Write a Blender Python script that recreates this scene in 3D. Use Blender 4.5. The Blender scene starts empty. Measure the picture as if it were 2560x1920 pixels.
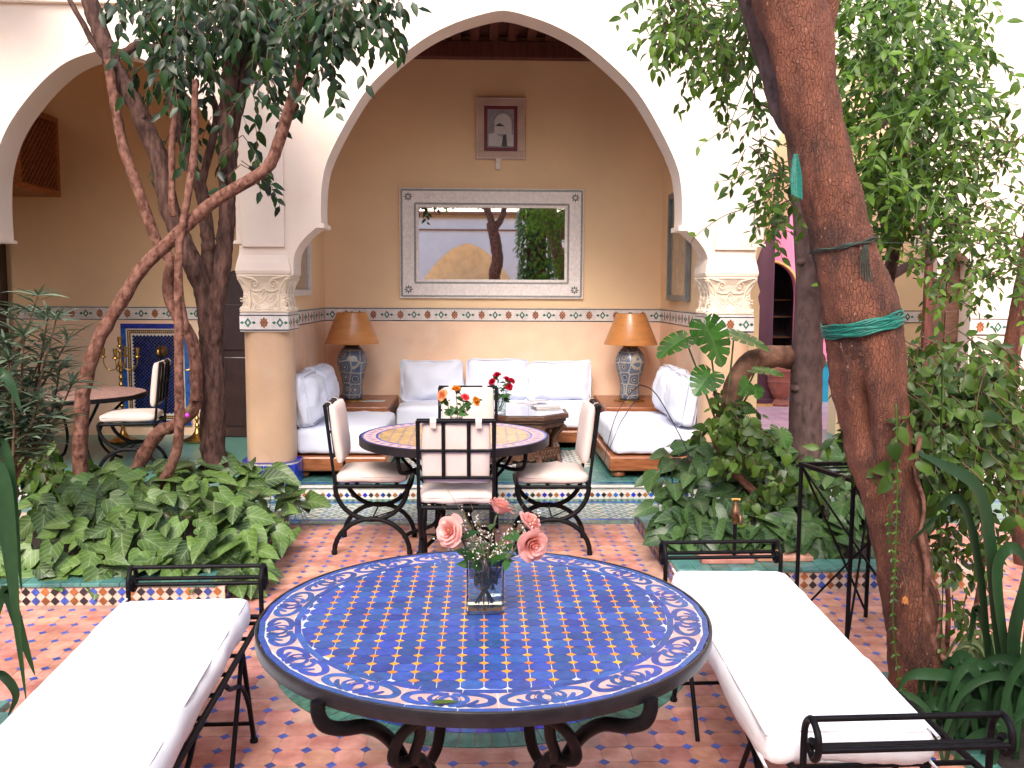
import bpy, bmesh, math, random
from mathutils import Vector, Matrix, noise
V = Vector
PI = math.pi
rnd = random.Random(11)
U = rnd.uniform
S = bpy.context.scene
COL = S.collection
# ------------------------------------------------------------------ camera, sky, sun, exposure
CAM_H = 1.65
FOC = 2300.0                      # focal length in pixels of the 2560 px wide photograph
pt, yw, rl = math.radians(5.76), math.radians(1.74), math.radians(0.3)
FW = V((math.sin(yw)*math.cos(pt), math.cos(yw)*math.cos(pt), -math.sin(pt)))
RT0 = FW.cross(V((0, 0, 1))).normalized()
UP0 = RT0.cross(FW)
RT = RT0*math.cos(rl) + UP0*math.sin(rl)
UP = UP0*math.cos(rl) - RT0*math.sin(rl)
EYE = V((0, 0, CAM_H))
cam = bpy.data.cameras.new('camera')
cam.sensor_width = 36
cam.lens = FOC/2560*36
cam.clip_start = 0.05
cam.clip_end = 400
camo = bpy.data.objects.new('camera', cam)
COL.objects.link(camo)
camo.matrix_world = Matrix(((RT.x, UP.x, -FW.x, EYE.x), (RT.y, UP.y, -FW.y, EYE.y), (RT.z, UP.z, -FW.z, EYE.z), (0, 0, 0, 1)))
S.camera = camo
SUN_EL, SUN_AZ = math.radians(43), math.radians(190)     # azimuth clockwise from +Y
wd = bpy.data.worlds.new('World')
S.world = wd
wd.use_nodes = True
wn = wd.node_tree.nodes
sky = wn.new('ShaderNodeTexSky')
sky.sky_type = 'NISHITA'
sky.sun_disc = False
sky.sun_elevation = SUN_EL
sky.sun_rotation = SUN_AZ
sky.air_density = 1.0
sky.dust_density = 3.0
sky.ozone_density = 1.0
bg = wn['Background']
bg.inputs['Strength'].default_value = 0.15
wd.node_tree.links.new(sky.outputs[0], bg.inputs['Color'])
sl = bpy.data.lights.new('sun', 'SUN')
sl.energy = 1.35
sl.angle = math.radians(30)
sl.color = (1.0, 0.92, 0.87)
so = bpy.data.objects.new('sun', sl)
COL.objects.link(so)
sd = V((math.sin(SUN_AZ)*math.cos(SUN_EL), math.cos(SUN_AZ)*math.cos(SUN_EL), math.sin(SUN_EL)))
so.rotation_euler = sd.to_track_quat('Z', 'Y').to_euler()
so.location = sd*30
S.view_settings.view_transform = 'Standard'
S.view_settings.look = 'None'
S.view_settings.gamma = 1
S.view_settings.use_curve_mapping = False
S.view_settings.exposure = 1.5
S.cycles.use_denoising = True
S.cycles.max_bounces = 10
S.cycles.diffuse_bounces = 7
S.cycles.glossy_bounces = 4
S.cycles.transmission_bounces = 8
S.cycles.transparent_max_bounces = 8
S.cycles.caustics_reflective = False
S.cycles.caustics_refractive = False
S.cycles.sample_clamp_indirect = 6

# ------------------------------------------------------------------ measuring: a pixel of the photograph as a direction
def ray(px, py):
    return FW + RT*((px-1280)/FOC) - UP*((py-960)/FOC)
def G(px, py, z=0.0):             # where the line of sight meets the level z
    d = ray(px, py)
    return EYE + d*((z-CAM_H)/d.z)
def W(px, py, y):                 # where it meets the depth y
    d = ray(px, py)
    return EYE + d*(y/d.y)
def WP(pts, y):
    return [W(p[0], p[1], p[2] if len(p) > 2 else y) for p in pts]

# ------------------------------------------------------------------ objects
def wloc(o):
    l = V((0, 0, 0))
    while o:
        l += o.location
        o = o.parent
    return l
def tag(o, label=None, cat=None, group=None, kind=None):
    if label: o['label'] = label
    if cat: o['category'] = cat
    if group: o['group'] = group
    if kind: o['kind'] = kind
    return o
def thing(name, label, cat, loc=(0, 0, 0), rz=0, group=None):
    o = bpy.data.objects.new(name, None)
    o.empty_display_size = 0.1
    COL.objects.link(o)
    o.location = loc
    o.rotation_euler = (0, 0, rz)
    return tag(o, label, cat, group)
def inst(name, mesh, loc, parent=None, rot=(0, 0, 0), sc=None, world=True):
    o = bpy.data.objects.new(name, mesh)
    COL.objects.link(o)
    if parent:
        o.parent = parent
        if world: loc = V(loc) - wloc(parent)
    o.location = loc
    o.rotation_euler = rot
    if sc: o.scale = sc if not isinstance(sc, (int, float)) else (sc, sc, sc)
    return o
def copy_tree(o, parent=None):
    c = o.copy()
    COL.objects.link(c)
    if parent: c.parent = parent
    for ch in list(o.children): copy_tree(ch, c)
    return c

class MB:
    def __init__(s):
        s.v, s.f, s.m, s.uv = [], [], [], {}
        s.mi = 0
    def add(s, vs, fs, uvs=None):
        b = len(s.v)
        s.v += [tuple(v) for v in vs]
        for i, f in enumerate(fs):
            s.f.append([b+k for k in f])
            s.m.append(s.mi)
        if uvs:
            for k, u in enumerate(uvs): s.uv[b+k] = u
        return b
    def quad(s, a, b, c, d): s.add([a, b, c, d], [(0, 1, 2, 3)])
    def box(s, x0, x1, y0, y1, z0, z1, mat=None):
        vs = [V((x, y, z)) for z in (z0, z1) for y in (y0, y1) for x in (x0, x1)]
        if mat: vs = [mat @ v for v in vs]
        s.add(vs, [(0, 2, 3, 1), (4, 5, 7, 6), (0, 1, 5, 4), (1, 3, 7, 5), (3, 2, 6, 7), (2, 0, 4, 6)])
    def prism(s, poly, d0, d1, mp=lambda a, b, d: (a, b, d), cap0=True):
        n = len(poly)
        vs = [mp(a, b, d0) for a, b in poly] + [mp(a, b, d1) for a, b in poly]
        fs = [tuple(range(n, 2*n))] + [(i, (i+1) % n, n+(i+1) % n, n+i) for i in range(n)]
        if cap0: fs.append(tuple(reversed(range(n))))
        s.add(vs, fs)
    def tube(s, pts, r, n=8, closed=False, flat=1.0):
        pts = [V(p) for p in pts]
        m = len(pts)
        if not hasattr(r, '__len__'): r = [r]*m
        vs, fs, nor = [], [], None
        for i, p in enumerate(pts):
            a = pts[(i-1) % m] if (closed or i) else p
            b = pts[(i+1) % m] if (closed or i < m-1) else p
            t = (b-a)
            t = t.normalized() if t.length > 1e-9 else V((0, 0, 1))
            if nor is None:
                nor = t.cross(V((0, 0, 1)))
                if nor.length < .1: nor = t.cross(V((0, 1, 0)))
            nor = (nor - t*nor.dot(t)).normalized()
            bi = t.cross(nor)
            for k in range(n):
                an = 2*PI*k/n
                vs.append(p + (nor*math.cos(an) + bi*math.sin(an)*flat)*r[i])
        for i in range(m if closed else m-1):
            for k in range(n):
                j = (i+1) % m
                fs.append((i*n+k, i*n+(k+1) % n, j*n+(k+1) % n, j*n+k))
        if not closed:
            fs.append(tuple(reversed(range(n))))
            fs.append(tuple(range((m-1)*n, m*n)))
        s.add(vs, fs)
    def lathe(s, prof, n=24, c=(0, 0, 0), caps=True, uv=False):
        c = V(c)
        vs, fs, us = [], [], []
        for j, (r, z) in enumerate(prof):
            for k in range(n):
                a = 2*PI*k/n
                vs.append(c + V((r*math.cos(a), r*math.sin(a), z)))
        for j in range(len(prof)-1):
            for k in range(n):
                fs.append((j*n+k, j*n+(k+1) % n, (j+1)*n+(k+1) % n, (j+1)*n+k))
        if caps:
            fs.append(tuple(reversed(range(n))))
            fs.append(tuple(range((len(prof)-1)*n, len(prof)*n)))
        s.add(vs, fs)
    def rbox(s, hx, hy, hz, r, mat=Matrix(), n=8, crown=0, wr=0, seed=0, pinch=0):
        """a soft box: rounded edges, a crowned top and bottom, a little rumpling"""
        bm = bmesh.new()
        bmesh.ops.create_cube(bm, size=2)
        bmesh.ops.subdivide_edges(bm, edges=bm.edges[:], cuts=n, use_grid_fill=True)
        vs = []
        for v in bm.verts:
            u = V(v.co)
            p = V((u.x*hx, u.y*hy, u.z*hz))
            q = V((max(-hx+r, min(hx-r, p.x)), max(-hy+r, min(hy-r, p.y)), max(-hz+r, min(hz-r, p.z))))
            d = p-q
            if d.length > 1e-9: p = q + d.normalized()*r
            p.z += crown*u.z*(1-u.x**2)*(1-u.y**2)
            if pinch:
                p.x *= 1-pinch*(1-abs(u.y)**3); p.y *= 1-pinch*(1-abs(u.x)**3)
                e = max(abs(u.x), abs(u.y))
                p.z *= 1-.45*e**6
            if wr:
                k = V((p.x*7+seed, p.y*7, p.z*5+seed*.3))
                p += V((noise.noise(k), noise.noise(k+V((5, 1, 3))), noise.noise(k*1.3+V((9, 4, 0)))))*wr
                st = noise.noise(V((p.x*30+seed, p.y*9, p.z*4)))
                p.z += st*wr*.5
            vs.append(mat @ p)
        bm.verts.index_update()
        s.add(vs, [[v.index for v in f.verts] for f in bm.faces])
        bm.free()
    def leaf(s, p, d, up, L, w, fold=.25, droop=.15):
        d = d.normalized()
        sd = d.cross(up)
        sd = sd.normalized() if sd.length > 1e-6 else V((1, 0, 0))
        nn = sd.cross(d)
        def q(t, x): return p + d*(L*t) + sd*(w*x) + nn*(abs(x)*w*fold - droop*L*t*t)
        s.add([q(0, 0), q(.38, 0), q(.72, 0), q(1, 0), q(.3, -.5), q(.68, -.36), q(.3, .5), q(.68, .36)],
              [(0, 1, 4), (1, 2, 5, 4), (2, 3, 5), (0, 6, 1), (6, 7, 2, 1), (7, 3, 2)],
              [(.5, 0), (.5, .38), (.5, .72), (.5, 1), (0, .3), (.1, .68), (1, .3), (.9, .68)])
    def build(s, name, mat, parent=None, smooth=None, bevel=0, world=True, loc=(0, 0, 0), seg=2, link=True, off=None):
        me = bpy.data.meshes.new(name)
        o_ = V((0, 0, 0))
        if parent and world: o_ = wloc(parent)
        if off is not None: o_ = o_ + V(off)
        vs = [(a-o_.x, b-o_.y, c-o_.z) for a, b, c in s.v] if o_.length else s.v
        me.from_pydata(vs, [], s.f)
        mats = mat if isinstance(mat, (list, tuple)) else [mat]
        for m in mats: me.materials.append(m)
        if len(mats) > 1: me.polygons.foreach_set('material_index', s.m)
        if s.uv:
            ul = me.uv_layers.new(name='uv')
            for lp in me.loops:
                ul.data[lp.index].uv = s.uv.get(lp.vertex_index, (0, 0))
        if bevel:
            bm = bmesh.new()
            bm.from_mesh(me)
            ed = [e for e in bm.edges if len(e.link_faces) == 2 and e.calc_face_angle(0) > .5]
            bmesh.ops.bevel(bm, geom=ed, offset=bevel, segments=seg, affect='EDGES', profile=.5, clamp_overlap=True)
            bm.to_mesh(me)
            bm.free()
        if smooth is not None:
            me.polygons.foreach_set('use_smooth', [True]*len(me.polygons))
            me.set_sharp_from_angle(angle=math.radians(smooth))
        me.update()
        if not link: return me
        o = bpy.data.objects.new(name, me)
        COL.objects.link(o)
        if parent: o.parent = parent
        o.location = V(loc) + (V(off) if off is not None else V((0, 0, 0)))
        return o

def bez(pts, n=8):
    """Catmull-Rom through the points"""
    pts = [V(p) for p in pts]
    if len(pts) < 3: return pts
    out = []
    for i in range(len(pts)-1):
        p0, p1, p2, p3 = pts[max(i-1, 0)], pts[i], pts[i+1], pts[min(i+2, len(pts)-1)]
        for k in range(n):
            t = k/n
            out.append(.5*((2*p1) + (p2-p0)*t + (2*p0-5*p1+4*p2-p3)*t*t + (3*p1-p0-3*p2+p3)*t*t*t))
    out.append(pts[-1])
    return out
def taper(n, a, b, wob=0, seed=0):
    return [(a+(b-a)*i/(n-1))*(1+wob*noise.noise(V((i*.45, seed, 0)))) for i in range(n)]

# ------------------------------------------------------------------ materials
def new_mat(name):
    m = bpy.data.materials.new(name)
    m.use_nodes = True
    return m, m.node_tree.nodes, m.node_tree.links, m.node_tree.nodes['Principled BSDF']
def rgb(c): return (c[0], c[1], c[2], 1)
def rand_node(N, L):
    oi, ge, ad, fr = N.new('ShaderNodeObjectInfo'), N.new('ShaderNodeNewGeometry'), N.new('ShaderNodeMath'), N.new('ShaderNodeMath')
    fr.operation = 'FRACT'
    L.new(oi.outputs['Random'], ad.inputs[0]); L.new(ge.outputs['Random Per Island'], ad.inputs[1])
    L.new(ad.outputs[0], fr.inputs[0])
    return fr.outputs[0]
def mixc(N, L, fac, a, b, mode='MIX'):
    x = N.new('ShaderNodeMix')
    x.data_type = 'RGBA'
    x.blend_type = mode
    for soc, val in ((x.inputs[0], fac), (x.inputs[6], a), (x.inputs[7], b)):
        if hasattr(val, 'is_linked'): L.new(val, soc)
        elif isinstance(val, (int, float)): soc.default_value = val
        else: soc.default_value = rgb(val)
    return x.outputs[2]
def noise_fac(N, L, vec, scale, detail=5, lo=.35, hi=.65, rough=.55):
    nz, mr = N.new('ShaderNodeTexNoise'), N.new('ShaderNodeMapRange')
    nz.inputs['Scale'].default_value = scale
    nz.inputs['Detail'].default_value = detail
    nz.inputs['Roughness'].default_value = rough
    if vec: L.new(vec, nz.inputs['Vector'])
    mr.inputs[1].default_value = lo; mr.inputs[2].default_value = hi
    L.new(nz.outputs[0], mr.inputs[0])
    return mr.outputs[0]
def vecs(N, L, coord, stretch=(1, 1, 1)):
    if coord == 'Position':
        o = N.new('ShaderNodeNewGeometry').outputs['Position']
    else:
        o = N.new('ShaderNodeTexCoord').outputs[coord]
    if stretch != (1, 1, 1):
        mp = N.new('ShaderNodeMapping')
        mp.inputs['Scale'].default_value = stretch
        L.new(o, mp.inputs['Vector'])
        o = mp.outputs[0]
    return o
def M(name, col, rough=.6, col2=None, var=.12, scale=4., rand=0., hue=0., bump=0., bscale=60., coord='Position', stretch=(1, 1, 1),
      metal=0., spec=.5, coat=0., spots=None, detail=5, rvar=0., sheen=0.):
    m, N, L, P = new_mat(name)
    v = vecs(N, L, coord, stretch)
    a = [c*(1-var) for c in col]
    b = col2 if col2 else [min(1, c*(1+var)) for c in col]
    c = mixc(N, L, noise_fac(N, L, v, scale, detail), a, b)
    if spots:                      # blotches of wear: (colour, scale, lo, hi)
        c = mixc(N, L, noise_fac(N, L, v, spots[1], 6, spots[2], spots[3]), c, spots[0])
    if rand or hue:
        hs = N.new('ShaderNodeHueSaturation')
        rn = rand_node(N, L)
        for soc, amt, mid in (('Value', rand, 1), ('Hue', hue, .5)):
            if not amt: continue
            mr = N.new('ShaderNodeMapRange')
            mr.inputs[3].default_value = mid-amt; mr.inputs[4].default_value = mid+amt
            if soc == 'Hue':
                mu = N.new('ShaderNodeMath'); mu.operation = 'MULTIPLY'; mu.inputs[1].default_value = 7.13
                f2 = N.new('ShaderNodeMath'); f2.operation = 'FRACT'
                L.new(rn, mu.inputs[0]); L.new(mu.outputs[0], f2.inputs[0]); L.new(f2.outputs[0], mr.inputs[0])
            else: L.new(rn, mr.inputs[0])
            L.new(mr.outputs[0], hs.inputs[soc])
        L.new(c, hs.inputs['Color'])
        c = hs.outputs[0]
    L.new(c, P.inputs['Base Color'])
    P.inputs['Roughness'].default_value = rough
    if rvar:
        mr = N.new('ShaderNodeMapRange')
        mr.inputs[3].default_value = rough-rvar; mr.inputs[4].default_value = rough+rvar
        L.new(noise_fac(N, L, v, scale*2.7, 4), mr.inputs[0]); L.new(mr.outputs[0], P.inputs['Roughness'])
    P.inputs['Metallic'].default_value = metal
    P.inputs['Specular IOR Level'].default_value = spec
    P.inputs['Coat Weight'].default_value = coat
    P.inputs['Sheen Weight'].default_value = sheen
    if bump:
        nz, bp = N.new('ShaderNodeTexNoise'), N.new('ShaderNodeBump')
        nz.inputs['Scale'].default_value = bscale
        nz.inputs['Detail'].default_value = 5
        L.new(v, nz.inputs['Vector'])
        bp.inputs['Strength'].default_value = min(1, bump)
        bp.inputs['Distance'].default_value = .004*max(1, bump)
        L.new(nz.outputs[0], bp.inputs['Height'])
        L.new(bp.outputs[0], P.inputs['Normal'])
    return m
def leaf_mat(name, col, vein=None, vs=0., rand=.35, hue=.03, rough=.42, trans=.3, young=None):
    m, N, L, P = new_mat(name)
    rn = rand_node(N, L)
    c = mixc(N, L, rn, [x*(1-rand) for x in col], young if young else [x*(1+rand) for x in col])
    uv = N.new('ShaderNodeTexCoord').outputs['UV']
    sp = N.new('ShaderNodeSeparateXYZ')
    L.new(uv, sp.inputs[0])
    def mt(op, a, b=None):
        x = N.new('ShaderNodeMath'); x.operation = op
        for s_, val in ((x.inputs[0], a), (x.inputs[1], b)):
            if val is None: continue
            if hasattr(val, 'is_linked'): L.new(val, s_)
            else: s_.default_value = val
        return x.outputs[0]
    if vein:
        au = mt('ABSOLUTE', mt('SUBTRACT', sp.outputs[0], .5))
        mid = mt('LESS_THAN', au, .025)
        ph = mt('SUBTRACT', mt('MULTIPLY', sp.outputs[1], 4.6), mt('MULTIPLY', au, 4.4))
        side = mt('MULTIPLY', mt('GREATER_THAN', mt('SINE', mt('MULTIPLY', ph, 6.2832)), .90), .8)
        fz = mt('MULTIPLY', mt('SUBTRACT', 1., mt('MULTIPLY', au, 2.6)), .36)      # pale flush along the midrib
        f = mt('MULTIPLY', mt('MAXIMUM', mt('MAXIMUM', mid, side), mt('MAXIMUM', fz, 0.)), vs)
        c = mixc(N, L, f, c, vein)
    c = mixc(N, L, noise_fac(N, L, vecs(N, L, 'Position'), 25, 3), c, mixc(N, L, .3, c, [x*.5 for x in col]))
    L.new(c, P.inputs['Base Color'])
    P.inputs['Roughness'].default_value = rough
    P.inputs['Specular IOR Level'].default_value = .3
    if trans:
        tr, mx = N.new('ShaderNodeBsdfTranslucent'), N.new('ShaderNodeMixShader')
        L.new(mixc(N, L, .5, c, (col[0]*1.6, col[1]*1.8, col[2]*.8)), tr.inputs['Color'])
        mx.inputs[0].default_value = trans
        L.new(P.outputs[0], mx.inputs[1]); L.new(tr.outputs[0], mx.inputs[2])
        L.new(mx.outputs[0], N['Material Output'].inputs['Surface'])
    return m
def glass_mat(name, tint=(.95, 1, .98), ior=1.45):
    m, N, L, P = new_mat(name)
    P.inputs['Base Color'].default_value = rgb(tint)
    P.inputs['Transmission Weight'].default_value = 1
    P.inputs['Roughness'].default_value = .02
    P.inputs['IOR'].default_value = ior
    return m

m_wall = M('cream_plaster', (.80, .67, .56), .75, var=.05, scale=1.3, bump=.25, bscale=18, spots=((.75, .60, .47), 2.2, .52, .75))
m_wallin = M('tan_plaster', (.86, .62, .37), .7, var=.05, scale=1.1, bump=.2, bscale=15)
m_dado = M('polished_plaster', (.86, .59, .41), .45, var=.09, scale=2.2, bump=.1, bscale=9, rvar=.1, spots=((.84, .63, .48), 3.3, .5, .75))
m_shaft = M('peach_polished_plaster', (.62, .40, .25), .45, var=.08, scale=2.2, bump=.1, bscale=9, spots=((.68, .47, .32), 3.3, .5, .75))
m_rim = M('black_iron_rim', (.012, .010, .013), .36, var=.3, scale=30, bump=.1, bscale=120, spec=.45)
m_carve = M('carved_stucco', (.80, .68, .53), .8, var=.06, bump=.3, bscale=60)
m_white = M('white_wall', (.82, .76, .70), .8, var=.04, bump=.2, bscale=14)
m_pink = M('pink_wall', (.80, .22, .36), .8, var=.1, scale=2.5, bump=.2)
m_terra = M('terracotta_tile', (.50, .20, .14), .45, col2=(.67, .335, .25), scale=9, rand=.16, hue=.012, bump=.25, bscale=35, spots=((.40, .13, .08), 5, .55, .75), rvar=.1, spec=.35)
m_grout = M('tile_grout', (.46, .26, .19), .9, var=.2, scale=12)
m_groutw = M('pale_grout', (.66, .58, .50), .9, var=.15, scale=20)
m_blue = M('blue_glaze', (.020, .062, .40), .22, var=.3, scale=30, rand=.35, hue=.025, bump=.12, bscale=50, coat=.3)
m_bluein = M('blue_inset_glaze', (.045, .085, .36), .35, var=.3, scale=30, rand=.35, bump=.1)
m_green = M('green_glaze', (.045, .165, .12), .25, var=.3, scale=20, rand=.3, hue=.02, bump=.15, bscale=40, coat=.2)
m_teal = M('teal_glaze', (.07, .19, .165), .28, var=.25, scale=20, rand=.3, hue=.02, bump=.12, bscale=40)
m_orange = M('orange_glaze', (.85, .30, .035), .3, var=.2, scale=40, rand=.2, hue=.015)
m_biscuit = M('pink_biscuit', (.60, .38, .33), .55, var=.08, scale=20, rand=.05)
m_whitet = M('white_tile', (.72, .66, .62), .35, var=.08, scale=20, rand=.08)
m_black = M('black_tile', (.025, .018, .022), .3, var=.2, rand=.3)
m_brown = M('brown_tile', (.30, .10, .034), .32, var=.25, scale=25, rand=.3)
m_cream = M('cream_tile', (.60, .46, .37), .45, var=.1, scale=20, rand=.1)
m_ochre = M('ochre_tile', (.62, .36, .12), .32, var=.18, scale=20, rand=.2)
m_iron = M('black_iron', (.006, .005, .006), .5, var=.3, scale=30, bump=.2, bscale=120, spec=.14)
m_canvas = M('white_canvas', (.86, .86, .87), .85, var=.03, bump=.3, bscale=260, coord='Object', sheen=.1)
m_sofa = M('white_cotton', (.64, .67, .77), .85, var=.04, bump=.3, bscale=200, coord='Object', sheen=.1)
m_cush = M('cream_cotton', (.58, .47, .42), .85, var=.06, bump=.35, bscale=160, coord='Object', sheen=.1)
m_wood = M('red_brown_wood', (.20, .058, .018), .35, col2=(.33, .115, .042), scale=3, stretch=(2, 2, 14), bump=.1, bscale=30, coat=.15)
m_woodh = M('red_brown_wood_board', (.20, .058, .018), .35, col2=(.33, .115, .042), scale=3, stretch=(2, 9, 14), bump=.1, bscale=30, coat=.15)
m_dark = M('dark_carved_wood', (.055, .022, .012), .4, col2=(.11, .045, .022), scale=6, stretch=(3, 3, 9), bump=.5, bscale=60)
m_ceil = M('dark_red_ceiling_wood', (.10, .022, .015), .6, col2=(.15, .04, .026), scale=4, stretch=(8, 1, 1))
m_brass = M('old_brass', (.45, .28, .08), .3, var=.3, scale=30, metal=1)
m_bark = M('grey_brown_bark', (.036, .017, .013), .85, col2=(.105, .055, .043), scale=16, stretch=(2, 2, .6), bump=3, bscale=18, spots=((.035, .018, .013), 13, .56, .66), spec=.2)
m_liana = M('pinkish_vine_bark', (.095, .036, .023), .8, col2=(.215, .105, .074), scale=20, stretch=(1.4, 1.4, 1), bump=3, bscale=24, spots=((.06, .024, .016), 17, .57, .66), spec=.2)
m_greyb = M('grey_smooth_bark', (.075, .046, .042), .85, col2=(.125, .078, .070), scale=13, stretch=(1.5, 1.5, .8), bump=1.5, bscale=24, spots=((.04, .024, .02), 9, .58, .7), spec=.2)
m_soil = M('dark_soil', (.018, .011, .008), .95, var=.4, scale=25, bump=2, bscale=30)
# ------------------------------------------------------------------ the setting: floors
GB = 7.2            # front of the raised gallery floor
YF = 7.25           # front face of the arcade wall
YB = 9.85           # back wall of the galleries
m_ground = M('far_floor', (.5, .33, .26), .6)
mb = MB(); mb.quad((-60, -60, -.03), (60, -60, -.03), (60, 60, -.03), (-60, 60, -.03))
tag(mb.build('ground', m_ground), kind='structure')
mb = MB(); mb.box(-5.5, 6.3, -4.2, 6.404, -.02, .0028)
floor = tag(mb.build('courtyard_floor', m_grout), kind='structure')
PITCH = .106
TAB1 = V((.004, 2.54, 0)); R1 = .632
MED = V((0, 4.13, 0))
def in_bed(x, y, e=0.):
    return ((x < -1.36+e and 4.74-e < y < 6.4) or (1.05-e < x < 2.75+e and 4.93-e < y < 6.4) or (x < -1.77+e and y < 3.55+e) or (x > 1.7-e and y < 3.75+e))
def hidden(x, y):
    for c, r, z in ((TAB1, R1, .74),):
        t = (CAM_H-z)/CAM_H
        if (V((x*t, y*t, 0))-c).length < r: return True
    t = (CAM_H-.47)/CAM_H
    for xa, xb, ya, yb in ((-1.33, -.78, 2.1, 3.44), (.74, 1.25, 2.2, 3.73)):
        if xa < x*t < xb and ya < y*t < yb: return True
    return False
def inframe(p, m=0):
    d = V(p)-EYE
    k = d.dot(FW)
    if k < .1: return False
    px, py = 1280+FOC*d.dot(RT)/k, 960-FOC*d.dot(UP)/k
    return -m < px < 2560+m and -m < py < 1920+m
def poly_prism(poly, h, name, mat, bev=0):
    b = MB(); b.prism(poly, 0, h)
    return b.build(name, mat, link=False)
q, c = PITCH/2-.0015, .0185
octo = [(-q+c, -q), (q-c, -q), (q, -q+c), (q, q-c), (q-c, q), (-q+c, q), (-q, q-c), (-q, -q+c)]
dia = [(0, -.021), (.021, 0), (0, .021), (-.021, 0)]
tile_me = poly_prism(octo, .0045, 'floor_tile', m_terra)
inset_me = poly_prism(dia, .005, 'blue_inset', m_bluein)
tiles, insets = [], []
ix0, ix1, iy0, iy1 = -51, 59, -39, 61
for j in range(iy0, iy1):
    for i in range(ix0, ix1):
        x, y = (i+.5)*PITCH, (j+.5)*PITCH
        if y < 6.34 and not in_bed(x, y, .05) and (V((x, y, 0))-MED).length > .99: tiles.append((x, y))
        x, y = i*PITCH, j*PITCH
        if y < 6.38 and not in_bed(x, y, .02) and (V((x, y, 0))-MED).length > .965: insets.append((x, y))
def split(lst, n=300):
    vis = sorted([p for p in lst if inframe((p[0], p[1], 0)) and not hidden(*p) and p[1] > 2.6], key=lambda p: p[1])
    return vis[:n], set(vis[:n])
for lst, me, nm, mt_, poly, h in ((tiles, tile_me, 'floor_tile', m_terra, octo, .0045), (insets, inset_me, 'blue_inset', m_bluein, dia, .005)):
    near, ns = split(lst)
    for x, y in near:
        inst(nm, me, (x, y, U(-.0006, .0004)), floor, rot=(U(-.006, .006), U(-.006, .006), U(-.012, .012)))
    mb = MB()
    for x, y in lst:
        if (x, y) in ns: continue
        a = U(-.012, .012); dz = U(-.0006, .0004); tx, ty = U(-.006, .006), U(-.006, .006)
        mb.prism([(x+p*math.cos(a)-r*math.sin(a), y+p*math.sin(a)+r*math.cos(a)) for p, r in poly], 0, h, mp=lambda a_, b_, d_: (a_, b_, d_+dz+(a_-x)*tx+(b_-y)*ty), cap0=False)
    tag(mb.build(nm+'_field', mt_, floor), kind='stuff')
# the round medallion under the front table: blue setts inside a ring of green ones
def wedge(r0, r1, a0, a1, g=.0015):
    g0, g1 = g/max(r0, .05), g/r1
    return [(r0*math.cos(a0+g0), r0*math.sin(a0+g0)), (r1*math.cos(a0+g1), r1*math.sin(a0+g1)), (r1*math.cos(a1-g1), r1*math.sin(a1-g1)), (r0*math.cos(a1-g0), r0*math.sin(a1-g0))]
N_ = 92
gm = poly_prism(wedge(.838, .945, -PI/N_, PI/N_, .002), .0055, 'green_sett', m_green)
for k in range(N_): inst('green_sett', gm, MED+V((0, 0, U(0, .001))), floor, rot=(0, 0, 2*PI*k/N_))
for ri, (ra, rb, n) in enumerate(((.775, .834, 92), (.70, .772, 72), (.65, .697, 66))):
    bmsh = poly_prism(wedge(ra, rb, -PI/n, PI/n, .0015), .005, 'blue_sett', m_blue)
    for k in range(n): inst('blue_sett', bmsh, MED+V((0, 0, U(0, .001))), floor, rot=(0, 0, 2*PI*(k+.5*ri)/n))
mb = MB()
for k in range(9):
    ra, rb, n = .07+.064*k, .07+.064*(k+1)-.003, 8+7*k
    for i in range(n): mb.prism([(x+MED.x, y+MED.y) for x, y in wedge(ra, rb, 2*PI*i/n, 2*PI*(i+1)/n)], 0, .005, cap0=False)
tag(mb.build('blue_sett_field', m_blue, floor), kind='stuff')

# the zellige apron in front of the step: green setts, blue lines, a green field sprinkled with pale lozenges
mb = MB(); mb.box(-5.5, 6.3, 6.405, GB, -.015, .0045)
apron = tag(mb.build('zellige_apron', m_teal), kind='structure')
vis_x = [(-1.75+.052*k) for k in range(62)]
sg = poly_prism([(-.0245, -.048), (.0245, -.048), (.0245, .048), (-.0245, .048)], .004, 'green_sett', m_green)
for x in vis_x:
    for y in (6.455, 7.135): inst('green_sett', sg, (x, y, .003), apron)
mb = MB()
for k in range(70):
    for y in (6.455, 7.135): mb.box(-5.4+.052*k, -5.4+.052*k+.049, y-.048, y+.048, .003, .007); mb.box(1.49+.052*k, 1.49+.052*k+.049, y-.048, y+.048, .003, .007)
tag(mb.build('green_sett_field', m_green, apron), kind='stuff')
mb = MB()
for k in range(70):
    for y in (6.518, 7.072): mb.box(-4.5+.15*k, -4.5+.15*k+.147, y-.011, y+.011, .003, .0075)
tag(mb.build('blue_line', m_blue, apron), kind='stuff')
def lozenge_field(x0, x1, y0, y1, z, parent, dx=.088, dy=.052):
    bs = [MB(), MB(), MB(), MB()]
    j = 0
    y = y0+dy
    while y < y1-dy*.6:
        x = x0+dx*(.5+.5*(j % 2))
        while x < x1-dx*.4:
            bs[0].prism([(x-.034, y), (x, y-.023), (x+.034, y), (x, y+.023)], z, z+.004)
            bs[1+(int(round(x/dx)*7+j*3) % 3)].prism([(x-.014, y), (x, y-.0095), (x+.014, y), (x, y+.0095)], z, z+.0055)
            x += dx
        y += dy; j += 1
    for b, nm, mt_ in zip(bs, ('pale_lozenge', 'black_lozenge', 'orange_lozenge', 'blue_lozenge'), (m_whitet, m_black, m_ochre, m_blue)):
        tag(b.build(nm+'_field', mt_, parent), kind='stuff')
lozenge_field(-1.8, 1.9, 6.53, 7.06, .002, apron)
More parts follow.
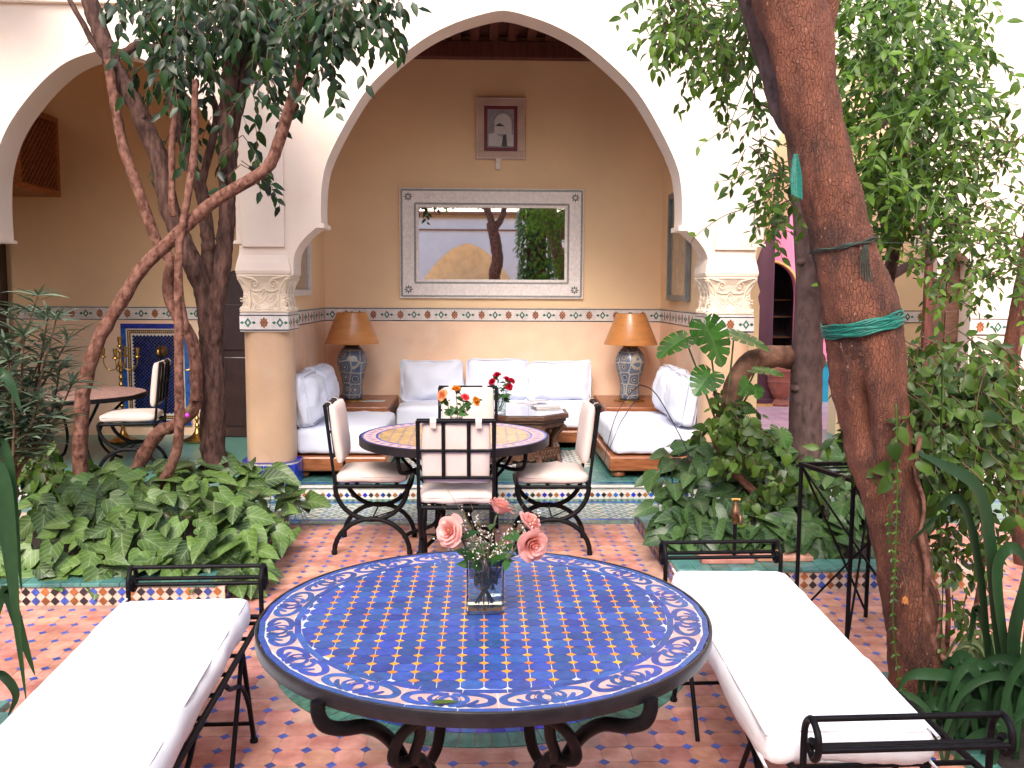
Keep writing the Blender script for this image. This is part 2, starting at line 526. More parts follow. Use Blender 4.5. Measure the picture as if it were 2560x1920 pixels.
# the raised gallery floor and its step
mb = MB(); mb.box(-6, 7, GB+.012, 10.3, -.02, .1)
gal = tag(mb.build('gallery_floor', m_teal), kind='structure')
mb = MB(); mb.box(-6, 7, GB, GB+.0115, 0, .099)
step = tag(mb.build('step_riser', m_whitet), kind='structure')
nos = poly_prism([(-.074, -.02), (.074, -.02), (.074, .028), (-.074, .028)], .012, 'nosing_tile', m_whitet)
for k in range(24): inst('nosing_tile', nos, (-1.72+.15*k, GB, .0985), step)
dmd = MB(); dmd.prism([(-.021, 0), (0, -.021), (.021, 0), (0, .021)], 0, .004, mp=lambda a, b, d: (a, -d, b))
dm3 = [dmd.build(n, m, link=False) for n, m in (('black_diamond', m_black), ('brown_diamond', m_brown), ('blue_diamond', m_blue))]
for k in range(74):
    me = dm3[k % 3]
    inst(me.name, me, (-1.75+.0475*k, GB-.0005, .036), step)
mb = MB()
for k in range(80):
    mb.box(-1.9+.05*k, -1.9+.05*k+.047, GB+.035, GB+.125, .101, .105)
tag(mb.build('green_sett_field', m_teal, gal), kind='stuff')
mb = MB()
for k in range(30): mb.box(-1.9+.13*k, -1.9+.13*k+.127, GB+.13, GB+.152, .101, .1055)
tag(mb.build('blue_line', m_blue, gal), kind='stuff')
mb = MB()
for j in range(24):
    for i in range(36):
        a = 1 if (i+j) % 2 else 0
        x, y = -1.66+.1*i, 7.42+.1*j
        if a: mb.box(x+.002, x+.098, y+.002, y+.048, .101, .1042); mb.box(x+.002, x+.098, y+.052, y+.098, .101, .1042)
        else: mb.box(x+.002, x+.048, y+.002, y+.098, .101, .1042); mb.box(x+.052, x+.098, y+.002, y+.098, .101, .1042)
tag(mb.build('teal_tile_field', m_teal, gal), kind='stuff')
lozenge_field(-.75, 1.0, 7.95, 8.9, .1045, gal)

# ------------------------------------------------------------------ friezes of cut tile
def frieze_meshes():
    g = MB()
    fr = lambda a, b, d: (a, -d, b)
    for s in (1, -1):
        for t in (1, -1):     # four strips of the ring
            g.prism([(s*.0305, 0), (0, t*.042), (0, t*.021), (s*.0145, 0)][::s*t], .001, .0045, mp=fr)
        g.prism([(s*.033, 0), (s*.046, .0135), (s*.060, .009), (s*.067, 0), (s*.060, -.009), (s*.046, -.0135)][::s], .001, .0045, mp=fr)
    b = MB()
    for i in (-1, 0, 1):
        for j in (-1, 0, 1):
            x, y = (i+j)*.0125, (i-j)*.0165
            b.prism([(x-.0115, y), (x, y-.0152), (x+.0115, y), (x, y+.0152)], .001, .0045, mp=fr)
    for sx, sy in ((1, 1), (1, -1), (-1, 1), (-1, -1)):
        x, y = sx*.0215, sy*.025
        b.prism([(x-.007, y), (x, y-.010), (x+.007, y), (x, y+.010)], .001, .0045, mp=fr)
    t = MB(); t.prism([(-.0715, -.058), (.0715, -.058), (.0715, .058), (-.0715, .058)], 0, .0025, mp=fr)
    k = MB(); k.prism([(-.0715, -.0035), (.0715, -.0035), (.0715, .0035), (-.0715, .0035)], 0, .0045, mp=fr)
    return [b_.build(n, m, link=False) for b_, n, m in ((g, 'green_motif', m_green), (b, 'brown_motif', m_brown), (t, 'frieze_tile', m_whitet), (k, 'frieze_line', m_black))]
FG, FB, FT, FL = frieze_meshes()
ZF = 1.396
def frieze(parent, p0, direc, n, first=0, off=.0, step_=.144, sc=1.0):
    """n tiles along direc from p0; the face looks to the right-hand side of direc"""
    d = V(direc).normalized()
    rz = math.atan2(d.y, d.x)
    for k in range(n):
        p = V(p0) + d*(step_*(k+.5)*1)
        inst('frieze_tile', FT, p, parent, rot=(0, 0, rz), sc=sc)
        me = (FG, FB)[(k+first) % 2]
        inst(me.name, me, p, parent, rot=(0, 0, rz), sc=sc)
        for s in (1, -1): inst('frieze_line', FL, p+V((0, 0, s*.0635*sc)), parent, rot=(0, 0, rz), sc=sc)
# ------------------------------------------------------------------ the arcade wall with its arches
XC = .14
def smooth_prof(p): return [(a.x, a.y) for a in bez([(x, y, 0) for x, y in p], 5)]
big = smooth_prof([(1.405, 2.17), (1.405, 2.30), (1.392, 2.47), (1.35, 2.64), (1.225, 2.89), (1.05, 3.165), (.86, 3.36), (.61, 3.555), (.365, 3.68), (.12, 3.757), (0, 3.777)])
corb = smooth_prof([(1.625, 1.765), (1.615, 1.92), (1.545, 2.04), (1.445, 2.13)])
half = corb + [(1.38, 2.13), (1.38, 2.165)] + big
sm = smooth_prof([(.89, 2.03), (.89, 2.32), (.86, 2.59), (.755, 2.865), (.56, 3.13), (.35, 3.325), (.16, 3.415), (0, 3.45)])
smo = [(1.16, 1.765), (1.14, 1.88), (1.07, 1.97), (.99, 2.005), (.865, 2.005), (.865, 2.03)] + sm        # outer springing
smi = [(.98, 1.765), (.975, 1.9), (.95, 2.005), (.865, 2.005), (.865, 2.03)] + sm                            # springing at the big pillars
L_C, R_C = -2.84, 2.86
poly = [(-5.5, 1.765)]
poly += [(L_C-x*1.034, z) for x, z in smo] + [(L_C+x*1.034, z) for x, z in reversed(smi[:-1])]
poly += [(XC-x, z) for x, z in half] + [(XC+x, z) for x, z in reversed(half[:-1])]
poly += [(R_C-x*.75, z) for x, z in smi] + [(R_C+x*.75, z) for x, z in reversed(smi[:-1])]
poly += smooth_prof([(3.62, 1.765), (3.63, 1.87), (3.67, 1.945), (3.745, 1.98), (3.82, 1.945), (3.86, 1.87), (3.87, 1.765)])
poly += [(6.3, 1.765), (6.3, 5.1), (-5.5, 5.1)]
arc = thing('arcade_wall', 'tall cream arcade wall pierced by the large pointed arch', 'wall', (XC, YF, 0))
mb = MB(); mb.prism(poly, YF, YF+.3, mp=lambda a, b, d: (a, d, b))
mb.build('arch_wall', m_wall, arc, smooth=25)
for x0, x1 in ((-1.872, -1.545), (1.805, 2.13)):
    mb = MB(); mb.box(x0, x1, YF-.025, YF-.002, 1.98, 5.098); mb.build('pilaster', m_wall, arc, bevel=.004)
for x0, x1 in ((-5.48, -4.05), (3.88, 6.28)):
    mb = MB(); mb.box(x0, x1, YF+.002, YF+.298, .1, 1.763); mb.build('pier', m_wall, arc)
mb = MB(); mb.box(-5.48, -2.72, YF-.05, YF-.002, 3.775, 3.80); mb.box(-5.48, -2.72, YF-.035, YF-.002, 3.80, 3.83)
mb.build('ledge', m_wall, arc, bevel=.006)
frieze(arc, (3.89, YF-.001, 1.385), (1, 0, 0), 12, 1)

def rrect(hx, hy, r, n=5):
    out = []
    for cx_, cy_, a0 in ((hx-r, hy-r, 0), (-hx+r, hy-r, 1), (-hx+r, -hy+r, 2), (hx-r, -hy+r, 3)):
        for k in range(n+1):
            a = (a0+k/n)*PI/2
            out.append((cx_+r*math.cos(a), cy_+r*math.sin(a)))
    return out
def capital(cx, cy, z0, z1, hw, parent):
    """square carved capital: a bell that flares to the top, scrolls and pierced leaf work on its faces"""
    hb, ht = hw*.93, hw*1.02
    b = MB()
    prof = [(hb, 0), (hb, .10), (hb*.90, .13), (hb*.86, .35), (hb*.88, .55), (hb*.97, .78), (ht, .93), (ht, 1)]
    n = len(prof)
    vs = []
    for w, t in prof:
        z = z0+(z1-z0)*t
        vs += [(cx-w, cy-w, z), (cx+w, cy-w, z), (cx+w, cy+w, z), (cx-w, cy+w, z)]
    fs = [(4*i+k, 4*i+(k+1) % 4, 4*i+4+(k+1) % 4, 4*i+4+k) for i in range(n-1) for k in range(4)] + [(3, 2, 1, 0), (4*n-4, 4*n-3, 4*n-2, 4*n-1)]
    b.add(vs, fs)
    cap = b.build('capital', m_carve, parent, off=(cx-wloc(parent).x, cy-wloc(parent).y, z0))
    H = z1-z0
    def wz(t):
        for (w0, t0), (w1, t1) in zip(prof, prof[1:]):
            if t0 <= t <= t1: return w0+(w1-w0)*(t-t0)/(t1-t0+1e-9)
        return ht
    r = MB()
    def curve(pts, rad=.0062, n=5):
        for fx, fy in ((0, -1), (1, 0), (-1, 0)):
            out = []
            for u, t in pts:
                w = wz(max(0, min(1, t)))
                u_ = u*hw
                z = z0+H*t
                out.append((cx+u_, cy-w-.003, z) if fy else (cx+fx*(w+.003), cy+u_*(1 if fx > 0 else -1), z))
            r.tube(out, rad, n)
    for s in (1, -1):
        curve([(s*(.36+.15*(1-k/16)*math.cos(.62*k)), .75+.13*(1-k/16)*math.sin(.62*k)) for k in range(15)], .0085)
        curve([(s*.36, .88), (s*.62, .92), (s*.9, .97)], .008)
        curve([(s*.51, .75), (s*.55, .62), (s*.38, .56), (s*.12, .57), (0, .64)], .0085)
        curve([(s*.92, .90), (s*.75, .78), (s*.60, .62), (s*.56, .40), (s*.56, .06)], .008)
        curve([(s*.56, .5), (s*.7, .55), (s*.85, .72), (s*.97, .90)], .005)
        curve([(0, .58), (s*.10, .50), (s*.10, .42), (0, .34)], .007)
        for j, (u, t) in enumerate(((.16, .30), (.38, .44), (.40, .22), (.20, .12), (.45, .10), (.30, .34), (.74, .22), (.76, .42), (.88, .12), (.68, .09), (.9, .32))):
            a = .7+j*1.9
            curve([(s*(u+(.085-.008*k)*math.cos(a+.75*k)), t+(.058-.005*k)*math.sin(a+.75*k)) for k in range(8)], .0052, 4)
        for u0, t0, u1, t1 in ((.05, .05, .5, .32), (.5, .05, .05, .33), (.26, .02, .26, .18), (.03, .32, .45, .5)):
            curve([(s*u0, t0), (s*((u0+u1)/2+.05), (t0+t1)/2), (s*u1, t1)], .0045, 4)
    curve([(-.93, .965), (0, .965), (.93, .965)], .006)
    curve([(-.9, .035), (0, .035), (.9, .035)], .006)
    r.build('carving', m_carve, cap, smooth=50)
    for k in (0, 1):      # scooped corners
        pass
    return cap
def pillar(cx, label):
    cy = 7.43
    t = thing('pillar', label, 'pillar', (cx, cy, .1), 0, 'pillars of the large arch')
    mb = MB(); mb.prism([(cx+a, cy+b) for a, b in rrect(.188, .188, .15, 7)], .285, 1.325); mb.build('shaft', m_shaft, t, smooth=30)
    mb = MB(); mb.prism([(cx+a, cy+b) for a, b in rrect(.225, .225, .17, 7)], .101, .285); mb.build('plinth', m_groutw, t, smooth=30)
    pr = rrect(.228, .228, .172, 6)
    L = []
    per = sum((V(pr[i]+(0,))-V(pr[i-1]+(0,))).length for i in range(len(pr)))
    n = 30
    def at(s_):
        s_ %= per
        for i in range(len(pr)):
            a, b = V(pr[i]+(0,)), V(pr[(i+1) % len(pr)]+(0,))
            if s_ <= (b-a).length: return a.lerp(b, s_/max(1e-9, (b-a).length)), (b-a).normalized()
            s_ -= (b-a).length
        return V(pr[0]+(0,)), V((1, 0, 0))
    bt = MB(); bt.box(-per/n/2+.002, per/n/2-.002, -.004, .004, 0, .165)
    bm_ = bt.build('base_tile', m_blue, link=False)
    for k in range(n):
        p, d = at(per*(k+.5)/n)
        inst('base_tile', bm_, (cx+p.x, cy+p.y, .104), t, rot=(0, 0, math.atan2(d.y, d.x)))
    cb = MB(); cb.box(-per/n/2+.002, per/n/2-.002, -.004, .055, 0, .006)
    cb_ = cb.build('base_cap_tile', m_blue, link=False)
    for k in range(n):
        p, d = at(per*(k+.5)/n)
        inst('base_cap_tile', cb_, (cx+p.x*.98, cy+p.y*.98, .281+.002), t, rot=(0, 0, math.atan2(d.y, d.x)+0*PI))
    mb = MB(); mb.box(cx-.186, cx+.186, cy-.196, cy+.19, 1.325, 1.472); mb.build('band', m_whitet, t)
    frieze(t, (cx-.186, cy-.1985, ZF), (1, 0, 0), 3, 0, step_=.124, sc=.9)
    sx = 1 if cx < 0 else -1
    frieze(t, (cx+sx*.188, cy-.186 if sx > 0 else cy+.186, ZF), (0, sx, 0), 3, 0, step_=.124, sc=.9)
    capital(cx, cy, 1.474, 1.77, .198, t)
    mb = MB()     # the flaring block above the capital
    prof = [(.206, 1.772), (.212, 1.80), (.202, 1.86), (.186, 1.92), (.181, 1.99)]
    vs = []
    for w, z in prof: vs += [(cx-w, cy-w, z), (cx+w, cy-w, z), (cx+w, cy+w, z), (cx-w, cy+w, z)]
    n = len(prof)
    mb.add(vs, [(4*i+k, 4*i+(k+1) % 4, 4*i+4+(k+1) % 4, 4*i+4+k) for i in range(n-1) for k in range(4)] + [(3, 2, 1, 0), (4*n-4, 4*n-3, 4*n-2, 4*n-1)])
    mb.build('impost', m_wall, t, bevel=.004)
pillar(-1.715, 'cream pillar with carved capital, between the leafy bed and the sofas')
pillar(1.945, 'cream pillar with carved capital, half behind the split monstera leaves')

# ------------------------------------------------------------------ walls of the alcove and the side galleries
def wall(name, label, polyxz, y0, y1, mat):
    t = thing(name, label, 'wall', (sum(p[0] for p in polyxz)/len(polyxz), y0, .1))
    mb = MB(); mb.prism(polyxz, y0, y1, mp=lambda a, b, d: (a, d, b))
    mb.build('upper_plaster', mat, t)
    return t
ZD = 1.325
aw = thing('alcove_back_wall', 'tan back wall of the sofa alcove with a tile frieze', 'wall', (.1, YB, .1))
mb = MB(); mb.box(-1.69, 1.89, YB, YB+.25, 1.472, 4.3); mb.build('upper_plaster', m_wallin, aw)
mb = MB(); mb.box(-1.69, 1.89, YB, YB+.25, .08, ZD); mb.build('dado', m_dado, aw)
mb = MB(); mb.box(-1.69, 1.89, YB+.004, YB+.25, ZD, 1.472); mb.build('band', m_whitet, aw)
frieze(aw, (-1.685, YB+.0035, ZF), (1, 0, 0), 25, 0)
for x0, x1, xf, dr, lab in ((-1.95, -1.69, -1.69, 1, 'left plaster side wall of the sofa alcove'), (1.89, 2.15, 1.89, -1, 'right plaster side wall of the sofa alcove')):
    t = thing('alcove_side_wall', lab, 'wall', (xf, 8.7, .1), 0)
    mb = MB(); mb.box(x0, x1, YF+.302, YB+.25, 1.472, 4.3); mb.build('upper_plaster', m_wallin, t)
    mb = MB(); mb.box(x0, x1, YF+.302, YB+.25, .08, ZD); mb.build('dado', m_dado, t)
    mb = MB(); mb.box(x0+.004, x1-.004, YF+.302, YB+.25, ZD, 1.472); mb.build('band', m_whitet, t)
    frieze(t, (xf-.0035*dr, YF+.45 if dr > 0 else YB-.01, ZF), (0, dr, 0), 16, 1 if dr > 0 else 0)
gw = thing('gallery_back_wall', 'shaded tan wall of the left gallery behind the tree', 'wall', (-3.6, YB, .1))
mb = MB(); mb.box(-6, -1.952, YB, YB+.25, 1.472, 4.3); mb.build('upper_plaster', m_wallin, gw)
mb = MB(); mb.box(-6, -1.952, YB, YB+.25, .08, ZD); mb.build('dado', m_dado, gw)
mb = MB(); mb.box(-6, -1.952, YB+.004, YB+.25, ZD, 1.472); mb.build('band', m_whitet, gw)
frieze(gw, (-4.99, YB+.0035, ZF), (1, 0, 0), 16, 1)
t = thing('gallery_end_wall', 'plain end wall of the left gallery', 'wall', (-5.9, 8.6, .1))
mb = MB(); mb.box(-6.2, -6.002, 7.0, YB, .0, 4.3); mb.build('plaster', m_wallin, t)
# right gallery back wall with an arch to the pink court
rw = thing('gallery_back_wall', 'tan wall of the right gallery with the arch to the pink court', 'wall', (4.5, YB, .1))
hp = smooth_prof([(.50, 1.90), (.48, 2.0), (.40, 2.2), (.25, 2.4), (.1, 2.5), (0, 2.53)])
ra = [(.44, .1), (.44, 1.5), (.46, 1.6), (.44, 1.66), (.47, 1.76), (.47, 1.82), (.5, 1.86)] + hp
ca = 3.40
po = [(2.152, .1)] + [(ca-x, z) for x, z in ra] + [(ca+x, z) for x, z in reversed(ra[:-1])] + [(7, .1), (7, 4.3), (2.152, 4.3)]
mb = MB(); mb.prism(po, YB, YB+.25, mp=lambda a, b, d: (a, d, b)); mb.build('upper_plaster', m_wallin, rw, smooth=30)
frieze(rw, (3.93, YB-.001, ZF), (1, 0, 0), 12, 0)
dr_ = thing('arched_door', 'arched panelled wooden door in the white wall beyond the right-hand trees', 'door', (3.745, YF+.2, .1))
mb = MB(); mb.box(3.60, 3.89, YF+.18, YF+.23, .1, 2.02); mb.build('door_leaf', m_dark, dr_)
for z0 in (.25, .75, 1.25, 1.62):
    for x0 in (3.64, 3.76):
        mb = MB(); mb.box(x0, x0+.10, YF+.165, YF+.182, z0, z0+(.42 if z0 < 1.2 else .26)); mb.build('door_panel', m_dark, dr_, bevel=.008)
po_ = thing('red_post', 'dark red wooden post beside the arched door', 'post', (3.575, YF+.1, .1))
mb = MB(); mb.box(3.545, 3.605, YF+.07, YF+.13, .1, 2.56); mb.build('shaft', m_ceil, po_, bevel=.008)
mb = MB(); mb.box(3.53, 3.615, YF+.055, YF+.145, .1, .25); mb.build('foot_block', m_ceil, po_, bevel=.006)
# ceilings
ce = thing('alcove_ceiling', 'dark red wooden ceiling of joists inside the large arch', 'ceiling', (.1, 8.7, 4.2))
mb = MB(); mb.box(-1.688, 1.888, YF+.302, YB-.001, 4.27, 4.3); mb.build('boarding', m_ceil, ce)
jm = MB(); jm.box(-.045, .045, -1.14, 1.06, 0, .07)
jm_ = jm.build('joist', m_ceil, link=False)
for k in range(19): inst('joist', jm_, (-1.62+.19*k, 8.69, 4.2), ce)
mb = MB(); mb.box(-1.688, 1.888, YB-.13, YB-.002, 4.035, 4.199); mb.build('wall_beam', m_ceil, ce, bevel=.008)
for x0, x1, lab in ((-6, -1.952, 'plaster ceiling of the left gallery'),):
    t = thing('gallery_ceiling', lab, 'ceiling', ((x0+x1)/2, 8.7, 4.3), 0)
    mb = MB(); mb.box(x0, x1, YF+.302, YB+.24, 4.303, 4.5); mb.build('slab', m_wallin, t)
t = thing('gallery_roof', 'flat roof slab over the sofa alcove', 'roof', (.1, 8.7, 4.5))
mb = MB(); mb.box(-1.95, 2.15, YF+.302, YB+.24, 4.31, 4.5); mb.build('slab', m_wall, t)
t = thing('gallery_end_wall', 'plain end wall of the right gallery', 'wall', (7.1, 8.6, .1))
mb = MB(); mb.box(7.002, 7.2, 7.0, YB, .0, 4.3); mb.build('plaster', m_white, t)

# ------------------------------------------------------------------ the pink court beyond
mb = MB(); mb.box(2.2, 8, 10.31, 15.2, -.1, -.003)
cf = tag(mb.build('court_floor', M('pale_court_floor', (.66, .50, .50), .5, var=.1, scale=8)), kind='structure')
mb = MB()
for j in range(14):
    for i in range(16): mb.box(2.6+.22*i+.004*(j % 3), 2.6+.22*i+.214, 10.7+.22*j, 10.7+.22*j+.214, -.003, .002)
tag(mb.build('court_tile_field', M('pale_pink_tile', (.68, .50, .50), .4, var=.1, rand=.12), cf), kind='stuff')
ki = thing('tiled_kerb', 'low kerb of bright blue tiles at the edge of the pink court', 'kerb', (3.4, 10.5, 0))
mb = MB(); mb.box(2.5, 4.6, 10.32, 10.46, -.1, .0); mb.build('kerb_body', m_grout, ki)
km = MB(); km.box(-.05, .05, -.006, 0, -.085, -.004); km_ = km.build('blue_tile', m_blue, link=False)
kg = MB(); kg.box(-.05, .05, 0, .13, 0, .008); kg_ = kg.build('green_tile', m_teal, link=False)
for k in range(19):
    inst('blue_tile', km_, (2.56+.106*k, 10.318, .012), ki); inst('green_tile', kg_, (2.56+.106*k, 10.325, .001), ki)
pw = thing('pink_wall', 'bright pink wall with a dark arched bar opening', 'wall', (5, 14.1, 0))
pa = [(4.02, 0), (4.02, 1.6)] + smooth_prof([(4.02, 1.6), (4.06, 1.85), (4.2, 2.05), (4.4, 2.13), (4.62, 2.06), (4.78, 1.88), (4.83, 1.6)])[1:] + [(4.83, 0)]
po = [(2.4, 0)] + pa + [(8, 0), (8, 3.6), (2.4, 3.6)]
mb = MB(); mb.prism(po, 14.1, 14.3, mp=lambda a, b, d: (a, d, b)); mb.build('plaster', m_pink, pw)
mb = MB(); mb.tube([(a, 14.1, b) for a, b in pa], .022, 6); mb.build('arch_moulding', m_ochre, pw)
bar = thing('bar_cabinet', 'dark bar cabinet with shelves inside the pink arch', 'cabinet', (4.42, 14.6, 0))
mb = MB(); mb.box(3.9, 5.0, 15.0, 15.05, 0, 2.3); mb.box(3.88, 3.93, 14.31, 15.05, 0, 2.3); mb.box(4.95, 5.0, 14.31, 15.05, 0, 2.3); mb.box(3.9, 5.0, 14.31, 15.05, 2.3, 2.34)
mb.build('carcass', m_black, bar)
for z in (.5, .92, 1.25, 1.52):
    mb = MB(); mb.box(3.94, 4.94, 14.7, 14.99, z, z+.025); mb.build('shelf', m_dark, bar)
mb = MB()
for i in range(5): mb.box(4.0+.1*i, 4.008+.1*i, 14.68, 14.69, .94, 1.2)
for i in range(3): mb.box(4.0, 4.41, 14.68, 14.69, .95+.09*i, .958+.09*i)
mb.build('wire_rack', M('rack_metal', (.25, .2, .2), .3, metal=1), bar)
m_gl = M('pale_glassware', (.5, .45, .47), .15, spec=.8)
for i, (x, h) in enumerate(((4.07, .09), (4.16, .06), (4.25, .17), (4.31, .17), (4.42, .12), (4.5, .1))):
    mb = MB(); r_ = .022+.008*(i % 2); mb.lathe([(r_*.8, 0), (r_, h*.1), (r_, h*.62), (r_*.35, h*.78), (r_*.35, h)], 10, (x, 14.8, 1.546))
    tag(mb.build('bottle', m_gl, smooth=40), 'pale %s on the bar shelf, %s' % ('bottle' if h > .11 else 'glass', ('leftmost in the row', 'short one second in the row', 'tall one third in the row', 'tall one fourth in the row', 'fifth in the row', 'last in the row by the grey trunk')[i]), 'bottle' if h > .11 else 'glass', 'bottles and glasses on the bar shelf')
tb = thing('box', 'red and orange box on the lowest bar shelf', 'box', (4.17, 14.75, .525))
mb = MB(); mb.box(4.05, 4.28, 14.7, 14.85, .526, .62); mb.build('red_side', M('red_card', (.45, .02, .025), .5), tb, bevel=.004)
mb = MB(); mb.box(4.055, 4.275, 14.705, 14.845, .621, .71); mb.build('orange_lid', M('orange_card', (.5, .16, .06), .5), tb, bevel=.004)
pc = thing('column', 'round dark purple column before the pink wall', 'column', (4.07, 13.4, 0))
m_purple = M('purple_plaster', (.07, .022, .036), .7, var=.15, scale=3)
mb = MB(); mb.lathe([(.17, .12), (.158, .3), (.152, 2.6)], 24, (4.07, 13.4, 0)); mb.build('shaft', m_purple, pc, smooth=40)
mb = MB(); mb.lathe([(.23, .04), (.225, .09), (.19, .12), (.175, .24)], 24, (4.07, 13.4, 0)); mb.build('base', m_purple, pc, smooth=40)
mb = MB(); mb.lathe([(.25, 0), (.25, .04)], 24, (4.07, 13.4, 0)); mb.build('plinth_ring', m_ochre, pc, smooth=40)
mb = MB(); mb.box(3.8, 4.34, 13.13, 13.67, 2.6, 3.6); mb.build('impost_block', m_purple, pc)
tq = thing('turquoise_panel', 'low turquoise painted wall behind the terracotta pot', 'wall', (4.9, 13.75, 0))
mb = MB(); mb.box(4.2, 6.0, 13.72, 13.8, 0, .57); mb.build('panel', M('turquoise_paint', (.01, .33, .48), .6, var=.12, scale=5), tq)
mb = MB(); mb.box(4.2, 6.0, 13.69, 13.83, .571, .62); mb.build('coping', m_teal, tq)
m_pot = M('terracotta_pot', (.34, .125, .085), .75, var=.2, scale=9)
pp = thing('terracotta_pot', 'terracotta pot between the purple column and the turquoise wall', 'pot', (4.35, 13.3, 0))
mb = MB(); mb.lathe([(.11, .1), (.15, .16), (.21, .3), (.225, .42), (.23, .5), (.245, .52), (.245, .56), (.215, .565), (.2, .5)], 24, (4.35, 13.3, 0)); mb.build('body', m_pot, pp, smooth=35)
for z, r in ((.44, .232), (.36, .226)):
    mb = MB(); mb.tube([(4.35+r*math.cos(a*PI/12), 13.3+r*math.sin(a*PI/12), z) for a in range(24)], .007, 5, True); mb.build('ridge', m_pot, pp, smooth=60)
mb = MB(); mb.lathe([(.17, 0), (.185, .03), (.16, .06), (.11, .1)], 24, (4.35, 13.3, 0)); mb.build('saucer', m_pot, pp, smooth=35)

# ------------------------------------------------------------------ the other sides of the courtyard (seen in the mirror)
ow = thing('opposite_wall', 'white wall with a pointed tan arch, seen in the mirror', 'wall', (-.44, -4.2, 0))
hb = smooth_prof([(1.45, 1.2), (1.40, 1.55), (1.13, 1.94), (.82, 2.35), (.45, 2.68), (.15, 2.83), (0, 2.87)])
po = [(-5.5, 0), (-.44-1.45, 0)] + [(-.44-x, z) for x, z in hb] + [(-.44+x, z) for x, z in reversed(hb[:-1])] + [(1.01, 0), (6.3, 0), (6.3, 3.55), (-5.5, 3.55)]
mb = MB(); mb.prism(po, -4.4, -4.2, mp=lambda a, b, d: (a, d, b)); mb.build('plaster', M('whitewash', (.92, .89, .86), .8, var=.03), ow, smooth=30)
mb = MB(); mb.box(-2.4, 1.6, -5.3, -5.1, 0, 3.4); mb.build('recess_wall', M('ochre_plaster', (.72, .56, .34), .8), ow)
mb = MB(); mb.box(-5.5, 6.3, -4.2, -4.16, 3.18, 3.22); mb.build('string_course', m_brown, ow)
mb = MB(); mb.box(-5.5, 6.3, -4.2, -4.12, 3.5, 3.58); mb.build('cornice', m_ochre, ow)
rm = MB(); rm.prism([(.05*math.cos(a*PI/6), .05*math.sin(a*PI/6)) for a in range(7)]+[(.035*math.cos(a*PI/6), .035*math.sin(a*PI/6)) for a in range(6, -1, -1)], 0, .7, mp=lambda a, b, d: (a, d, b+.35*(1-d/.7)*-1))
rm_ = rm.build('roof_tile', M('red_roof_tile', (.40, .14, .09), .8, rand=.2), link=False)
for k in range(100): inst('roof_tile', rm_, (-5.4+.115*k, -4.05, 4.05), ow, rot=(0, 0, PI))
mb = MB(); mb.box(-5.5, 6.3, -4.9, -4.02, 3.58, 3.66); mb.build('eave', m_wood, ow)
for x0, x1, lab in ((-5.75, -5.502, 'plain white wall closing the courtyard on the left'), (6.302, 6.55, 'plain white wall closing the courtyard on the right')):
    t = thing('courtyard_side_wall', lab, 'wall', ((x0+x1)/2, 1.3, 0), 0)
    mb = MB(); mb.box(x0, x1, -4.4, YF-.002, 0, 5.0); mb.build('plaster', m_white, t)

shade_ovh = thing('shade_overhang', 'unseen slab added to shade the upper wall above the left arch', 'overhang', (-4.4, 6.4, 4.2))  # unseen slab and joists, added to shade the wall's upper left
b = MB(); b.box(-5.49, -3.3, 6.2, YF-.003, 4.25, 4.42); b.build('slab', m_wall, shade_ovh)
for k in range(6):
    b = MB(); b.box(-5.3+.36*k, -5.2+.36*k, 6.15, YF-.003, 4.12, 4.249); b.build('joist', m_ceil, shade_ovh)
# ------------------------------------------------------------------ the two mosaic tables
def clip_circle(poly, r, n=72):
    out = [V((x, y, 0)) for x, y in poly]
    for k in range(n):
        nx, ny = math.cos(2*PI*k/n), math.sin(2*PI*k/n)
        if all(p.x*nx+p.y*ny <= r for p in out): continue
        res = []
        for i, p in enumerate(out):
            q_ = out[(i+1) % len(out)]
            a, b = r-(p.x*nx+p.y*ny), r-(q_.x*nx+q_.y*ny)
            if a >= 0: res.append(p)
            if a*b < 0: res.append(p.lerp(q_, a/(a-b)))
        out = res
        if len(out) < 3: return None
    return [(p.x, p.y) for p in out]
def area(p): return abs(sum(p[i-1][0]*p[i][1]-p[i][0]*p[i-1][1] for i in range(len(p))))/2
def scroll_leg(parent, rr, zt, k, rad=.0155):
    """one wrought leg: down from the rim, swept inward, then splayed to the floor; with a curl beside it"""
    a = PI*.30+k*PI/2+ (PI if False else 0)
    def at(r, z, da=0): return (r*math.cos(a+da), r*math.sin(a+da), z)
    b = MB()
    b.tube(bez([at(rr-.035, zt), at(rr-.035, zt-.06), at(rr-.06, zt-.115), at(rr-.14, zt-.125), at(rr-.25, zt-.115), at(rr-.36, zt-.17), at(rr-.46, zt-.30), at(.11, zt-.42), at(.17, zt-.56), at(.36, .05), at(.42, .012)], 6), rad, 10)
    b.lathe([(rad*1.5, 0), (rad*1.5, .012), (rad, .02)], 10, at(.42, 0))
    l = b.build('leg', m_iron, parent, smooth=60, world=False)
    b = MB()
    b.tube(bez([at(.37*rr/.6, zt-.002, .55), at(.36*rr/.6, zt-.06, .5), at(.28*rr/.6, zt-.15, .25), at(.24, zt-.24, .0), at(.24, zt-.30, -.12), at(.2, zt-.37, -.1), at(.12, zt-.44, 0)], 6), rad*.85, 8)
    b.tube(bez([at(.40*rr/.6, zt-.002, .5), at(.36*rr/.6, zt-.12, .42), at(.25*rr/.6, zt-.26, .2), at(.13, zt-.40, 0)], 6), rad*.85, 8)
    b.build('curl', m_iron, l, smooth=60, world=False)
t1 = thing('mosaic_table', 'large round blue mosaic table with orange stars in the foreground', 'table', TAB1)
t1.scale = (1.007, 1.007, 1)
ZT = .74
b = MB(); b.lathe([(.58, ZT-.026), (.612, ZT-.024), (.612, ZT-.0010), (.0, ZT-.0010)], 96, caps=False); b.build('table_bed', m_whitet, t1, world=False)
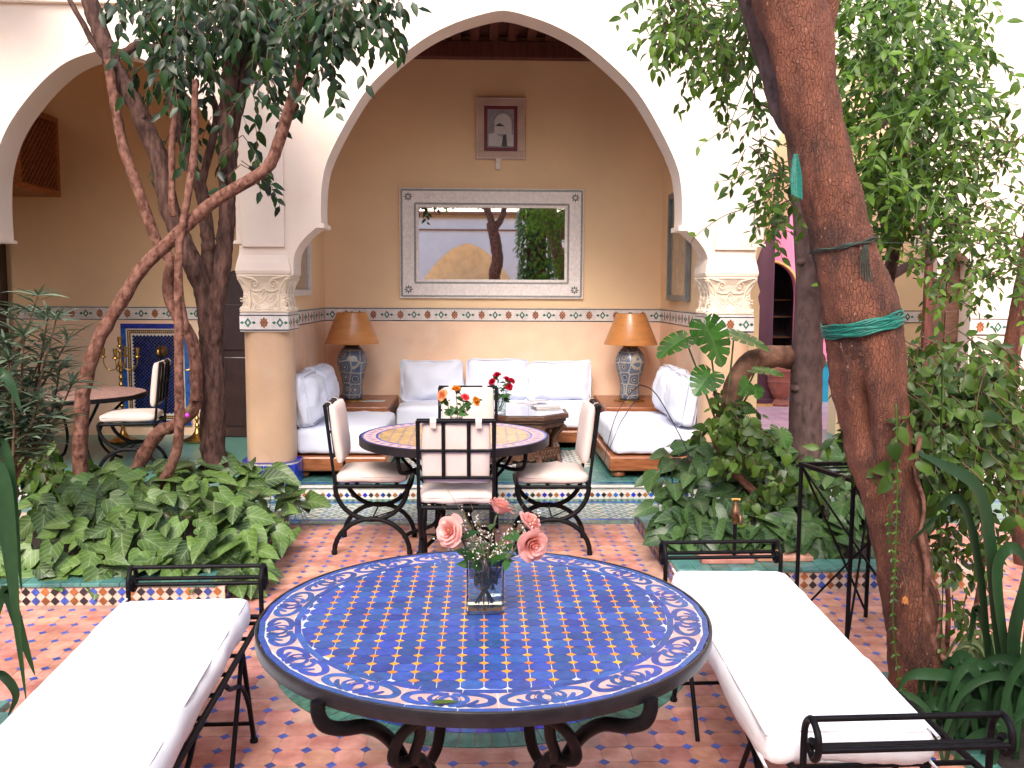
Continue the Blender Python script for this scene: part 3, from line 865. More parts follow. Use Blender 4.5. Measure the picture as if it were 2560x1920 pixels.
b = MB(); b.lathe([(.613, ZT-.033), (.627, ZT-.033), (.628, ZT-.030), (.628, ZT-.001), (.6265, ZT+.002), (.6205, ZT+.002), (.6195, ZT-.001), (.6195, ZT-.033)], 128, caps=False); b.build('iron_rim', m_rim, t1, smooth=40, world=False)
b = MB(); b.lathe([(.0, ZT-.025), (.612, ZT-.025), (.612, ZT-.029), (.0, ZT-.029)], 64, caps=False); b.build('underside', m_iron, t1, world=False)
px_, py_ = .0545, .0492
c_ = .0125
o8 = [(-px_/2+c_, -py_/2), (px_/2-c_, -py_/2), (px_/2-.004, -py_/2+.006), (px_/2, -py_/2+c_), (px_/2, py_/2-c_), (px_/2-.004, py_/2-.006), (px_/2-c_, py_/2), (-px_/2+c_, py_/2), (-px_/2+.004, py_/2-.006), (-px_/2, py_/2-c_), (-px_/2, -py_/2+c_), (-px_/2+.004, -py_/2+.006)]
o8 = [(x*.958, y*.945) for x, y in o8]
star = []
for k in range(4):
    a = k*PI/2
    star += [(.0125*math.cos(a), .0112*math.sin(a)), (.0062*math.cos(a+PI/4), .0062*math.sin(a+PI/4))]
m_tblue = M('cobalt_mosaic_glaze', (.026, .072, .285), .32, var=.2, scale=45, rand=.24, hue=.012, bump=.25, bscale=70, spec=.35, spots=((.06, .12, .32), 30, .62, .8), coord='Position')
tm = poly_prism(o8, .0035, 'blue_tile', m_tblue); sm_ = poly_prism(star, .0038, 'orange_star', m_orange)
cut = MB(); cuts = MB()
RF = .506
for j in range(-12, 13):
    for i in range(-11, 12):
        x, y = -.003+px_*(i+.5), -.06+py_*(j+.5)
        p = [(x+a, y+b_) for a, b_ in o8]
        if max(math.hypot(*q_) for q_ in p) < RF: inst('blue_tile', tm, (x, y, ZT-.003+U(0, .0006)), t1, rot=(U(-.008, .008), U(-.008, .008), U(-.02, .02)), world=False)
        else:
            r_ = clip_circle(p, RF)
            if r_ and area(r_) > 1.5e-4: cut.prism(r_, ZT-.003, ZT+.0005)
        x, y = -.003+px_*i, -.06+py_*j
        p = [(x+a, y+b_) for a, b_ in star]
        if max(math.hypot(*q_) for q_ in p) < RF: inst('orange_star', sm_, (x, y, ZT-.003+U(0, .0006)), t1, rot=(0, 0, U(-.05, .05)), world=False)
tag(cut.build('cut_tile', m_tblue, t1, world=False), kind='stuff')
NB = 32
for r0, r1 in ((.509, .526), (.604, .6195)):
    lm = poly_prism(wedge(r0, r1, -PI/NB, PI/NB, .0012), .0035, 'blue_border_tile', m_tblue)
    for k in range(NB): inst('blue_border_tile', lm, (0, 0, ZT-.003+U(0, .0005)), t1, rot=(0, 0, 2*PI*k/NB), world=False)
def ribbon(b, pts, w, z, rm=.565, uw=.222, vh=.072):
    p = bez([(x, y, 0) for x, y in pts], 5)
    n = len(p)
    vs = []
    for i, q_ in enumerate(p):
        t = (p[min(i+1, n-1)]-p[max(i-1, 0)])
        t = V((t.x*uw, t.y*vh, 0)).normalized()
        nn = V((-t.y, t.x, 0))
        ww = w*(.35+.65*math.sin(PI*min(1, (i+.6)/n))**.6)
        for s in (1, -1):
            u, v_ = q_.x*uw+nn.x*ww*s, q_.y*vh+nn.y*ww*s
            a, r = u/rm, rm-v_
            vs.append((r*math.cos(a), r*math.sin(a), z))
    b.add(vs, [(2*i, 2*i+1, 2*i+3, 2*i+2) for i in range(n-1)])
bt = MB()
bt.prism(wedge(.528, .602, -PI/16, PI/16, .0012), 0, .003)
bt.mi = 1
for s in (1, -1):
    ribbon(bt, [(s*.06, .40), (s*.18, .47), (s*.33, .40), (s*.435, .16), (s*.43, -.14), (s*.34, -.30), (s*.24, -.34), (s*.17, -.25)], .0100, .0034)
    ribbon(bt, [(s*.02, .44), (s*.13, .30), (s*.17, .02), (s*.09, -.26), (s*.02, -.40)], .0110, .0036)
    ribbon(bt, [(s*.10, -.44), (s*.20, -.30), (s*.27, -.10), (s*.30, .06)], .0065, .0038)
    ribbon(bt, [(0, .30), (s*.07, .10), (s*.06, -.15), (0, -.34)], .0065, .0040)
bt.mi = 0
for s in (1, -1):
    ribbon(bt, [(s*.115, .24), (s*.145, .10), (s*.15, -.04)], .0042, .0044)
    ribbon(bt, [(s*.03, -.08), (s*.0, -.2), (s*.0, -.3)], .0036, .0046)
bm1 = bt.build('border_tile', [m_biscuit, m_tblue], link=False)
for k in range(16): inst('border_tile', bm1, (0, 0, ZT-.003), t1, rot=(0, 0, 2*PI*(k+.5)/16+.05), world=False)
def loc1(px, py, y): return W(px, py, y)-TAB1
front = [loc1(798, 1752, 2.03), loc1(800, 1785, 2.03), loc1(818, 1812, 2.04), loc1(860, 1820, 2.07), loc1(915, 1814, 2.12), loc1(958, 1832, 2.17), loc1(992, 1866, 2.21), loc1(1022, 1910, 2.26), V((-.14, -.24, .40)), V((-.15, -.22, .22)), V((-.24, -.32, .06)), V((-.30, -.37, .012))]
curl_a = [loc1(1052, 1800, 2.12), loc1(1050, 1845, 2.16), loc1(1036, 1892, 2.2), V((-.16, -.28, .45)), V((-.15, -.24, .32))]
curl_b = [loc1(1046, 1800, 2.10), loc1(1014, 1826, 2.12), loc1(990, 1865, 2.15), loc1(990, 1905, 2.17), V((-.16, -.30, .46)), V((-.14, -.24, .36))]
for sx, sy in ((1, 1), (-1, 1), (1, -1), (-1, -1)):
    fl_ = lambda pts: [V((p.x*sx, p.y*sy, p.z)) for p in pts]
    b = MB(); b.tube(bez(fl_(front), 6), .0175, 10); b.lathe([(.025, 0), (.025, .012), (.017, .02)], 10, (-.30*sx, -.37*sy, 0))
    l = b.build('leg', m_iron, t1, smooth=60, world=False)
    b = MB(); b.tube(bez(fl_(curl_a), 6), .0145, 8); b.tube(bez(fl_(curl_b), 6), .0145, 8); b.build('curl', m_iron, l, smooth=60, world=False)

T2 = V((-.188, 5.80, 0)); R2 = .60
t2 = thing('mosaic_table', 'round yellow mosaic table ringed by four iron chairs', 'table', T2)
b = MB(); b.lathe([(.55, ZT-.035), (.582, ZT-.03), (.582, ZT-.0010), (.0, ZT-.0010)], 72, caps=False); b.build('table_bed', m_biscuit, t2, world=False)
b = MB(); b.lathe([(.583, ZT-.05), (.60, ZT-.05), (.601, ZT-.001), (.590, ZT+.002), (.589, ZT-.05)], 96, caps=False); b.build('iron_rim', m_rim, t2, smooth=40, world=False)
b = MB(); b.lathe([(.0, ZT-.034), (.58, ZT-.034), (.58, ZT-.046), (.0, ZT-.046)], 48, caps=False); b.build('underside', m_iron, t2, world=False)
m_yel = M('honey_mosaic_glaze', (.44, .28, .125), .38, var=.2, scale=30, rand=.16, hue=.012, bump=.2, bscale=60)
px2, py2 = .066, .045
o2 = [(-px2/2+.009, -py2/2), (px2/2-.009, -py2/2), (px2/2, -py2/2+.008), (px2/2, py2/2-.008), (px2/2-.009, py2/2), (-px2/2+.009, py2/2), (-px2/2, py2/2-.008), (-px2/2, -py2/2+.008)]
o2 = [(x*.97, y*.96) for x, y in o2]
ym = poly_prism(o2, .0035, 'honey_tile', m_yel)
st2 = poly_prism([(-.008, 0), (0, -.010), (.008, 0), (0, .010)], .004, 'blue_star', m_bluein)
cut = MB(); cuts = MB()
for j in range(-14, 15):
    for i in range(-9, 10):
        x, y = px2*(i+.5), py2*(j+.5)
        p = [(x+a, y+b_) for a, b_ in o2]
        if max(math.hypot(*q_) for q_ in p) < .478: inst('honey_tile', ym, (x, y, ZT-.003+U(0, .0005)), t2, world=False)
        else:
            r_ = clip_circle(p, .478)
            if r_ and area(r_) > 1e-4: cut.prism(r_, ZT-.003, ZT+.0005)
        if math.hypot(px2*i, py2*j) < .465: cuts.prism([(px2*i+a, py2*j+b_) for a, b_ in ((-.0075, 0), (0, -.0095), (.0075, 0), (0, .0095))], ZT-.003, ZT+.0008)
tag(cut.build('cut_tile', m_yel, t2, world=False), kind='stuff')
tag(cuts.build('blue_star', m_bluein, t2, world=False), kind='stuff')
for r0, r1, n, mt_, nm, z in ((.482, .497, 40, m_bluein, 'blue_border_tile', .0035), (.499, .572, 46, m_biscuit, 'pink_border_tile', .003), (.574, .588, 40, m_bluein, 'blue_border_tile', .0035)):
    lm = poly_prism(wedge(r0, r1, -PI/n, PI/n, .0012), z, nm, mt_)
    for k in range(n): inst(nm, lm, (0, 0, ZT-.003), t2, rot=(0, 0, 2*PI*k/n), world=False)
lm = poly_prism([(.512, 0), (.535, -.014), (.560, 0), (.535, .014)], .0042, 'blue_lozenge', m_bluein)
for k in range(46): inst('blue_lozenge', lm, (0, 0, ZT-.003), t2, rot=(0, 0, 2*PI*k/46), world=False)
for k in range(4): scroll_leg(t2, .575, ZT-.046, k, .013)

# ------------------------------------------------------------------ iron chairs with cream cushions
def make_chair():
    r = thing('iron_chair', '', 'chair', (0, 0, 0), 0, 'iron chairs round the yellow mosaic table')
    hw = .205
    for s in (1, -1):
        b = MB()
        arch = [(s*hw, .235*math.cos(a), .215*math.sin(a)+.012) for a in [PI*k/16 for k in range(17)]]
        b.tube(arch, .0155, 8)
        for y in (.235, -.235): b.lathe([(.017, 0), (.019, .018), (.014, .03)], 10, (s*hw, y, 0))
        b.build('leg_arch', m_iron, r, smooth=60, world=False)
        b = MB()
        b.tube([(s*(hw-.002), .225*math.cos(a), .435-.215*math.sin(a)) for a in [PI*k/16 for k in range(17)]], .0155, 8)
        b.build('seat_arc', m_iron, r, smooth=60, world=False)
    b = MB()
    b.tube([(-hw, 0, .222), (hw, 0, .222)], .006, 6)
    b.tube([(-hw, -.215, .09), (hw, -.215, .09)], .005, 6)
    b.tube([(-hw, .13, .19), (hw, -.13, .19)], .004, 6)
    b.build('stretcher', m_iron, r, smooth=60, world=False)
    b = MB(); b.tube([(x, y, .435) for x, y in rrect(.212, .225, .03, 3)], .013, 8, True)
    for y in (-.1, .03, .15): b.box(-.2, .2, y-.012, y+.012, .43, .438)
    b.build('seat_frame', m_iron, r, smooth=60, world=False)
    b = MB(); b.rbox(.208, .222, .032, .028, Matrix.Translation((0, .0, .482)), 9, .014, .006, 3)
    b.tube([(x, y, .492) for x, y in rrect(.206, .220, .05, 5)], .0045, 5, True)
    b.build('seat_cushion', m_cush, r, smooth=60, world=False)
    b = MB()
    def bk(x, t): return (x, -.225-.055*t, .45+.485*t)
    for s in (1, -1):
        b = MB(); b.tube([bk(s*.21, -.05), bk(s*.21, .22), bk(s*.21, 1)], [.012, .010, .0125], 6)
        b.build('back_post', m_iron, r, smooth=60, world=False)
    b = MB()
    b.tube([bk(-.216, 1), bk(.216, 1)], .0135, 6)
    b.tube([bk(-.21, .33), bk(.21, .33)], .0105, 6); b.tube([bk(-.21, .65), bk(.21, .65)], .0085, 6)
    for x in (-.07, .07): b.tube([bk(x, .33), bk(x, 1)], .0105, 6)
    b.build('back_grille', m_iron, r, smooth=60, world=False)
    mt_ = Matrix.Translation((0, -.222, .755)) @ Matrix.Rotation(math.radians(6.5), 4, 'X')
    b = MB(); b.rbox(.19, .026, .185, .024, mt_, 9, 0, .007, 8)
    for i in range(len(b.v)):
        x, y, z = b.v[i]
        b.v[i] = (x, y+(.022*(1-(x/.19)**2)*(1-((z-.755)/.185)**2) if y > -.222-.02*(z-.755) else 0), z)
    b.build('back_cushion', m_cush, r, smooth=60, world=False)
    for x in (-.125, .125):
        b = MB()
        p = [(-.235, .905), (-.262, .95), (-.285, .953), (-.302, .93), (-.296, .895)]
        b.add([(x+s*.017, y, z) for y, z in p for s in (1, -1)], [(2*i, 2*i+1, 2*i+3, 2*i+2) for i in range(4)])
        b.build('strap', m_cush, r, world=False)
    return r
ch = make_chair()
for i, (x, y, rz, lab) in enumerate(((-.70, 5.86, -PI/2, 'iron chair with cream cushions, its side to us beside the left sofa'),
                                     (.43, 5.83, PI/2, 'iron chair with cream cushions on the bare terracotta side, facing the table from the right'),
                                     (-.155, 5.30, .0, 'iron chair turned with its open grille back towards the pink roses'),
                                     (-.12, 6.52, PI, 'iron chair beyond the yellow table, cushion back showing above the orange roses'))):
    o = ch if i == 0 else copy_tree(ch)
    o.location = (x, y, .0045); o.rotation_euler = (0, 0, rz); o['label'] = lab

# ------------------------------------------------------------------ the two benches
def make_bench(name_, L=1.55, Wd=.5):
    r = thing('iron_bench', '', 'bench', (0, 0, 0), 0, 'iron benches beside the blue table')
    hw, hl = Wd/2, L/2
    b = MB()
    for s in (1, -1): b.tube([(s*hw, -hl, .385), (s*hw, hl, .385)], .0105, 8)
    for e in (1, -1): b.tube([(-hw, e*hl, .385), (hw, e*hl, .385)], .0105, 8)
    b.build('seat_frame', m_iron, r, smooth=60, world=False)
    for k in range(10):
        y = -hl+.07+(L-.14)*k/9
        b = MB(); b.tube([(-hw, y, .385), (hw, y, .385)], .0075, 6); b.build('slat', m_iron, r, smooth=60, world=False)
    for e in (1, -1):
        for s in (1, -1):
            b = MB()
            ya = hl-.34
            b.tube([(s*hw, e*ya, .385), (s*(hw+.012), e*(ya+.10), .0)], .0095, 8)
            b.tube([(s*hw, e*ya, .385), (s*(hw+.004), e*(ya-.24), .0)], .0085, 8)
            b.lathe([(.015, 0), (.015, .01), (.01, .018)], 10, (s*(hw+.012), e*(ya+.10), 0))
            b.tube(bez([(s*hw, e*(ya-.33), .375), (s*hw, e*(ya-.26), .375), (s*hw, e*(ya-.19), .33), (s*hw, e*(ya-.02), .26), (s*(hw+.006), e*(ya+.06), .15), (s*(hw+.012), e*(ya+.095), .03)], 5), .0085, 8)
            b.build('leg', m_iron, r, smooth=60, world=False)
            b = MB()
            sp = [(e*hl, .385), (e*hl, .50), (e*(hl+.008), .545), (e*(hl+.045), .575), (e*(hl+.085), .553), (e*(hl+.092), .51), (e*(hl+.072), .482), (e*(hl+.046), .487), (e*(hl+.04), .512), (e*(hl+.056), .522)]
            b.tube(bez([(s*hw, y, z) for y, z in sp], 6), .0095, 8)
            b.build('arm_scroll', m_iron, r, smooth=60, world=False)
        for y, z in ((e*(hl+.045), .575), (e*(hl+.0915), .515), (e*(hl+.05), .505)):
            b = MB(); b.tube([(-hw, y, z), (hw, y, z)], .0085, 8); b.build('arm_bar', m_iron, r, smooth=60, world=False)
        b = MB(); b.tube([(-hw-.01, e*(hl-.26), .08), (hw+.01, e*(hl-.26), .08)], .0075, 6); b.build('stretcher', m_iron, r, smooth=60, world=False)
    b = MB(); b.rbox(hw-.004, hl-.055, .058, .052, Matrix.Translation((0, 0, .436)), 18, .016, .012, 5)
    cu = b.build('cushion', m_canvas, r, smooth=60, world=False)
    for z in (.480, .394):
        b = MB()
        lp = bez([(x, y, z+.003*noise.noise(V((x*6, y*6, z*9)))) for x, y in rrect(hw-.0235, hl-.075, .05, 6)]+[rrect(hw-.0235, hl-.075, .05, 6)[0]+(z,)], 2)
        b.tube(lp, .0045, 6); b.build('piping', m_canvas, cu, smooth=60, world=False)
    return r
be = make_bench('b')
for i, (x, y, rz, lab) in enumerate(((-1.08, 2.70, math.radians(2.2), 'iron bench with white cushion on the leafy bed side of the blue table'),
                                     (1.05, 3.03, math.radians(2.0), 'iron bench with white cushion next to the leaning red trunk'))):
    o = be if i == 0 else copy_tree(be)
    o.location = (x, y, .0045); o.rotation_euler = (0, 0, rz); o['label'] = lab
    for q_ in o.children:
        if q_.name.startswith('cushion'): q_.rotation_euler.z, q_.location.x = (math.radians(-4.0), -.05) if i else (math.radians(1.2), .0)

# ------------------------------------------------------------------ sofas, pillows, corner tables, lamps
def bun(b, x, y, z=.1): b.lathe([(.03, 0), (.055, .012), (.062, .03), (.05, .052), (.04, .06)], 16, (x, y, z))
def sofa(x0, x1, y0, y1, label, front):
    t = thing('low_sofa', label, 'sofa', ((x0+x1)/2, (y0+y1)/2, .105), 0, 'low sofas round the alcove')
    b = MB(); b.box(x0, x1, y0, y1, .165, .29); b.build('base', m_wood if front != 'y' else m_woodh, t, bevel=.018)
    for x in (x0+.09, x1-.09):
        for y in (y0+.09, y1-.09):
            b = MB(); bun(b, x, y, .104); b.build('foot', m_wood, t, smooth=50)
    hx, hy = (x1-x0)/2, (y1-y0)/2
    b = MB(); b.rbox(hx-.03, hy-.03, .112, .055, Matrix.Translation(((x0+x1)/2, (y0+y1)/2, .405)), 12, .012, .012, x0*3)
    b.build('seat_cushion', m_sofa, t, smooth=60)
    return t
sofa(-1.60, -.80, 7.50, 8.72, 'low white sofa with wooden base beside the left pillar', 'x')
sofa(1.04, 1.86, 7.50, 8.74, 'low white sofa with wooden base behind the monstera plant', 'x')
sofa(-.90, 1.16, 8.93, 9.80, 'long low white sofa under the mirror', 'y')
def pillow(x, y, z, w, h, d, rz, tilt, label, seed):
    mt_ = Matrix.Translation((x, y, z)) @ Matrix.Rotation(rz, 4, 'Z') @ Matrix.Rotation(tilt, 4, 'X')
    t = thing('cushion', label, 'cushion', (x, y, z-h/2), 0, 'white back cushions on the sofas')
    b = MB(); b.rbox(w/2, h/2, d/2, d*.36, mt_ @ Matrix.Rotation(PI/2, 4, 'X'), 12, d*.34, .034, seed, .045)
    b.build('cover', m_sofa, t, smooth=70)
    for s in (1, -1):
        b = MB()
        pr = rrect(w/2-.012, h/2-.012, .06, 5)
        b.tube([mt_ @ V((x_*(1-.045*(1-(abs(y_)/(h/2))**3)), s*d*.29, y_*(1-.045*(1-(abs(x_)/(w/2))**3)))) for x_, y_ in pr], .005, 5, True)
        b.build('piping', m_sofa, t, smooth=60)
    return t
pillow(-.545, 9.56, .715, .68, .44, .17, 0, math.radians(-8), 'square white cushion at the left lamp end of the long sofa', 1)
pillow(.135, 9.58, .725, .68, .46, .17, math.radians(1), math.radians(-8), 'middle square white cushion right behind the red roses', 2)
pillow(.79, 9.56, .715, .68, .44, .17, math.radians(-1), math.radians(-8), 'square white cushion on the long sofa nearest the lamp by the monstera', 3)
pillow(-1.50, 7.80, .735, .58, .45, .19, PI/2, math.radians(-9), 'plump white cushion touching the left pillar', 4)
pillow(-1.50, 8.40, .755, .56, .45, .19, PI/2-.03, math.radians(-10), 'white cushion against the left wall, half behind its fellow at the pillar', 5)
pillow(1.72, 7.80, .735, .58, .45, .19, -PI/2, math.radians(-9), 'plump white cushion partly covered by monstera leaves', 6)
pillow(1.72, 8.38, .755, .56, .45, .19, -PI/2+.04, math.radians(-11), 'white cushion against the right wall beneath the lamp', 7)
m_vase = None
def lamp_mat():
    m, N, L, P = new_mat('blue_cream_pottery')
    v = vecs(N, L, 'Object', (1, 1, .95))
    vo = N.new('ShaderNodeTexVoronoi'); vo.inputs['Scale'].default_value = 9.5; vo.inputs['Randomness'].default_value = .25
    ve = N.new('ShaderNodeTexVoronoi'); ve.inputs['Scale'].default_value = 9.5; ve.inputs['Randomness'].default_value = .25; ve.feature = 'DISTANCE_TO_EDGE'
    L.new(v, vo.inputs['Vector']); L.new(v, ve.inputs['Vector'])
    r = N.new('ShaderNodeValToRGB')
    r.color_ramp.interpolation = 'CONSTANT'
    e = r.color_ramp.elements
    e[0].position = 0; e[0].color = rgb((.10, .045, .05))
    e[1].position = .12; e[1].color = rgb((.36, .31, .23))
    for p_, c2 in ((.20, (.045, .06, .11)), (.30, (.28, .27, .23)), (.36, (.05, .085, .16)), (.47, (.09, .12, .17))):
        k = e.new(p_); k.color = rgb(c2)
    L.new(vo.outputs['Distance'], r.inputs[0])
    lt = N.new('ShaderNodeMath'); lt.operation = 'LESS_THAN'; lt.inputs[1].default_value = .055
    L.new(ve.outputs['Distance'], lt.inputs[0])
    c = mixc(N, L, lt.outputs[0], r.outputs[0], (.34, .31, .25))
    c = mixc(N, L, noise_fac(N, L, v, 60, 3, .5, .7), c, mixc(N, L, .5, c, (.05, .06, .09)))
    L.new(c, P.inputs['Base Color']); P.inputs['Roughness'].default_value = .3
    return m
m_vase = lamp_mat()
m_shade = M('tan_parchment_shade', (.50, .205, .06), .38, var=.1, scale=5, stretch=(1, 1, 6), bump=.15, bscale=20, coat=.3)
def corner_table(x0, x1, y0, y1, label):
    t = thing('corner_table', label, 'table', ((x0+x1)/2, (y0+y1)/2, .105), 0, 'wooden corner tables under the lamps')
    b = MB(); b.box(x0, x1, y0, y1, .42, .54); b.build('top', m_woodh, t, bevel=.012)
    b = MB(); b.box(x0+.06, x1-.06, y0+.06, y1-.03, .11, .419); b.build('body', m_woodh, t, bevel=.006)
corner_table(-1.68, -.915, 8.78, 9.82, 'red-brown wooden corner table on the side of the left pillar')
corner_table(1.175, 1.88, 8.80, 9.82, 'red-brown wooden corner table on the side of the monstera')
def lamp(x, y, label, rz):
    t = thing('table_lamp', label, 'lamp', (x, y, .541), rz, 'pottery lamps in the alcove corners')
    b = MB(); b.lathe([(.155, 0), (.155, .012), (.1, .02)], 28); b.build('foot_plate', m_brass, t, smooth=40, world=False)
    b = MB(); b.lathe([(.098, .02), (.104, .03), (.100, .08), (.098, .14), (.105, .20), (.122, .27), (.143, .34), (.152, .395), (.148, .44), (.128, .49), (.098, .525), (.075, .545)], 40); b.build('vase_body', m_vase, t, smooth=60, world=False)
    b = MB(); b.lathe([(.074, .545), (.080, .552), (.072, .585), (.06, .60)], 28); b.build('collar', m_brass, t, smooth=40, world=False)
    b = MB(); b.tube([(0, 0, .59), (0, 0, .90)], .012, 8); b.build('stem', m_brass, t, smooth=40, world=False)
    b = MB(); b.lathe([(.270, .575), (.272, .580), (.148, .888), (.146, .888), (.268, .578)], 48, caps=False); b.build('lamp_shade', m_shade, t, smooth=50, world=False)
    b = MB(); b.tube([(0, 0, .88), (.147, 0, .885)], .003, 5); b.tube([(0, 0, .88), (-.075, .127, .885)], .003, 5); b.tube([(0, 0, .88), (-.075, -.127, .885)], .003, 5); b.build('shade_spider', m_brass, t, world=False)
lamp(-1.335, 9.33, 'blue patterned pottery lamp with tan shade, left of the mirror', .3)
lamp(1.49, 9.33, 'blue patterned pottery lamp with tan shade, on the monstera side of the mirror', 1.9)

# carved coffee table
CT = V((.36, 8.42, .105))
ct = thing('coffee_table', 'dark carved octagonal coffee table before the long sofa', 'table', CT)
def octp(r, a0=PI/8): return [(r*math.cos(a0+k*PI/4), r*math.sin(a0+k*PI/4)) for k in range(8)]
b = MB(); b.prism(octp(.44), .405, .445); b.prism(octp(.415), .375, .404); b.prism(octp(.395), .33, .374); b.build('top', m_dark, ct, bevel=.005, world=False)
b = MB(); b.prism(octp(.40), .446, .450); b.build('glass_pane', M('grey_glass_top', (.07, .06, .065), .06, spec=.8, coat=1), ct, world=False)
b = MB(); b.prism(octp(.26), .04, .329); b.build('core', m_dark, ct, world=False)
for k in range(8):
    a = PI/8+k*PI/4
    at = lambda r, z: (r*math.cos(a), r*math.sin(a), z)
    b = MB(); b.tube(bez([at(.40, .335), at(.37, .30), at(.32, .24), at(.30, .16), at(.33, .07), at(.36, .002)], 4), [.034, .033, .03, .028, .026, .024, .023, .022, .021, .02, .02, .02, .022, .024, .026, .028, .03, .03, .03, .03, .03][:21], 6)
    b.build('leg', m_dark, ct, smooth=50, world=False)
    b = MB()
    p0, p1 = V(at(.345, 0)), V((.345*math.cos(a+PI/4), .345*math.sin(a+PI/4), 0))
    d = (p1-p0)
    pol = [(0, .01), (.1, .045), (.3, .03), (.5, .055), (.7, .03), (.9, .045), (1, .01), (1, .14), (0, .14)]
    nr = V((d.y, -d.x, 0)).normalized()
    b.prism(pol, -.012, .012, mp=lambda u, z, h: tuple(p0+d*u+nr*h+V((0, 0, z))))
    for q_ in range(6): b.tube([tuple(p0+d*(.12+.15*q_+.05*math.cos(w))+nr*.014+V((0, 0, .09+.03*math.sin(w)))) for w in [j*.8 for j in range(8)]], .005, 4)
    b.build('carved_apron', m_dark, ct, world=False)

# ------------------------------------------------------------------ mirror, pictures
m_mir, N, L, P = new_mat('mirror_silver'); P.inputs['Metallic'].default_value = 1; P.inputs['Roughness'].default_value = .015; P.inputs['Base Color'].default_value = (.9, .9, .9, 1)
m_bone = M('engraved_white_metal', (.90, .83, .79), .5, var=.08, scale=30, bump=.5, bscale=70)
m_inlay = M('dark_inlay', (.05, .07, .065), .4)
YM = YB-.03
mr_ = thing('mirror', 'wide mirror in an engraved white frame over the long sofa', 'mirror', (.08, YB-.02, 1.58))
def fr_rect(b, x0, x1, z0, z1, w, y0, y1):
    b.box(x0, x1, y0, y1, z1-w, z1); b.box(x0, x1, y0, y1, z0, z0+w); b.box(x0, x0+w, y0, y1, z0+w, z1-w); b.box(x1-w, x1, y0, y1, z0+w, z1-w)
MX0, MX1, MZ0, MZ1 = -.893, 1.048, 1.572, 2.722
b = MB(); fr_rect(b, MX0, MX1, MZ0, MZ1, .20, YB-.045, YB-.002); b.build('frame', m_bone, mr_, bevel=.004)
b = MB(); b.box(MX0+.195, MX1-.195, YB-.03, YB-.02, MZ0+.195, MZ1-.195); b.build('glass', m_mir, mr_)
for x0, x1, z0, z1 in ((MX0+.022, MX1-.022, MZ0+.022, MZ1-.022), (MX0+.163, MX1-.163, MZ0+.163, MZ1-.163)):
    b = MB()
    def run(p, q_):
        p, q_ = V(p), V(q_)
        n = int((q_-p).length/.026)
        d = (q_-p)/n
        s_ = V((d.z, 0, -d.x)).normalized()
        for k in range(n):
            c0 = p+d*(k+.5)
            for s in (1, -1): b.tube([c0+d*(-.5)+s_*(.010*s), c0+s_*(-.010*s), c0+d*.5+s_*(.010*s)], .0024, 4)
    run((x0, YB-.047, z0), (x1, YB-.047, z0)); run((x1, YB-.047, z0), (x1, YB-.047, z1)); run((x1, YB-.047, z1), (x0, YB-.047, z1)); run((x0, YB-.047, z1), (x0, YB-.047, z0))
    tag(b.build('chain_inlay', m_inlay, mr_), kind='stuff')
for x in (MX0+.092, MX1-.092):
    for z in (MZ0+.092, MZ1-.092):
        b = MB()
        for k in range(8):
            a = k*PI/4
            b.prism([(x+.008*math.cos(a), z+.008*math.sin(a)), (x+.03*math.cos(a-.3), z+.03*math.sin(a-.3)), (x+.046*math.cos(a), z+.046*math.sin(a)), (x+.03*math.cos(a+.3), z+.03*math.sin(a+.3))], YB-.048, YB-.044, mp=lambda u, v_, d_: (u, d_, v_))
        b.build('rosette', m_inlay if k % 2 else m_brown, mr_)
for (x, z), ln, hz in (((.08, MZ0+.092), 1.45, 1), ((.08, MZ1-.092), 1.45, 1), ((MX0+.092, 2.15), .7, 0), ((MX1-.092, 2.15), .7, 0)):
    b = MB()
    n = int(ln/.075)
    for k in range(n):
        u0 = -ln/2+.075*(k+.5)
        w = [(u0+.03*math.cos(.9*j)*(1-j/12), .032*math.sin(.9*j)*(1-j/12)) for j in range(9)]
        b.tube([(x+u, YB-.046, z+v_) if hz else (x+v_, YB-.046, z+u) for u, v_ in w], .0042, 4)
        b.tube([(x+u0-.03, YB-.046, z+.04), (x+u0+.04, YB-.046, z-.04)] if hz else [(x+.04, YB-.046, z+u0-.03), (x-.04, YB-.046, z+u0+.04)], .0035, 4)
    tag(b.build('engraving', m_bone, mr_), kind='stuff')

PX0, PX1, PZ0, PZ1 = -.092, .425, 3.02, 3.655
pf = thing('framed_picture', 'small picture with a dark red mount in a pale frame, high over the mirror', 'picture', (.165, YB-.02, 3.02))
b = MB(); fr_rect(b, PX0, PX1, PZ0, PZ1, .085, YB-.05, YB-.003); b.build('frame', M('pale_pink_frame', (.58, .42, .36), .6, bump=.8, bscale=60), pf, bevel=.006)
b = MB()
for k in range(36):
    for z in (PZ0+.014, PZ1-.014): b.lathe([(.006, 0), (.004, .006)], 6, (PX0+.008+.0144*k, YB-.0535, z))
for k in range(44):
    for x in (PX0+.012, PX1-.012): b.lathe([(.006, 0), (.004, .006)], 6, (x, YB-.0535, PZ0+.01+.0143*k))
tag(b.build('bead_trim', m_bone, pf), kind='stuff')
b = MB(); b.box(PX0+.084, PX1-.084, YB-.03, YB-.022, PZ0+.084, PZ1-.084); b.build('mount', M('dark_red_mount', (.17, .012, .028), .5), pf)
b = MB(); b.box(PX0+.12, PX1-.12, YB-.034, YB-.03, PZ0+.125, PZ1-.12); b.build('print', M('grey_print', (.27, .25, .30), .4, var=.25, scale=14), pf)
b = MB(); cx_, z0_ = .19, 3.33
b.prism([(cx_-.09, z0_-.05), (cx_+.09, z0_-.05)]+[(cx_+.09*math.cos(a), z0_+.06+.10*math.sin(a)) for a in [PI*k/12 for k in range(13)]], YB-.0365, YB-.0345, mp=lambda u, v_, d_: (u, d_, v_))
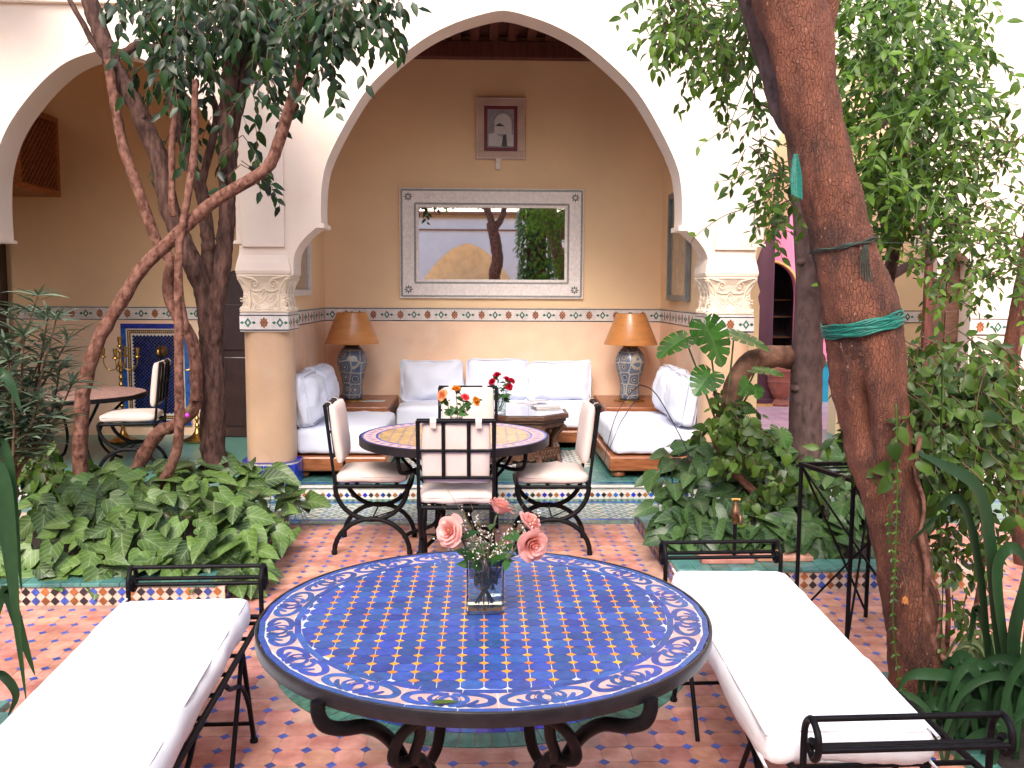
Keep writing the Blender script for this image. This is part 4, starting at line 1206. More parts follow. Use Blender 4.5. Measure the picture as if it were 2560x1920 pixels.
b.prism([(.04, 3.16), (.30, 3.16), (.30, 3.27), (.25, 3.29), (.18, 3.25), (.1, 3.29), (.04, 3.28)], YB-.0365, YB-.0345, mp=lambda u, v_, d_: (u, d_, v_))
b.build('print_light_shape', M('print_white', (.62, .6, .62), .5), pf)
b = MB(); b.prism([(.10, 3.36), (.21, 3.36), (.155, 3.395)], YB-.038, YB-.0367, mp=lambda u, v_, d_: (u, d_, v_))
b.prism([(.175, 3.155), (.235, 3.155), (.225, 3.28), (.19, 3.27)], YB-.038, YB-.0367, mp=lambda u, v_, d_: (u, d_, v_))
b.build('print_dark_shape', M('print_dark', (.05, .045, .06), .5), pf)
pl = thing('sensor', 'small white fitting on the wall under the red-mounted picture', 'fitting', (.145, YB-.02, 2.93))
b = MB(); b.box(.115, .175, YB-.06, YB-.052, 2.99, 3.03); b.build('bracket', m_bone, pl, bevel=.003)
b = MB(); b.box(.11, .165, YB-.09, YB-.003, 2.915, 2.988); b.build('housing', m_whitet, pl, bevel=.008)
m_print = M('faded_landscape_print', (.22, .22, .19), .25, col2=(.36, .27, .17), scale=2.4, stretch=(1, 2, .6), coat=.6)
for xw, dr, y0, y1, z0, z1, mt_, lab in ((-1.69, 1, 8.0, 8.85, 1.60, 2.42, m_whitet, 'white framed picture on the left alcove wall above the pillar cushions'),
                                       (1.89, -1, 8.42, 9.32, 1.565, 2.62, M('grey_green_frame', (.16, .17, .17), .4, var=.3), 'grey framed picture on the right alcove wall by the monstera')):
    t = thing('framed_picture', lab, 'picture', (xw, (y0+y1)/2, z0))
    b = MB()
    d0, d1 = sorted((xw+.004*dr, xw+.05*dr))
    w = .055
    b.box(d0, d1, y0, y1, z0, z0+w); b.box(d0, d1, y0, y1, z1-w, z1); b.box(d0, d1, y0, y0+w, z0+w, z1-w); b.box(d0, d1, y1-w, y1, z0+w, z1-w)
    b.build('frame', mt_, t, bevel=.006)
    d0, d1 = sorted((xw+.006*dr, xw+.025*dr))
    b = MB(); b.box(d0, d1, y0+w-.003, y1-w+.003, z0+w-.003, z1-w+.003); b.build('print', m_print, t)
# ------------------------------------------------------------------ planters
def diamond_face(parent, x0, y0, dx, dy, length, rows=2, z0=.0):
    """rows of coloured diamonds on a cream face"""
    b = MB(); s_ = .0485
    me = []
    for n, m in (('black_diamond', m_black), ('blue_diamond', m_bluein), ('brown_diamond', m_brown)):
        d = MB(); d.prism([(-.0228, 0), (0, -.0228), (.0228, 0), (0, .0228)], 0, .004, mp=lambda a, b_, q_: (a, -q_, b_)); me.append(d.build(n, m, link=False))
    n = int(length/.0495)
    rz = math.atan2(dy, dx)
    for k in range(n):
        for r in range(rows):
            inst(me[k % 3].name, me[k % 3], (x0+dx*.0495*(k+.5), y0+dy*.0495*(k+.5), z0+.026+.049*r), parent, rot=(0, 0, rz))
def planter(label, x0, x1, y0, y1, ex, side):
    t = thing('planter', label, 'planter', ((x0+x1)/2, (y0+y1)/2, .0))
    h, w = .102, .17
    b = MB(); b.box(x0, x1, y0, y0+w, 0, h); b.build('kerb_wall', m_cream, t)
    b = MB(); b.box(x0, x1, y1-w, y1, 0, h); b.build('kerb_wall', m_cream, t)
    b = MB(); b.box(x0, x0+w, y0+w, y1-w, 0, h); b.build('kerb_wall', m_cream, t)
    b = MB(); b.box(x1-w, x1, y0+w, y1-w, 0, h); b.build('kerb_wall', m_cream, t)
    b = MB(); b.box(x0+w, x1-w, y0+w, y1-w, -.01, .085); b.build('soil', m_soil, t)
    cm = MB(); cm.box(-.049, .049, -.092, .092, 0, .02); cme = cm.build('green_cap_tile', m_teal, bevel=.003, seg=1, link=False)
    for k in range(int((x1-x0)/.1)):
        inst('green_cap_tile', cme, (x0+.05+.1*k, y0+.078, h+.001), t, rot=(U(-.01, .01), 0, U(-.01, .01)))
    xs = x1-.078 if side > 0 else x0+.078
    for k in range(1, int((y1-y0-.1)/.1)):
        inst('green_cap_tile', cme, (xs, y0+.13+.1*k, h+.0015), t, rot=(0, U(-.01, .01), PI/2+U(-.01, .01)))
    diamond_face(t, x0 if ex > 0 else x1, y0-.0005, 1 if ex > 0 else 1, 0, x1-x0)
    if side > 0: diamond_face(t, x1+.0005, y0, 0, 1, y1-y0)
    else: diamond_face(t, x0-.0005, y1, 0, -1, y1-y0)
    return t
planter('tile-edged planting bed of pale-veined leaves under the many-stemmed tree', -3.6, -1.36, 4.74, 6.37, 1, 1)
planter('tile-edged planting bed with the brass garden tap', 1.07, 2.75, 4.95, 6.37, 1, -1)
for lab, x0, x1, y0, y1, side in (('green-edged ground bed in the corner with the strap-leaved plant', -3.4, -1.78, 1.6, 3.55, 1), ('green-edged ground bed at the foot of the leaning red trunk', 1.68, 3.6, 1.6, 3.76, -1)):
    t = thing('planting_bed', lab, 'planting bed', ((x0+x1)/2, (y0+y1)/2, 0))
    b = MB(); b.box(x0+.02, x1-.02, y0, y1-.1, -.03, .012); b.build('soil', m_soil, t)
    gm_ = MB(); gm_.box(-.05, .05, -.05, .05, 0, .03); gme = gm_.build('green_edge_tile', m_teal, bevel=.003, seg=1, link=False)
    for k in range(int((x1-x0)/.102)): inst('green_edge_tile', gme, (x0+.05+.102*k, y1-.05, .002), t)
    xs = x1-.05 if side > 0 else x0+.05
    for k in range(int((y1-y0-.1)/.102)): inst('green_edge_tile', gme, (xs, y1-.153-.102*k, .002), t)
for i, (x, y, rz, sx) in enumerate(((1.38, 5.10, .06, .15), (1.72, 5.14, -.05, .16))):
    t = tag(None or (lambda b: (b.box(x-sx, x+sx, y-.075, y+.08, .124, .152), b.build('terracotta_slab', m_terra, bevel=.005))[1])(MB()), 'loose flat terracotta slab %s' % ('the tap pipe stands behind' if not i else 'between the tap and the black iron stand'), 'slab', 'loose slabs on the bed edge')

# ------------------------------------------------------------------ leaves
Z0 = V((0, 0, 1))
def leaf_mesh(name, mat, cen, edge, fold=.25, droop=.22, wave=0.):
    """unit leaf along +Y. cen: t of the midrib points; edge: (t, half width) of the margin points that go with them"""
    b = MB(); vs, uv = [], []
    wmax = max(e[1] for e in edge)
    def pt(t, x): return (x, t, abs(x)*fold - droop*max(0, t)**2 + wave*math.sin(t*9)*abs(x))
    n = len(cen)
    for t in cen: vs.append(pt(t, 0)); uv.append((.5, t))
    for s in (1, -1):
        for t, x in edge: vs.append(pt(t, s*x)); uv.append((.5+s*.5*x/wmax, t))
    fs = []
    m = len(edge)
    for s in (0, 1):
        e0 = n+s*m
        for i in range(m-1):
            c0, c1 = min(i, n-1), min(i+1, n-1)
            f = [c0, e0+i, e0+i+1] + ([c1] if c1 != c0 else [])
            fs.append(tuple(f if s == 0 else reversed(f)))
    b.add(vs, fs, uv)
    return b.build(name, mat, link=False, smooth=180)
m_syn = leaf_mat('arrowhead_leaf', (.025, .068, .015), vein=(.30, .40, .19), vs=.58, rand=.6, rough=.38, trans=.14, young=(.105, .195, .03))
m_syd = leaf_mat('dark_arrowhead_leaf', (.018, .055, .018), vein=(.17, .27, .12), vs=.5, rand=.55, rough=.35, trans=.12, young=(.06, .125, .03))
m_fic = leaf_mat('dark_glossy_leaf', (.006, .021, .005), rand=.5, rough=.36, trans=.12, young=(.018, .05, .008))
m_vine = leaf_mat('bright_vine_leaf', (.036, .095, .009), rand=.5, rough=.42, trans=.32, young=(.13, .24, .02))
m_bush = leaf_mat('mid_green_leaf', (.026, .070, .009), rand=.5, rough=.42, trans=.25, young=(.09, .165, .018))
m_ole = leaf_mat('grey_green_leaf', (.065, .105, .065), vein=(.28, .36, .24), vs=.35, rand=.45, rough=.42, trans=.15, young=(.2, .28, .18))
m_mon = leaf_mat('monstera_leaf', (.030, .105, .013), vein=(.16, .30, .08), vs=.3, rand=.35, rough=.28, trans=.2)
m_strap = leaf_mat('strap_leaf', (.020, .055, .020), rand=.4, rough=.38, trans=.14)
m_stem = M('green_stem', (.08, .14, .035), .5, var=.3, scale=20)
m_twig = M('brown_twig', (.09, .05, .025), .8, var=.3, scale=20)
ARROW = ([0, .02, .12, .32, .55, .78, 1.0], [(-.24, .19), (-.10, .33), (.12, .36), (.33, .34), (.56, .275), (.79, .16), (1.0, .005)])
HEART = ([0, .02, .12, .32, .55, .78, 1.0], [(-.12, .16), (-.04, .33), (.14, .42), (.34, .42), (.57, .34), (.80, .19), (1.0, .005)])
OVATE = ([0, .15, .38, .62, .82, 1.0], [(0, .02), (.15, .16), (.38, .235), (.62, .20), (.82, .10), (1.0, .004)])
LANCE = ([0, .2, .5, .8, 1.0], [(0, .01), (.2, .05), (.5, .07), (.8, .04), (1.0, .002)])
L_syn = [leaf_mesh('leaf', m_syn, *ARROW, fold=.22, droop=.22), leaf_mesh('leaf', m_syn, *ARROW, fold=.42, droop=.36, wave=.12), leaf_mesh('leaf', m_syn, *HEART, fold=.12, droop=.3)]
L_syd = [leaf_mesh('leaf', m_syd, *ARROW, fold=.22, droop=.25), leaf_mesh('leaf', m_syd, *HEART, fold=.3, droop=.32, wave=.1)]
L_fic = [leaf_mesh('leaf', m_fic, *OVATE, fold=.3, droop=.15), leaf_mesh('leaf', m_fic, *OVATE, fold=.1, droop=.35, wave=.1)]
L_vine = [leaf_mesh('leaf', m_vine, *OVATE, fold=.25, droop=.25), leaf_mesh('leaf', m_vine, *OVATE, fold=.4, droop=.4)]
L_bush = [leaf_mesh('leaf', m_bush, *OVATE, fold=.25, droop=.25, wave=.08), leaf_mesh('leaf', m_bush, *HEART, fold=.2, droop=.3)]
L_ole = [leaf_mesh('leaf', m_ole, *LANCE, fold=.3, droop=.3), leaf_mesh('leaf', m_ole, *LANCE, fold=.5, droop=.12)]
def frame(p, d, up, L):
    d = d.normalized()
    sd = d.cross(up)
    sd = sd.normalized() if sd.length > 1e-5 else V((1, 0, 0))
    nn = sd.cross(d)
    return Matrix(((sd.x*L, d.x*L, nn.x*L, p.x), (sd.y*L, d.y*L, nn.y*L, p.y), (sd.z*L, d.z*L, nn.z*L, p.z), (0, 0, 0, 1)))
def place_leaves(parent, lst, meshes, mat, n_ind=300, name='leaf', wr=.42):
    """lst of (point, direction, up, length): the n_ind that show largest are leaf parts, the others one joined part"""
    def size(q_):
        return (q_[3]/(q_[0]-EYE).length) if inframe(q_[0]) else -1
    o_ = wloc(parent)
    lst = sorted(lst, key=lambda q_: -size(q_)+U(0, .004))
    for i, (p, d, up, L) in enumerate(lst[:n_ind]):
        o = bpy.data.objects.new(name, meshes[i % len(meshes)])
        COL.objects.link(o); o.parent = parent
        m_ = frame(p-o_, d, up, L)
        o.matrix_local = m_
    if len(lst) > n_ind:
        b = MB()
        for p, d, up, L in lst[n_ind:]: b.leaf(p, d, up, L, L*wr)
        tag(b.build(name+'_mass', mat, parent, smooth=180), kind='stuff')
def rv(): 
    while True:
        v = V((U(-1, 1), U(-1, 1), U(-1, 1)))
        if .05 < v.length < 1: return v.normalized()
# arrowhead beds
def bed(parent, region, n, zf, Lr, meshes, mat, wr=.62, edge=None):
    lst = []
    stems = MB()
    x0, x1, y0, y1 = region
    for k in range(n):
        x, y = U(x0, x1), y0+(y1-y0)*U(0, 1)**1.25
        z = zf(x, y)*(1-.6*U(0, 1)**1.6)+.05
        L = U(*Lr)*(1+.12*noise.noise(V((x*2, y*2, 0))))
        a = -PI/2+U(-1.6, 1.6)
        d = V((math.cos(a), math.sin(a), U(-.85, .15)))
        if y > y0+.6*(y1-y0): d.z += .25
        up = (Z0+V((U(-.9, .9), -.5+U(-.7, .5), 0))).normalized()
        lst.append((V((x, y, z)), d, up, L))
        if k % 3 == 0:
            q_ = V((x+U(-.08, .08), y+U(.02, .12), .06))
            stems.tube(bez([q_, q_.lerp(V((x, y, z)), .6)+V((0, 0, .05)), (x, y, z-.003)], 3), .0028, 4)
    place_leaves(parent, lst, meshes, mat, 300, wr=wr)
    tag(stems.build('leaf_stalk', m_stem, parent, smooth=60), kind='stuff')
bl = thing('arrowhead_plant', 'broad bed of pale-veined arrowhead leaves under the many-stemmed tree', 'plant', (-2.1, 5.4, .085))
def zl(x, y):
    e = min(1, max(0, (-1.16-x)/.35))
    return (.10+.34*min(1, max(0, (y-4.80)/.65))**.75)*(.35+.65*e)+.03*noise.noise(V((x*3, y*3, 1)))
bed(bl, (-2.62, -1.20, 4.83, 6.3), 350, zl, (.12, .19), [L_syn[0], L_syn[2], L_syn[1], L_syn[2]], m_syn)
br = thing('arrowhead_plant', 'dusky arrowhead leaves crowding the bed behind the garden tap', 'plant', (1.9, 5.6, .085))
def zr(x, y): return (.10+.50*min(1, max(0, (y-5.18)/.85))**.8)*(.55+.45*min(1, max(0, (x-1.0)/.3)))
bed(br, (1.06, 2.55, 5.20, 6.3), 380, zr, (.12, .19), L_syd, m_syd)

# ------------------------------------------------------------------ trees
def limb(parent, pts, r0, r1, mat, name='limb', n=14, wob=.1, sub=10, seed=1., knots=0):
    p = bez(pts, sub)
    p = [q_+V((noise.noise(q_*4+V((seed, 0, 0))), noise.noise(q_*4+V((0, seed, 0))), 0))*r0*.18 for q_ in p]
    rr = taper(len(p), r0, r1, wob, seed)
    b = MB(); b.tube(p, rr, n)
    for i in range(len(b.v)):
        v = V(b.v[i]); c = p[min(i//n, len(p)-1)]; r_ = rr[min(i//n, len(p)-1)]
        k = noise.noise(v*22)*.11+noise.noise(v*60)*.07+noise.noise(V((v.x*9, v.y*9, v.z*30)))*.06
        b.v[i] = tuple(v+(v-c)*k)
    for k in range(knots):
        i = rnd.randrange(2, len(p)-2)
        d = rv(); d.y = -abs(d.y)
        c = p[i]+d*rr[i]*.85
        b.tube([c-d*rr[i]*.3, c+d*rr[i]*.12, c+d*rr[i]*.3], [rr[i]*.4, rr[i]*.3, rr[i]*.1], 6)
    return b.build(name, mat, parent, smooth=70)
mt = thing('multi_stem_tree', 'many-stemmed tree with dark drooping leaves and crossing vine-like limbs', 'tree', W(530, 1180, 6.2)*1)
mt.location.z = .085
limb(mt, WP([(545, 1200), (532, 1120), (533, 1000), (530, 900), (527, 800), (523, 750), (521, 715)], 6.2), .083, .078, m_bark, 'trunk', 16, .08, 6, 2, 3)
limb(mt, WP([(530, 930, 6.2), (526, 830, 6.19), (513, 740, 6.17), (484, 665), (458, 610), (428, 530), (398, 400), (343, 271), (289, 174), (255, 100), (224, 0), (200, -90)], 6.15), .070, .050, m_bark, seed=3, knots=3)
limb(mt, WP([(289, 174), (235, 110), (208, 60), (174, 0), (150, -60)], 6.15), .022, .014, m_bark, seed=4)
limb(mt, WP([(530, 930, 6.2), (527, 820, 6.22), (520, 720, 6.26), (520, 640), (520, 597), (506, 488), (470, 398), (448, 289), (427, 235), (410, 150)], 6.3), .056, .036, m_bark, seed=5)
limb(mt, WP([(531, 960, 6.2), (534, 860, 6.18), (541, 770, 6.14), (553, 690), (563, 600), (568, 500), (566, 400), (566, 290), (576, 180), (586, 72), (594, 0), (600, -80)], 6.1), .060, .045, m_bark, seed=6, knots=3)
limb(mt, WP([(570, 420), (579, 307), (608, 199), (651, 101), (672, 60), (700, 0)], 6.2), .062, .050, m_bark, seed=7)
limb(mt, WP([(500, 480), (520, 400), (540, 300), (530, 240)], 6.3), .03, .02, m_bark, seed=8)
limb(mt, WP([(262, 130), (307, 132), (344, 112), (398, 116), (430, 60)], 6.2), .03, .02, m_bark, seed=9)
for i, (pts, r0, r1, y) in enumerate((
    ([(204, 1235), (200, 1120), (203, 1042), (210, 970), (231, 890), (260, 818), (307, 746), (362, 663), (434, 594), (510, 525), (560, 487), (633, 445), (676, 409), (705, 325), (741, 217), (763, 123), (770, 40)], .046, .034, 5.85),
    ([(271, 150), (276, 190), (288, 262), (307, 362), (344, 470), (394, 605), (427, 655), (419, 717), (434, 775), (477, 843), (490, 916), (489, 1006), (463, 1042), (427, 1068), (398, 1080), (361, 1135), (320, 1215)], .030, .046, 6.05),
    ([(441, 240), (436, 300), (430, 362), (430, 506), (437, 540)], .020, .022, 6.0),
    ([(488, 200), (487, 260), (485, 380), (463, 524), (449, 608), (445, 717), (447, 825), (448, 952), (447, 1090), (434, 1150), (409, 1200), (375, 1245)], .019, .036, 5.8),
    ([(489, 1000), (490, 915), (470, 840), (455, 770), (446, 690), (436, 640)], .028, .016, 6.0))):
    limb(mt, WP(pts, y), r0, r1, m_liana, 'vine_limb', 12, .12, 6, 20+i, 5)
def sprays(anchors, n, L, spread, droop=1.0, per=(6, 11), gap=.6, jit=.35):
    """hanging twigs of alternate leaves. anchors: (px, py, depth, radius px, radius depth)"""
    lst, tw = [], MB()
    wts = [a[3]**2 for a in anchors]
    for _ in range(n):
        px, py, y, rp, ry = rnd.choices(anchors, wts)[0][:5]
        a, r = U(0, 2*PI), rp*math.sqrt(U(0, 1))
        p = W(px+r*math.cos(a), py+r*math.sin(a)*.8, y+U(-ry, ry))
        d = V((U(-1, 1)*spread, U(-1, .6)*spread, -droop*U(.2, 1))).normalized()
        pts = [p]
        for k in range(rnd.randint(*per)):
            d = (d+V((0, 0, -.16*droop))+rv()*.12).normalized()
            q_ = pts[-1]+d*L*gap
            pts.append(q_)
            sd = d.cross(V((0, -1, .4))).normalized()*(1 if k % 2 else -1)
            ld = (d*.7+sd*U(.4, .9)+V((0, 0, -.55*droop))+rv()*jit)
            lst.append((q_, ld, (V((0, -1, .7))+rv()*.6).normalized(), L*U(.7, 1.15)))
        tw.tube(pts, taper(len(pts), .0032, .0012), 4)
    return lst, tw
anch = [(330, -30, 6.1, 60, .4), (420, -30, 6.2, 100, .5), (520, -20, 6.3, 110, .6), (400, 60, 6.0, 60, .4), (470, 80, 6.2, 80, .4), (600, -40, 6.2, 110, .5), (700, -40, 6.0, 100, .4), (790, -40, 5.7, 90, .3), (850, -10, 5.6, 60, .2), (880, 20, 5.6, 40, .2),
        (690, 90, 5.8, 60, .3), (760, 60, 5.7, 60, .3), (640, 170, 6.2, 40, .3), (560, 40, 6.4, 90, .5), (600, 230, 6.3, 30, .2), (620, 320, 6.1, 28, .2), (500, 170, 6.2, 50, .3), (430, 150, 6.2, 50, .2), (470, 250, 6.2, 30, .2), (430, 300, 6.2, 16, .1), (540, 300, 6.3, 22, .1)]
lst, tw = sprays(anch, 250, .100, .6, .95, (4, 8), .55, .55)
l2, t2_ = sprays([(800, 175, 5.6, 14, .1), (840, 190, 5.6, 10, .1), (610, 400, 6.0, 20, .1), (650, 400, 6.0, 16, .1), (690, 180, 5.8, 30, .1), (890, 20, 5.6, 36, .1), (940, -40, 5.6, 40, .1)], 36, .092, .7, .7, (4, 8), .55)
place_leaves(mt, lst+l2, L_fic, m_fic, 300, wr=.46)
tag(tw.build('twig', m_twig, mt, smooth=60), kind='stuff'); tag(t2_.build('twig', m_twig, mt, smooth=60), kind='stuff')

# the leaning red trunk
def red_bark():
    m, N, L, P = new_mat('flaky_red_bark')
    v = vecs(N, L, 'Position', (1, 1, .38))
    f1 = noise_fac(N, L, v, 11, 8, .38, .66, .7)
    c = mixc(N, L, f1, (.048, .015, .008), (.20, .064, .030))
    c = mixc(N, L, noise_fac(N, L, v, 2.6, 4, .5, .7), c, (.22, .07, .034))
    vo = N.new('ShaderNodeTexVoronoi'); vo.feature = 'DISTANCE_TO_EDGE'; vo.inputs['Scale'].default_value = 85; vo.inputs['Randomness'].default_value = 1
    L.new(v, vo.inputs['Vector'])
    mr = N.new('ShaderNodeMapRange'); mr.inputs[1].default_value = 0; mr.inputs[2].default_value = .09
    L.new(vo.outputs['Distance'], mr.inputs[0])
    mm = N.new('ShaderNodeMath'); mm.operation = 'MULTIPLY_ADD'; mm.inputs[1].default_value = .28; mm.inputs[2].default_value = .72; L.new(mr.outputs[0], mm.inputs[0]); c = mixc(N, L, mm.outputs[0], (.06, .02, .012), c)
    c = mixc(N, L, noise_fac(N, L, v, 70, 3, .66, .72), c, (.34, .16, .10))
    L.new(c, P.inputs['Base Color']); P.inputs['Roughness'].default_value = .8
    nz = N.new('ShaderNodeTexNoise'); nz.inputs['Scale'].default_value = 34; nz.inputs['Detail'].default_value = 8; nz.inputs['Roughness'].default_value = .7
    L.new(v, nz.inputs['Vector'])
    ad = N.new('ShaderNodeMath'); ad.operation = 'ADD'
    m2 = N.new('ShaderNodeMath'); m2.operation = 'MULTIPLY'; m2.inputs[1].default_value = .3; L.new(mr.outputs[0], m2.inputs[0]); L.new(nz.outputs[0], ad.inputs[0]); L.new(m2.outputs[0], ad.inputs[1])
    bp = N.new('ShaderNodeBump'); bp.inputs['Strength'].default_value = 1; bp.inputs['Distance'].default_value = .012
    L.new(ad.outputs[0], bp.inputs['Height']); L.new(bp.outputs[0], P.inputs['Normal'])
    return m
m_red = red_bark()
lt = thing('leaning_tree', 'thick leaning red-brown trunk bound with a green tape', 'tree', W(2295, 1765, 3.52))
lt.location.z = .01
def rough_trunk(parent, pts, name, mat, n=44, sub=14, amp=.012, groove=None):
    """pts: (px, py, depth, width px): a trunk with ridges and flakes in its surface"""
    P3 = [W(a, b_, c_) for a, b_, c_, _ in pts]
    R3 = [w*c_/FOC/2 for _, _, c_, w in pts]
    p = bez(P3, sub)
    r = [q_.x for q_ in bez([(x, 0, 0) for x in R3], sub)]
    b = MB(); b.tube(p, r, n)
    for i in range(len(b.v)):
        v = V(b.v[i]); c = p[min(i//n, len(p)-1)]
        d = (v-c)
        rl_ = d.length or 1
        d /= rl_
        k = noise.noise(V((v.x*14, v.y*14, v.z*2.2)))*1.1 + noise.noise(V((v.x*34, v.y*34, v.z*14)))*.7 + noise.noise(V((v.x*80, v.y*80, v.z*46)))*.4 + noise.noise(V((v.x*5, v.y*5, v.z*5)))*1.0
        if groove:
            g = min((V((v.x-q_.x, v.y-q_.y, (v.z-q_.z)*.6)).length, j) for j, q_ in enumerate(groove))
            e = math.sin(PI*min(.95, max(.05, (g[1]+.5)/len(groove))))
            k -= 6.5*e*math.exp(-(g[0]/.026)**2)
        b.v[i] = tuple(v+d*k*amp)
    return b.build(name, mat, parent, smooth=60), p, r
trunk_pts = [(2300, 1800, 3.52, 150), (2294, 1740, 3.52, 140), (2286, 1573, 3.52, 136), (2258, 1406, 3.54, 134), (2222, 1225, 3.56, 145), (2190, 1100, 3.58, 160), (2176, 1000, 3.58, 170), (2170, 890, 3.58, 186), (2152, 789, 3.58, 184), (2106, 600, 3.6, 152), (2068, 450, 3.6, 142), (2034, 300, 3.6, 136), (2004, 150, 3.6, 150), (1974, 0, 3.6, 168), (1950, -120, 3.6, 180), (1930, -400, 3.6, 190)]
_, tp, tr = rough_trunk(lt, trunk_pts, 'trunk', m_red, groove=bez(WP([(2146, 880), (2150, 960), (2157, 1010), (2166, 1100), (2172, 1160)], 3.47), 6))
rough_trunk(lt, [(2040, 180, 3.75, 40), (2058, 90, 3.75, 46), (2064, 0, 3.75, 60), (2070, -150, 3.75, 80)], 'limb', m_red, 20, 8, .006)
rough_trunk(lt, [(1965, 330, 3.75, 20), (1950, 280, 3.8, 40), (1930, 150, 3.9, 70), (1895, 40, 3.9, 72), (1870, -60, 3.9, 70)], 'limb', m_greyb, 20, 8, .006)
for k, (pts, w) in enumerate((([(2300, 1330), (2318, 1420), (2312, 1500), (2325, 1580), (2345, 1630), (2400, 1690)], 14), ([(2322, 1440), (2345, 1490), (2350, 1550), (2335, 1610)], 9), ([(2300, 1090), (2290, 1180), (2310, 1260), (2300, 1330)], 10))):
    limb(lt, WP(pts, 3.42), w*3.4/FOC/2*1.3, w*3.4/FOC/2, m_liana, 'vine_stem', 8, .15, 5, k+40)
m_tape = M('green_tape', (.005, .13, .095), .45, var=.35, scale=40, stretch=(1, 1, 9), bump=.6, bscale=30)
def near_trunk(py):
    return min(range(len(tp)), key=lambda i: abs((960-FOC*(tp[i]-EYE).dot(UP)/(tp[i]-EYE).dot(FW))-py))
def band(i0, slope, height, rad, mat, nm, strands, off=.008):
    """a wrap round the trunk, higher on the right"""
    c, r = tp[i0], tr[i0]
    o = []
    for s_ in range(strands):
        zz = -height/2+height*(s_+.5)/strands
        pts = []
        for k in range(40):
            a = 2*PI*k/40
            ax = V((math.cos(a), math.sin(a), 0))
            ii = min(len(tp)-1, max(0, i0+int(round((zz+slope*math.cos(a))/.045))))
            cz = c.z+zz+slope*math.cos(a)+.003*math.sin(7*a+s_)
            f = min(range(len(tp)), key=lambda j: abs(tp[j].z-cz))
            pts.append(V((tp[f].x, tp[f].y, cz))+ax*(tr[f]+off+.003*math.sin(3*a+s_*2)))
        o.append(pts)
    b = MB()
    for pts in o: b.tube(pts, rad, 6, True, 1.0)
    return b.build(nm, mat, smooth=60)
tag(band(near_trunk(812), .036, .052, .0042, m_tape, 'green_tape', 9, .012), 'flat green tape wound round the leaning red trunk', 'tape')
m_cord = M('dark_green_cord', (.02, .035, .025), .7, var=.4, scale=30)
cd = band(near_trunk(608), .028, .012, .0028, m_cord, 'cord', 3, .010)
b = MB()
for k in range(5): b.tube(bez(WP([(2160+2*k, 612), (2152+5*k, 650), (2150+7*k, 690+6*k)], 3.46), 4), .0025, 5)
b.build('cord_tassel', m_cord, cd, smooth=60)
tag(cd, 'dark thin cord knotted round the leaning trunk', 'cord')
ga = MB()
for k in range(7): ga.tube(bez(WP([(1986+k, 385), (1978+4*k, 440), (1980+4*k, 486+2*k)], 3.47), 4), .004, 5)
tag(ga.build('green_twine', m_tape, smooth=60), 'bundle of green twine hanging by the edge of the leaning trunk', 'twine')

# the grey trunk and the curved wisteria stem in the right bed
gt = thing('grey_tree', 'smooth grey-brown trunk rising behind the leaning red one', 'tree', W(2012, 1250, 6.0))
gt.location.z = .085
rough_trunk(gt, [(2008, 1290, 6.0, 100), (2012, 1120, 6.0, 86), (2014, 1000, 6.0, 80), (2018, 880, 6.0, 76), (2026, 760, 6.0, 74), (2024, 640, 6.0, 72), (2012, 500, 6.0, 66), (1996, 330, 6.0, 66), (1965, 150, 6.05, 62), (1935, -40, 6.1, 58), (1920, -200, 6.1, 50)], 'trunk', m_greyb, 30, 10, .004)
b = MB()
for px, py in ((2008, 953), (2022, 975), (1992, 972), (2018, 620), (2008, 655)):
    p = W(px, py, 5.93); b.tube([p+V((0, .05, 0)), p, p+V((0, -.012, 0))], [.03, .024, .006], 8)
b.build('knot', m_greyb, gt, smooth=80)
limb(gt, WP([(2000, 330), (2060, 300), (2150, 330), (2230, 290), (2330, 150)], 6.1), .03, .02, m_greyb, seed=50)
limb(gt, WP([(2150, 800), (2200, 720), (2230, 640), (2215, 560), (2190, 480)], 6.2), .045, .03, m_greyb, seed=51)
limb(gt, WP([(2225, 690), (2280, 660), (2330, 645), (2300, 560)], 6.2), .035, .02, m_greyb, seed=52)
ws = thing('wisteria_stem', 'thick gnarled stem arching in front of the pink court', 'vine', W(1832, 1180, 5.8))
ws.location.z = .085
m_gn = M('gnarled_bark', (.095, .042, .026), .85, col2=(.20, .095, .055), scale=14, stretch=(1, 1, 1), bump=1.6, bscale=50)
rough_trunk(ws, [(1850, 1230, 5.8, 56), (1830, 1120, 5.8, 54), (1826, 1020, 5.8, 52), (1842, 950, 5.8, 52), (1880, 905, 5.85, 54), (1930, 892, 5.9, 56), (1985, 895, 6.12, 58), (2040, 905, 6.28, 56)], 'trunk', m_gn, 22, 8, .006)
limb(ws, WP([(1784, 1050), (1786, 1085), (1796, 1115), (1822, 1155), (1850, 1195), (1885, 1230), (1920, 1260)], 5.6), .024, .028, m_liana, 'stem', 10, .15, 5, 60, 2)

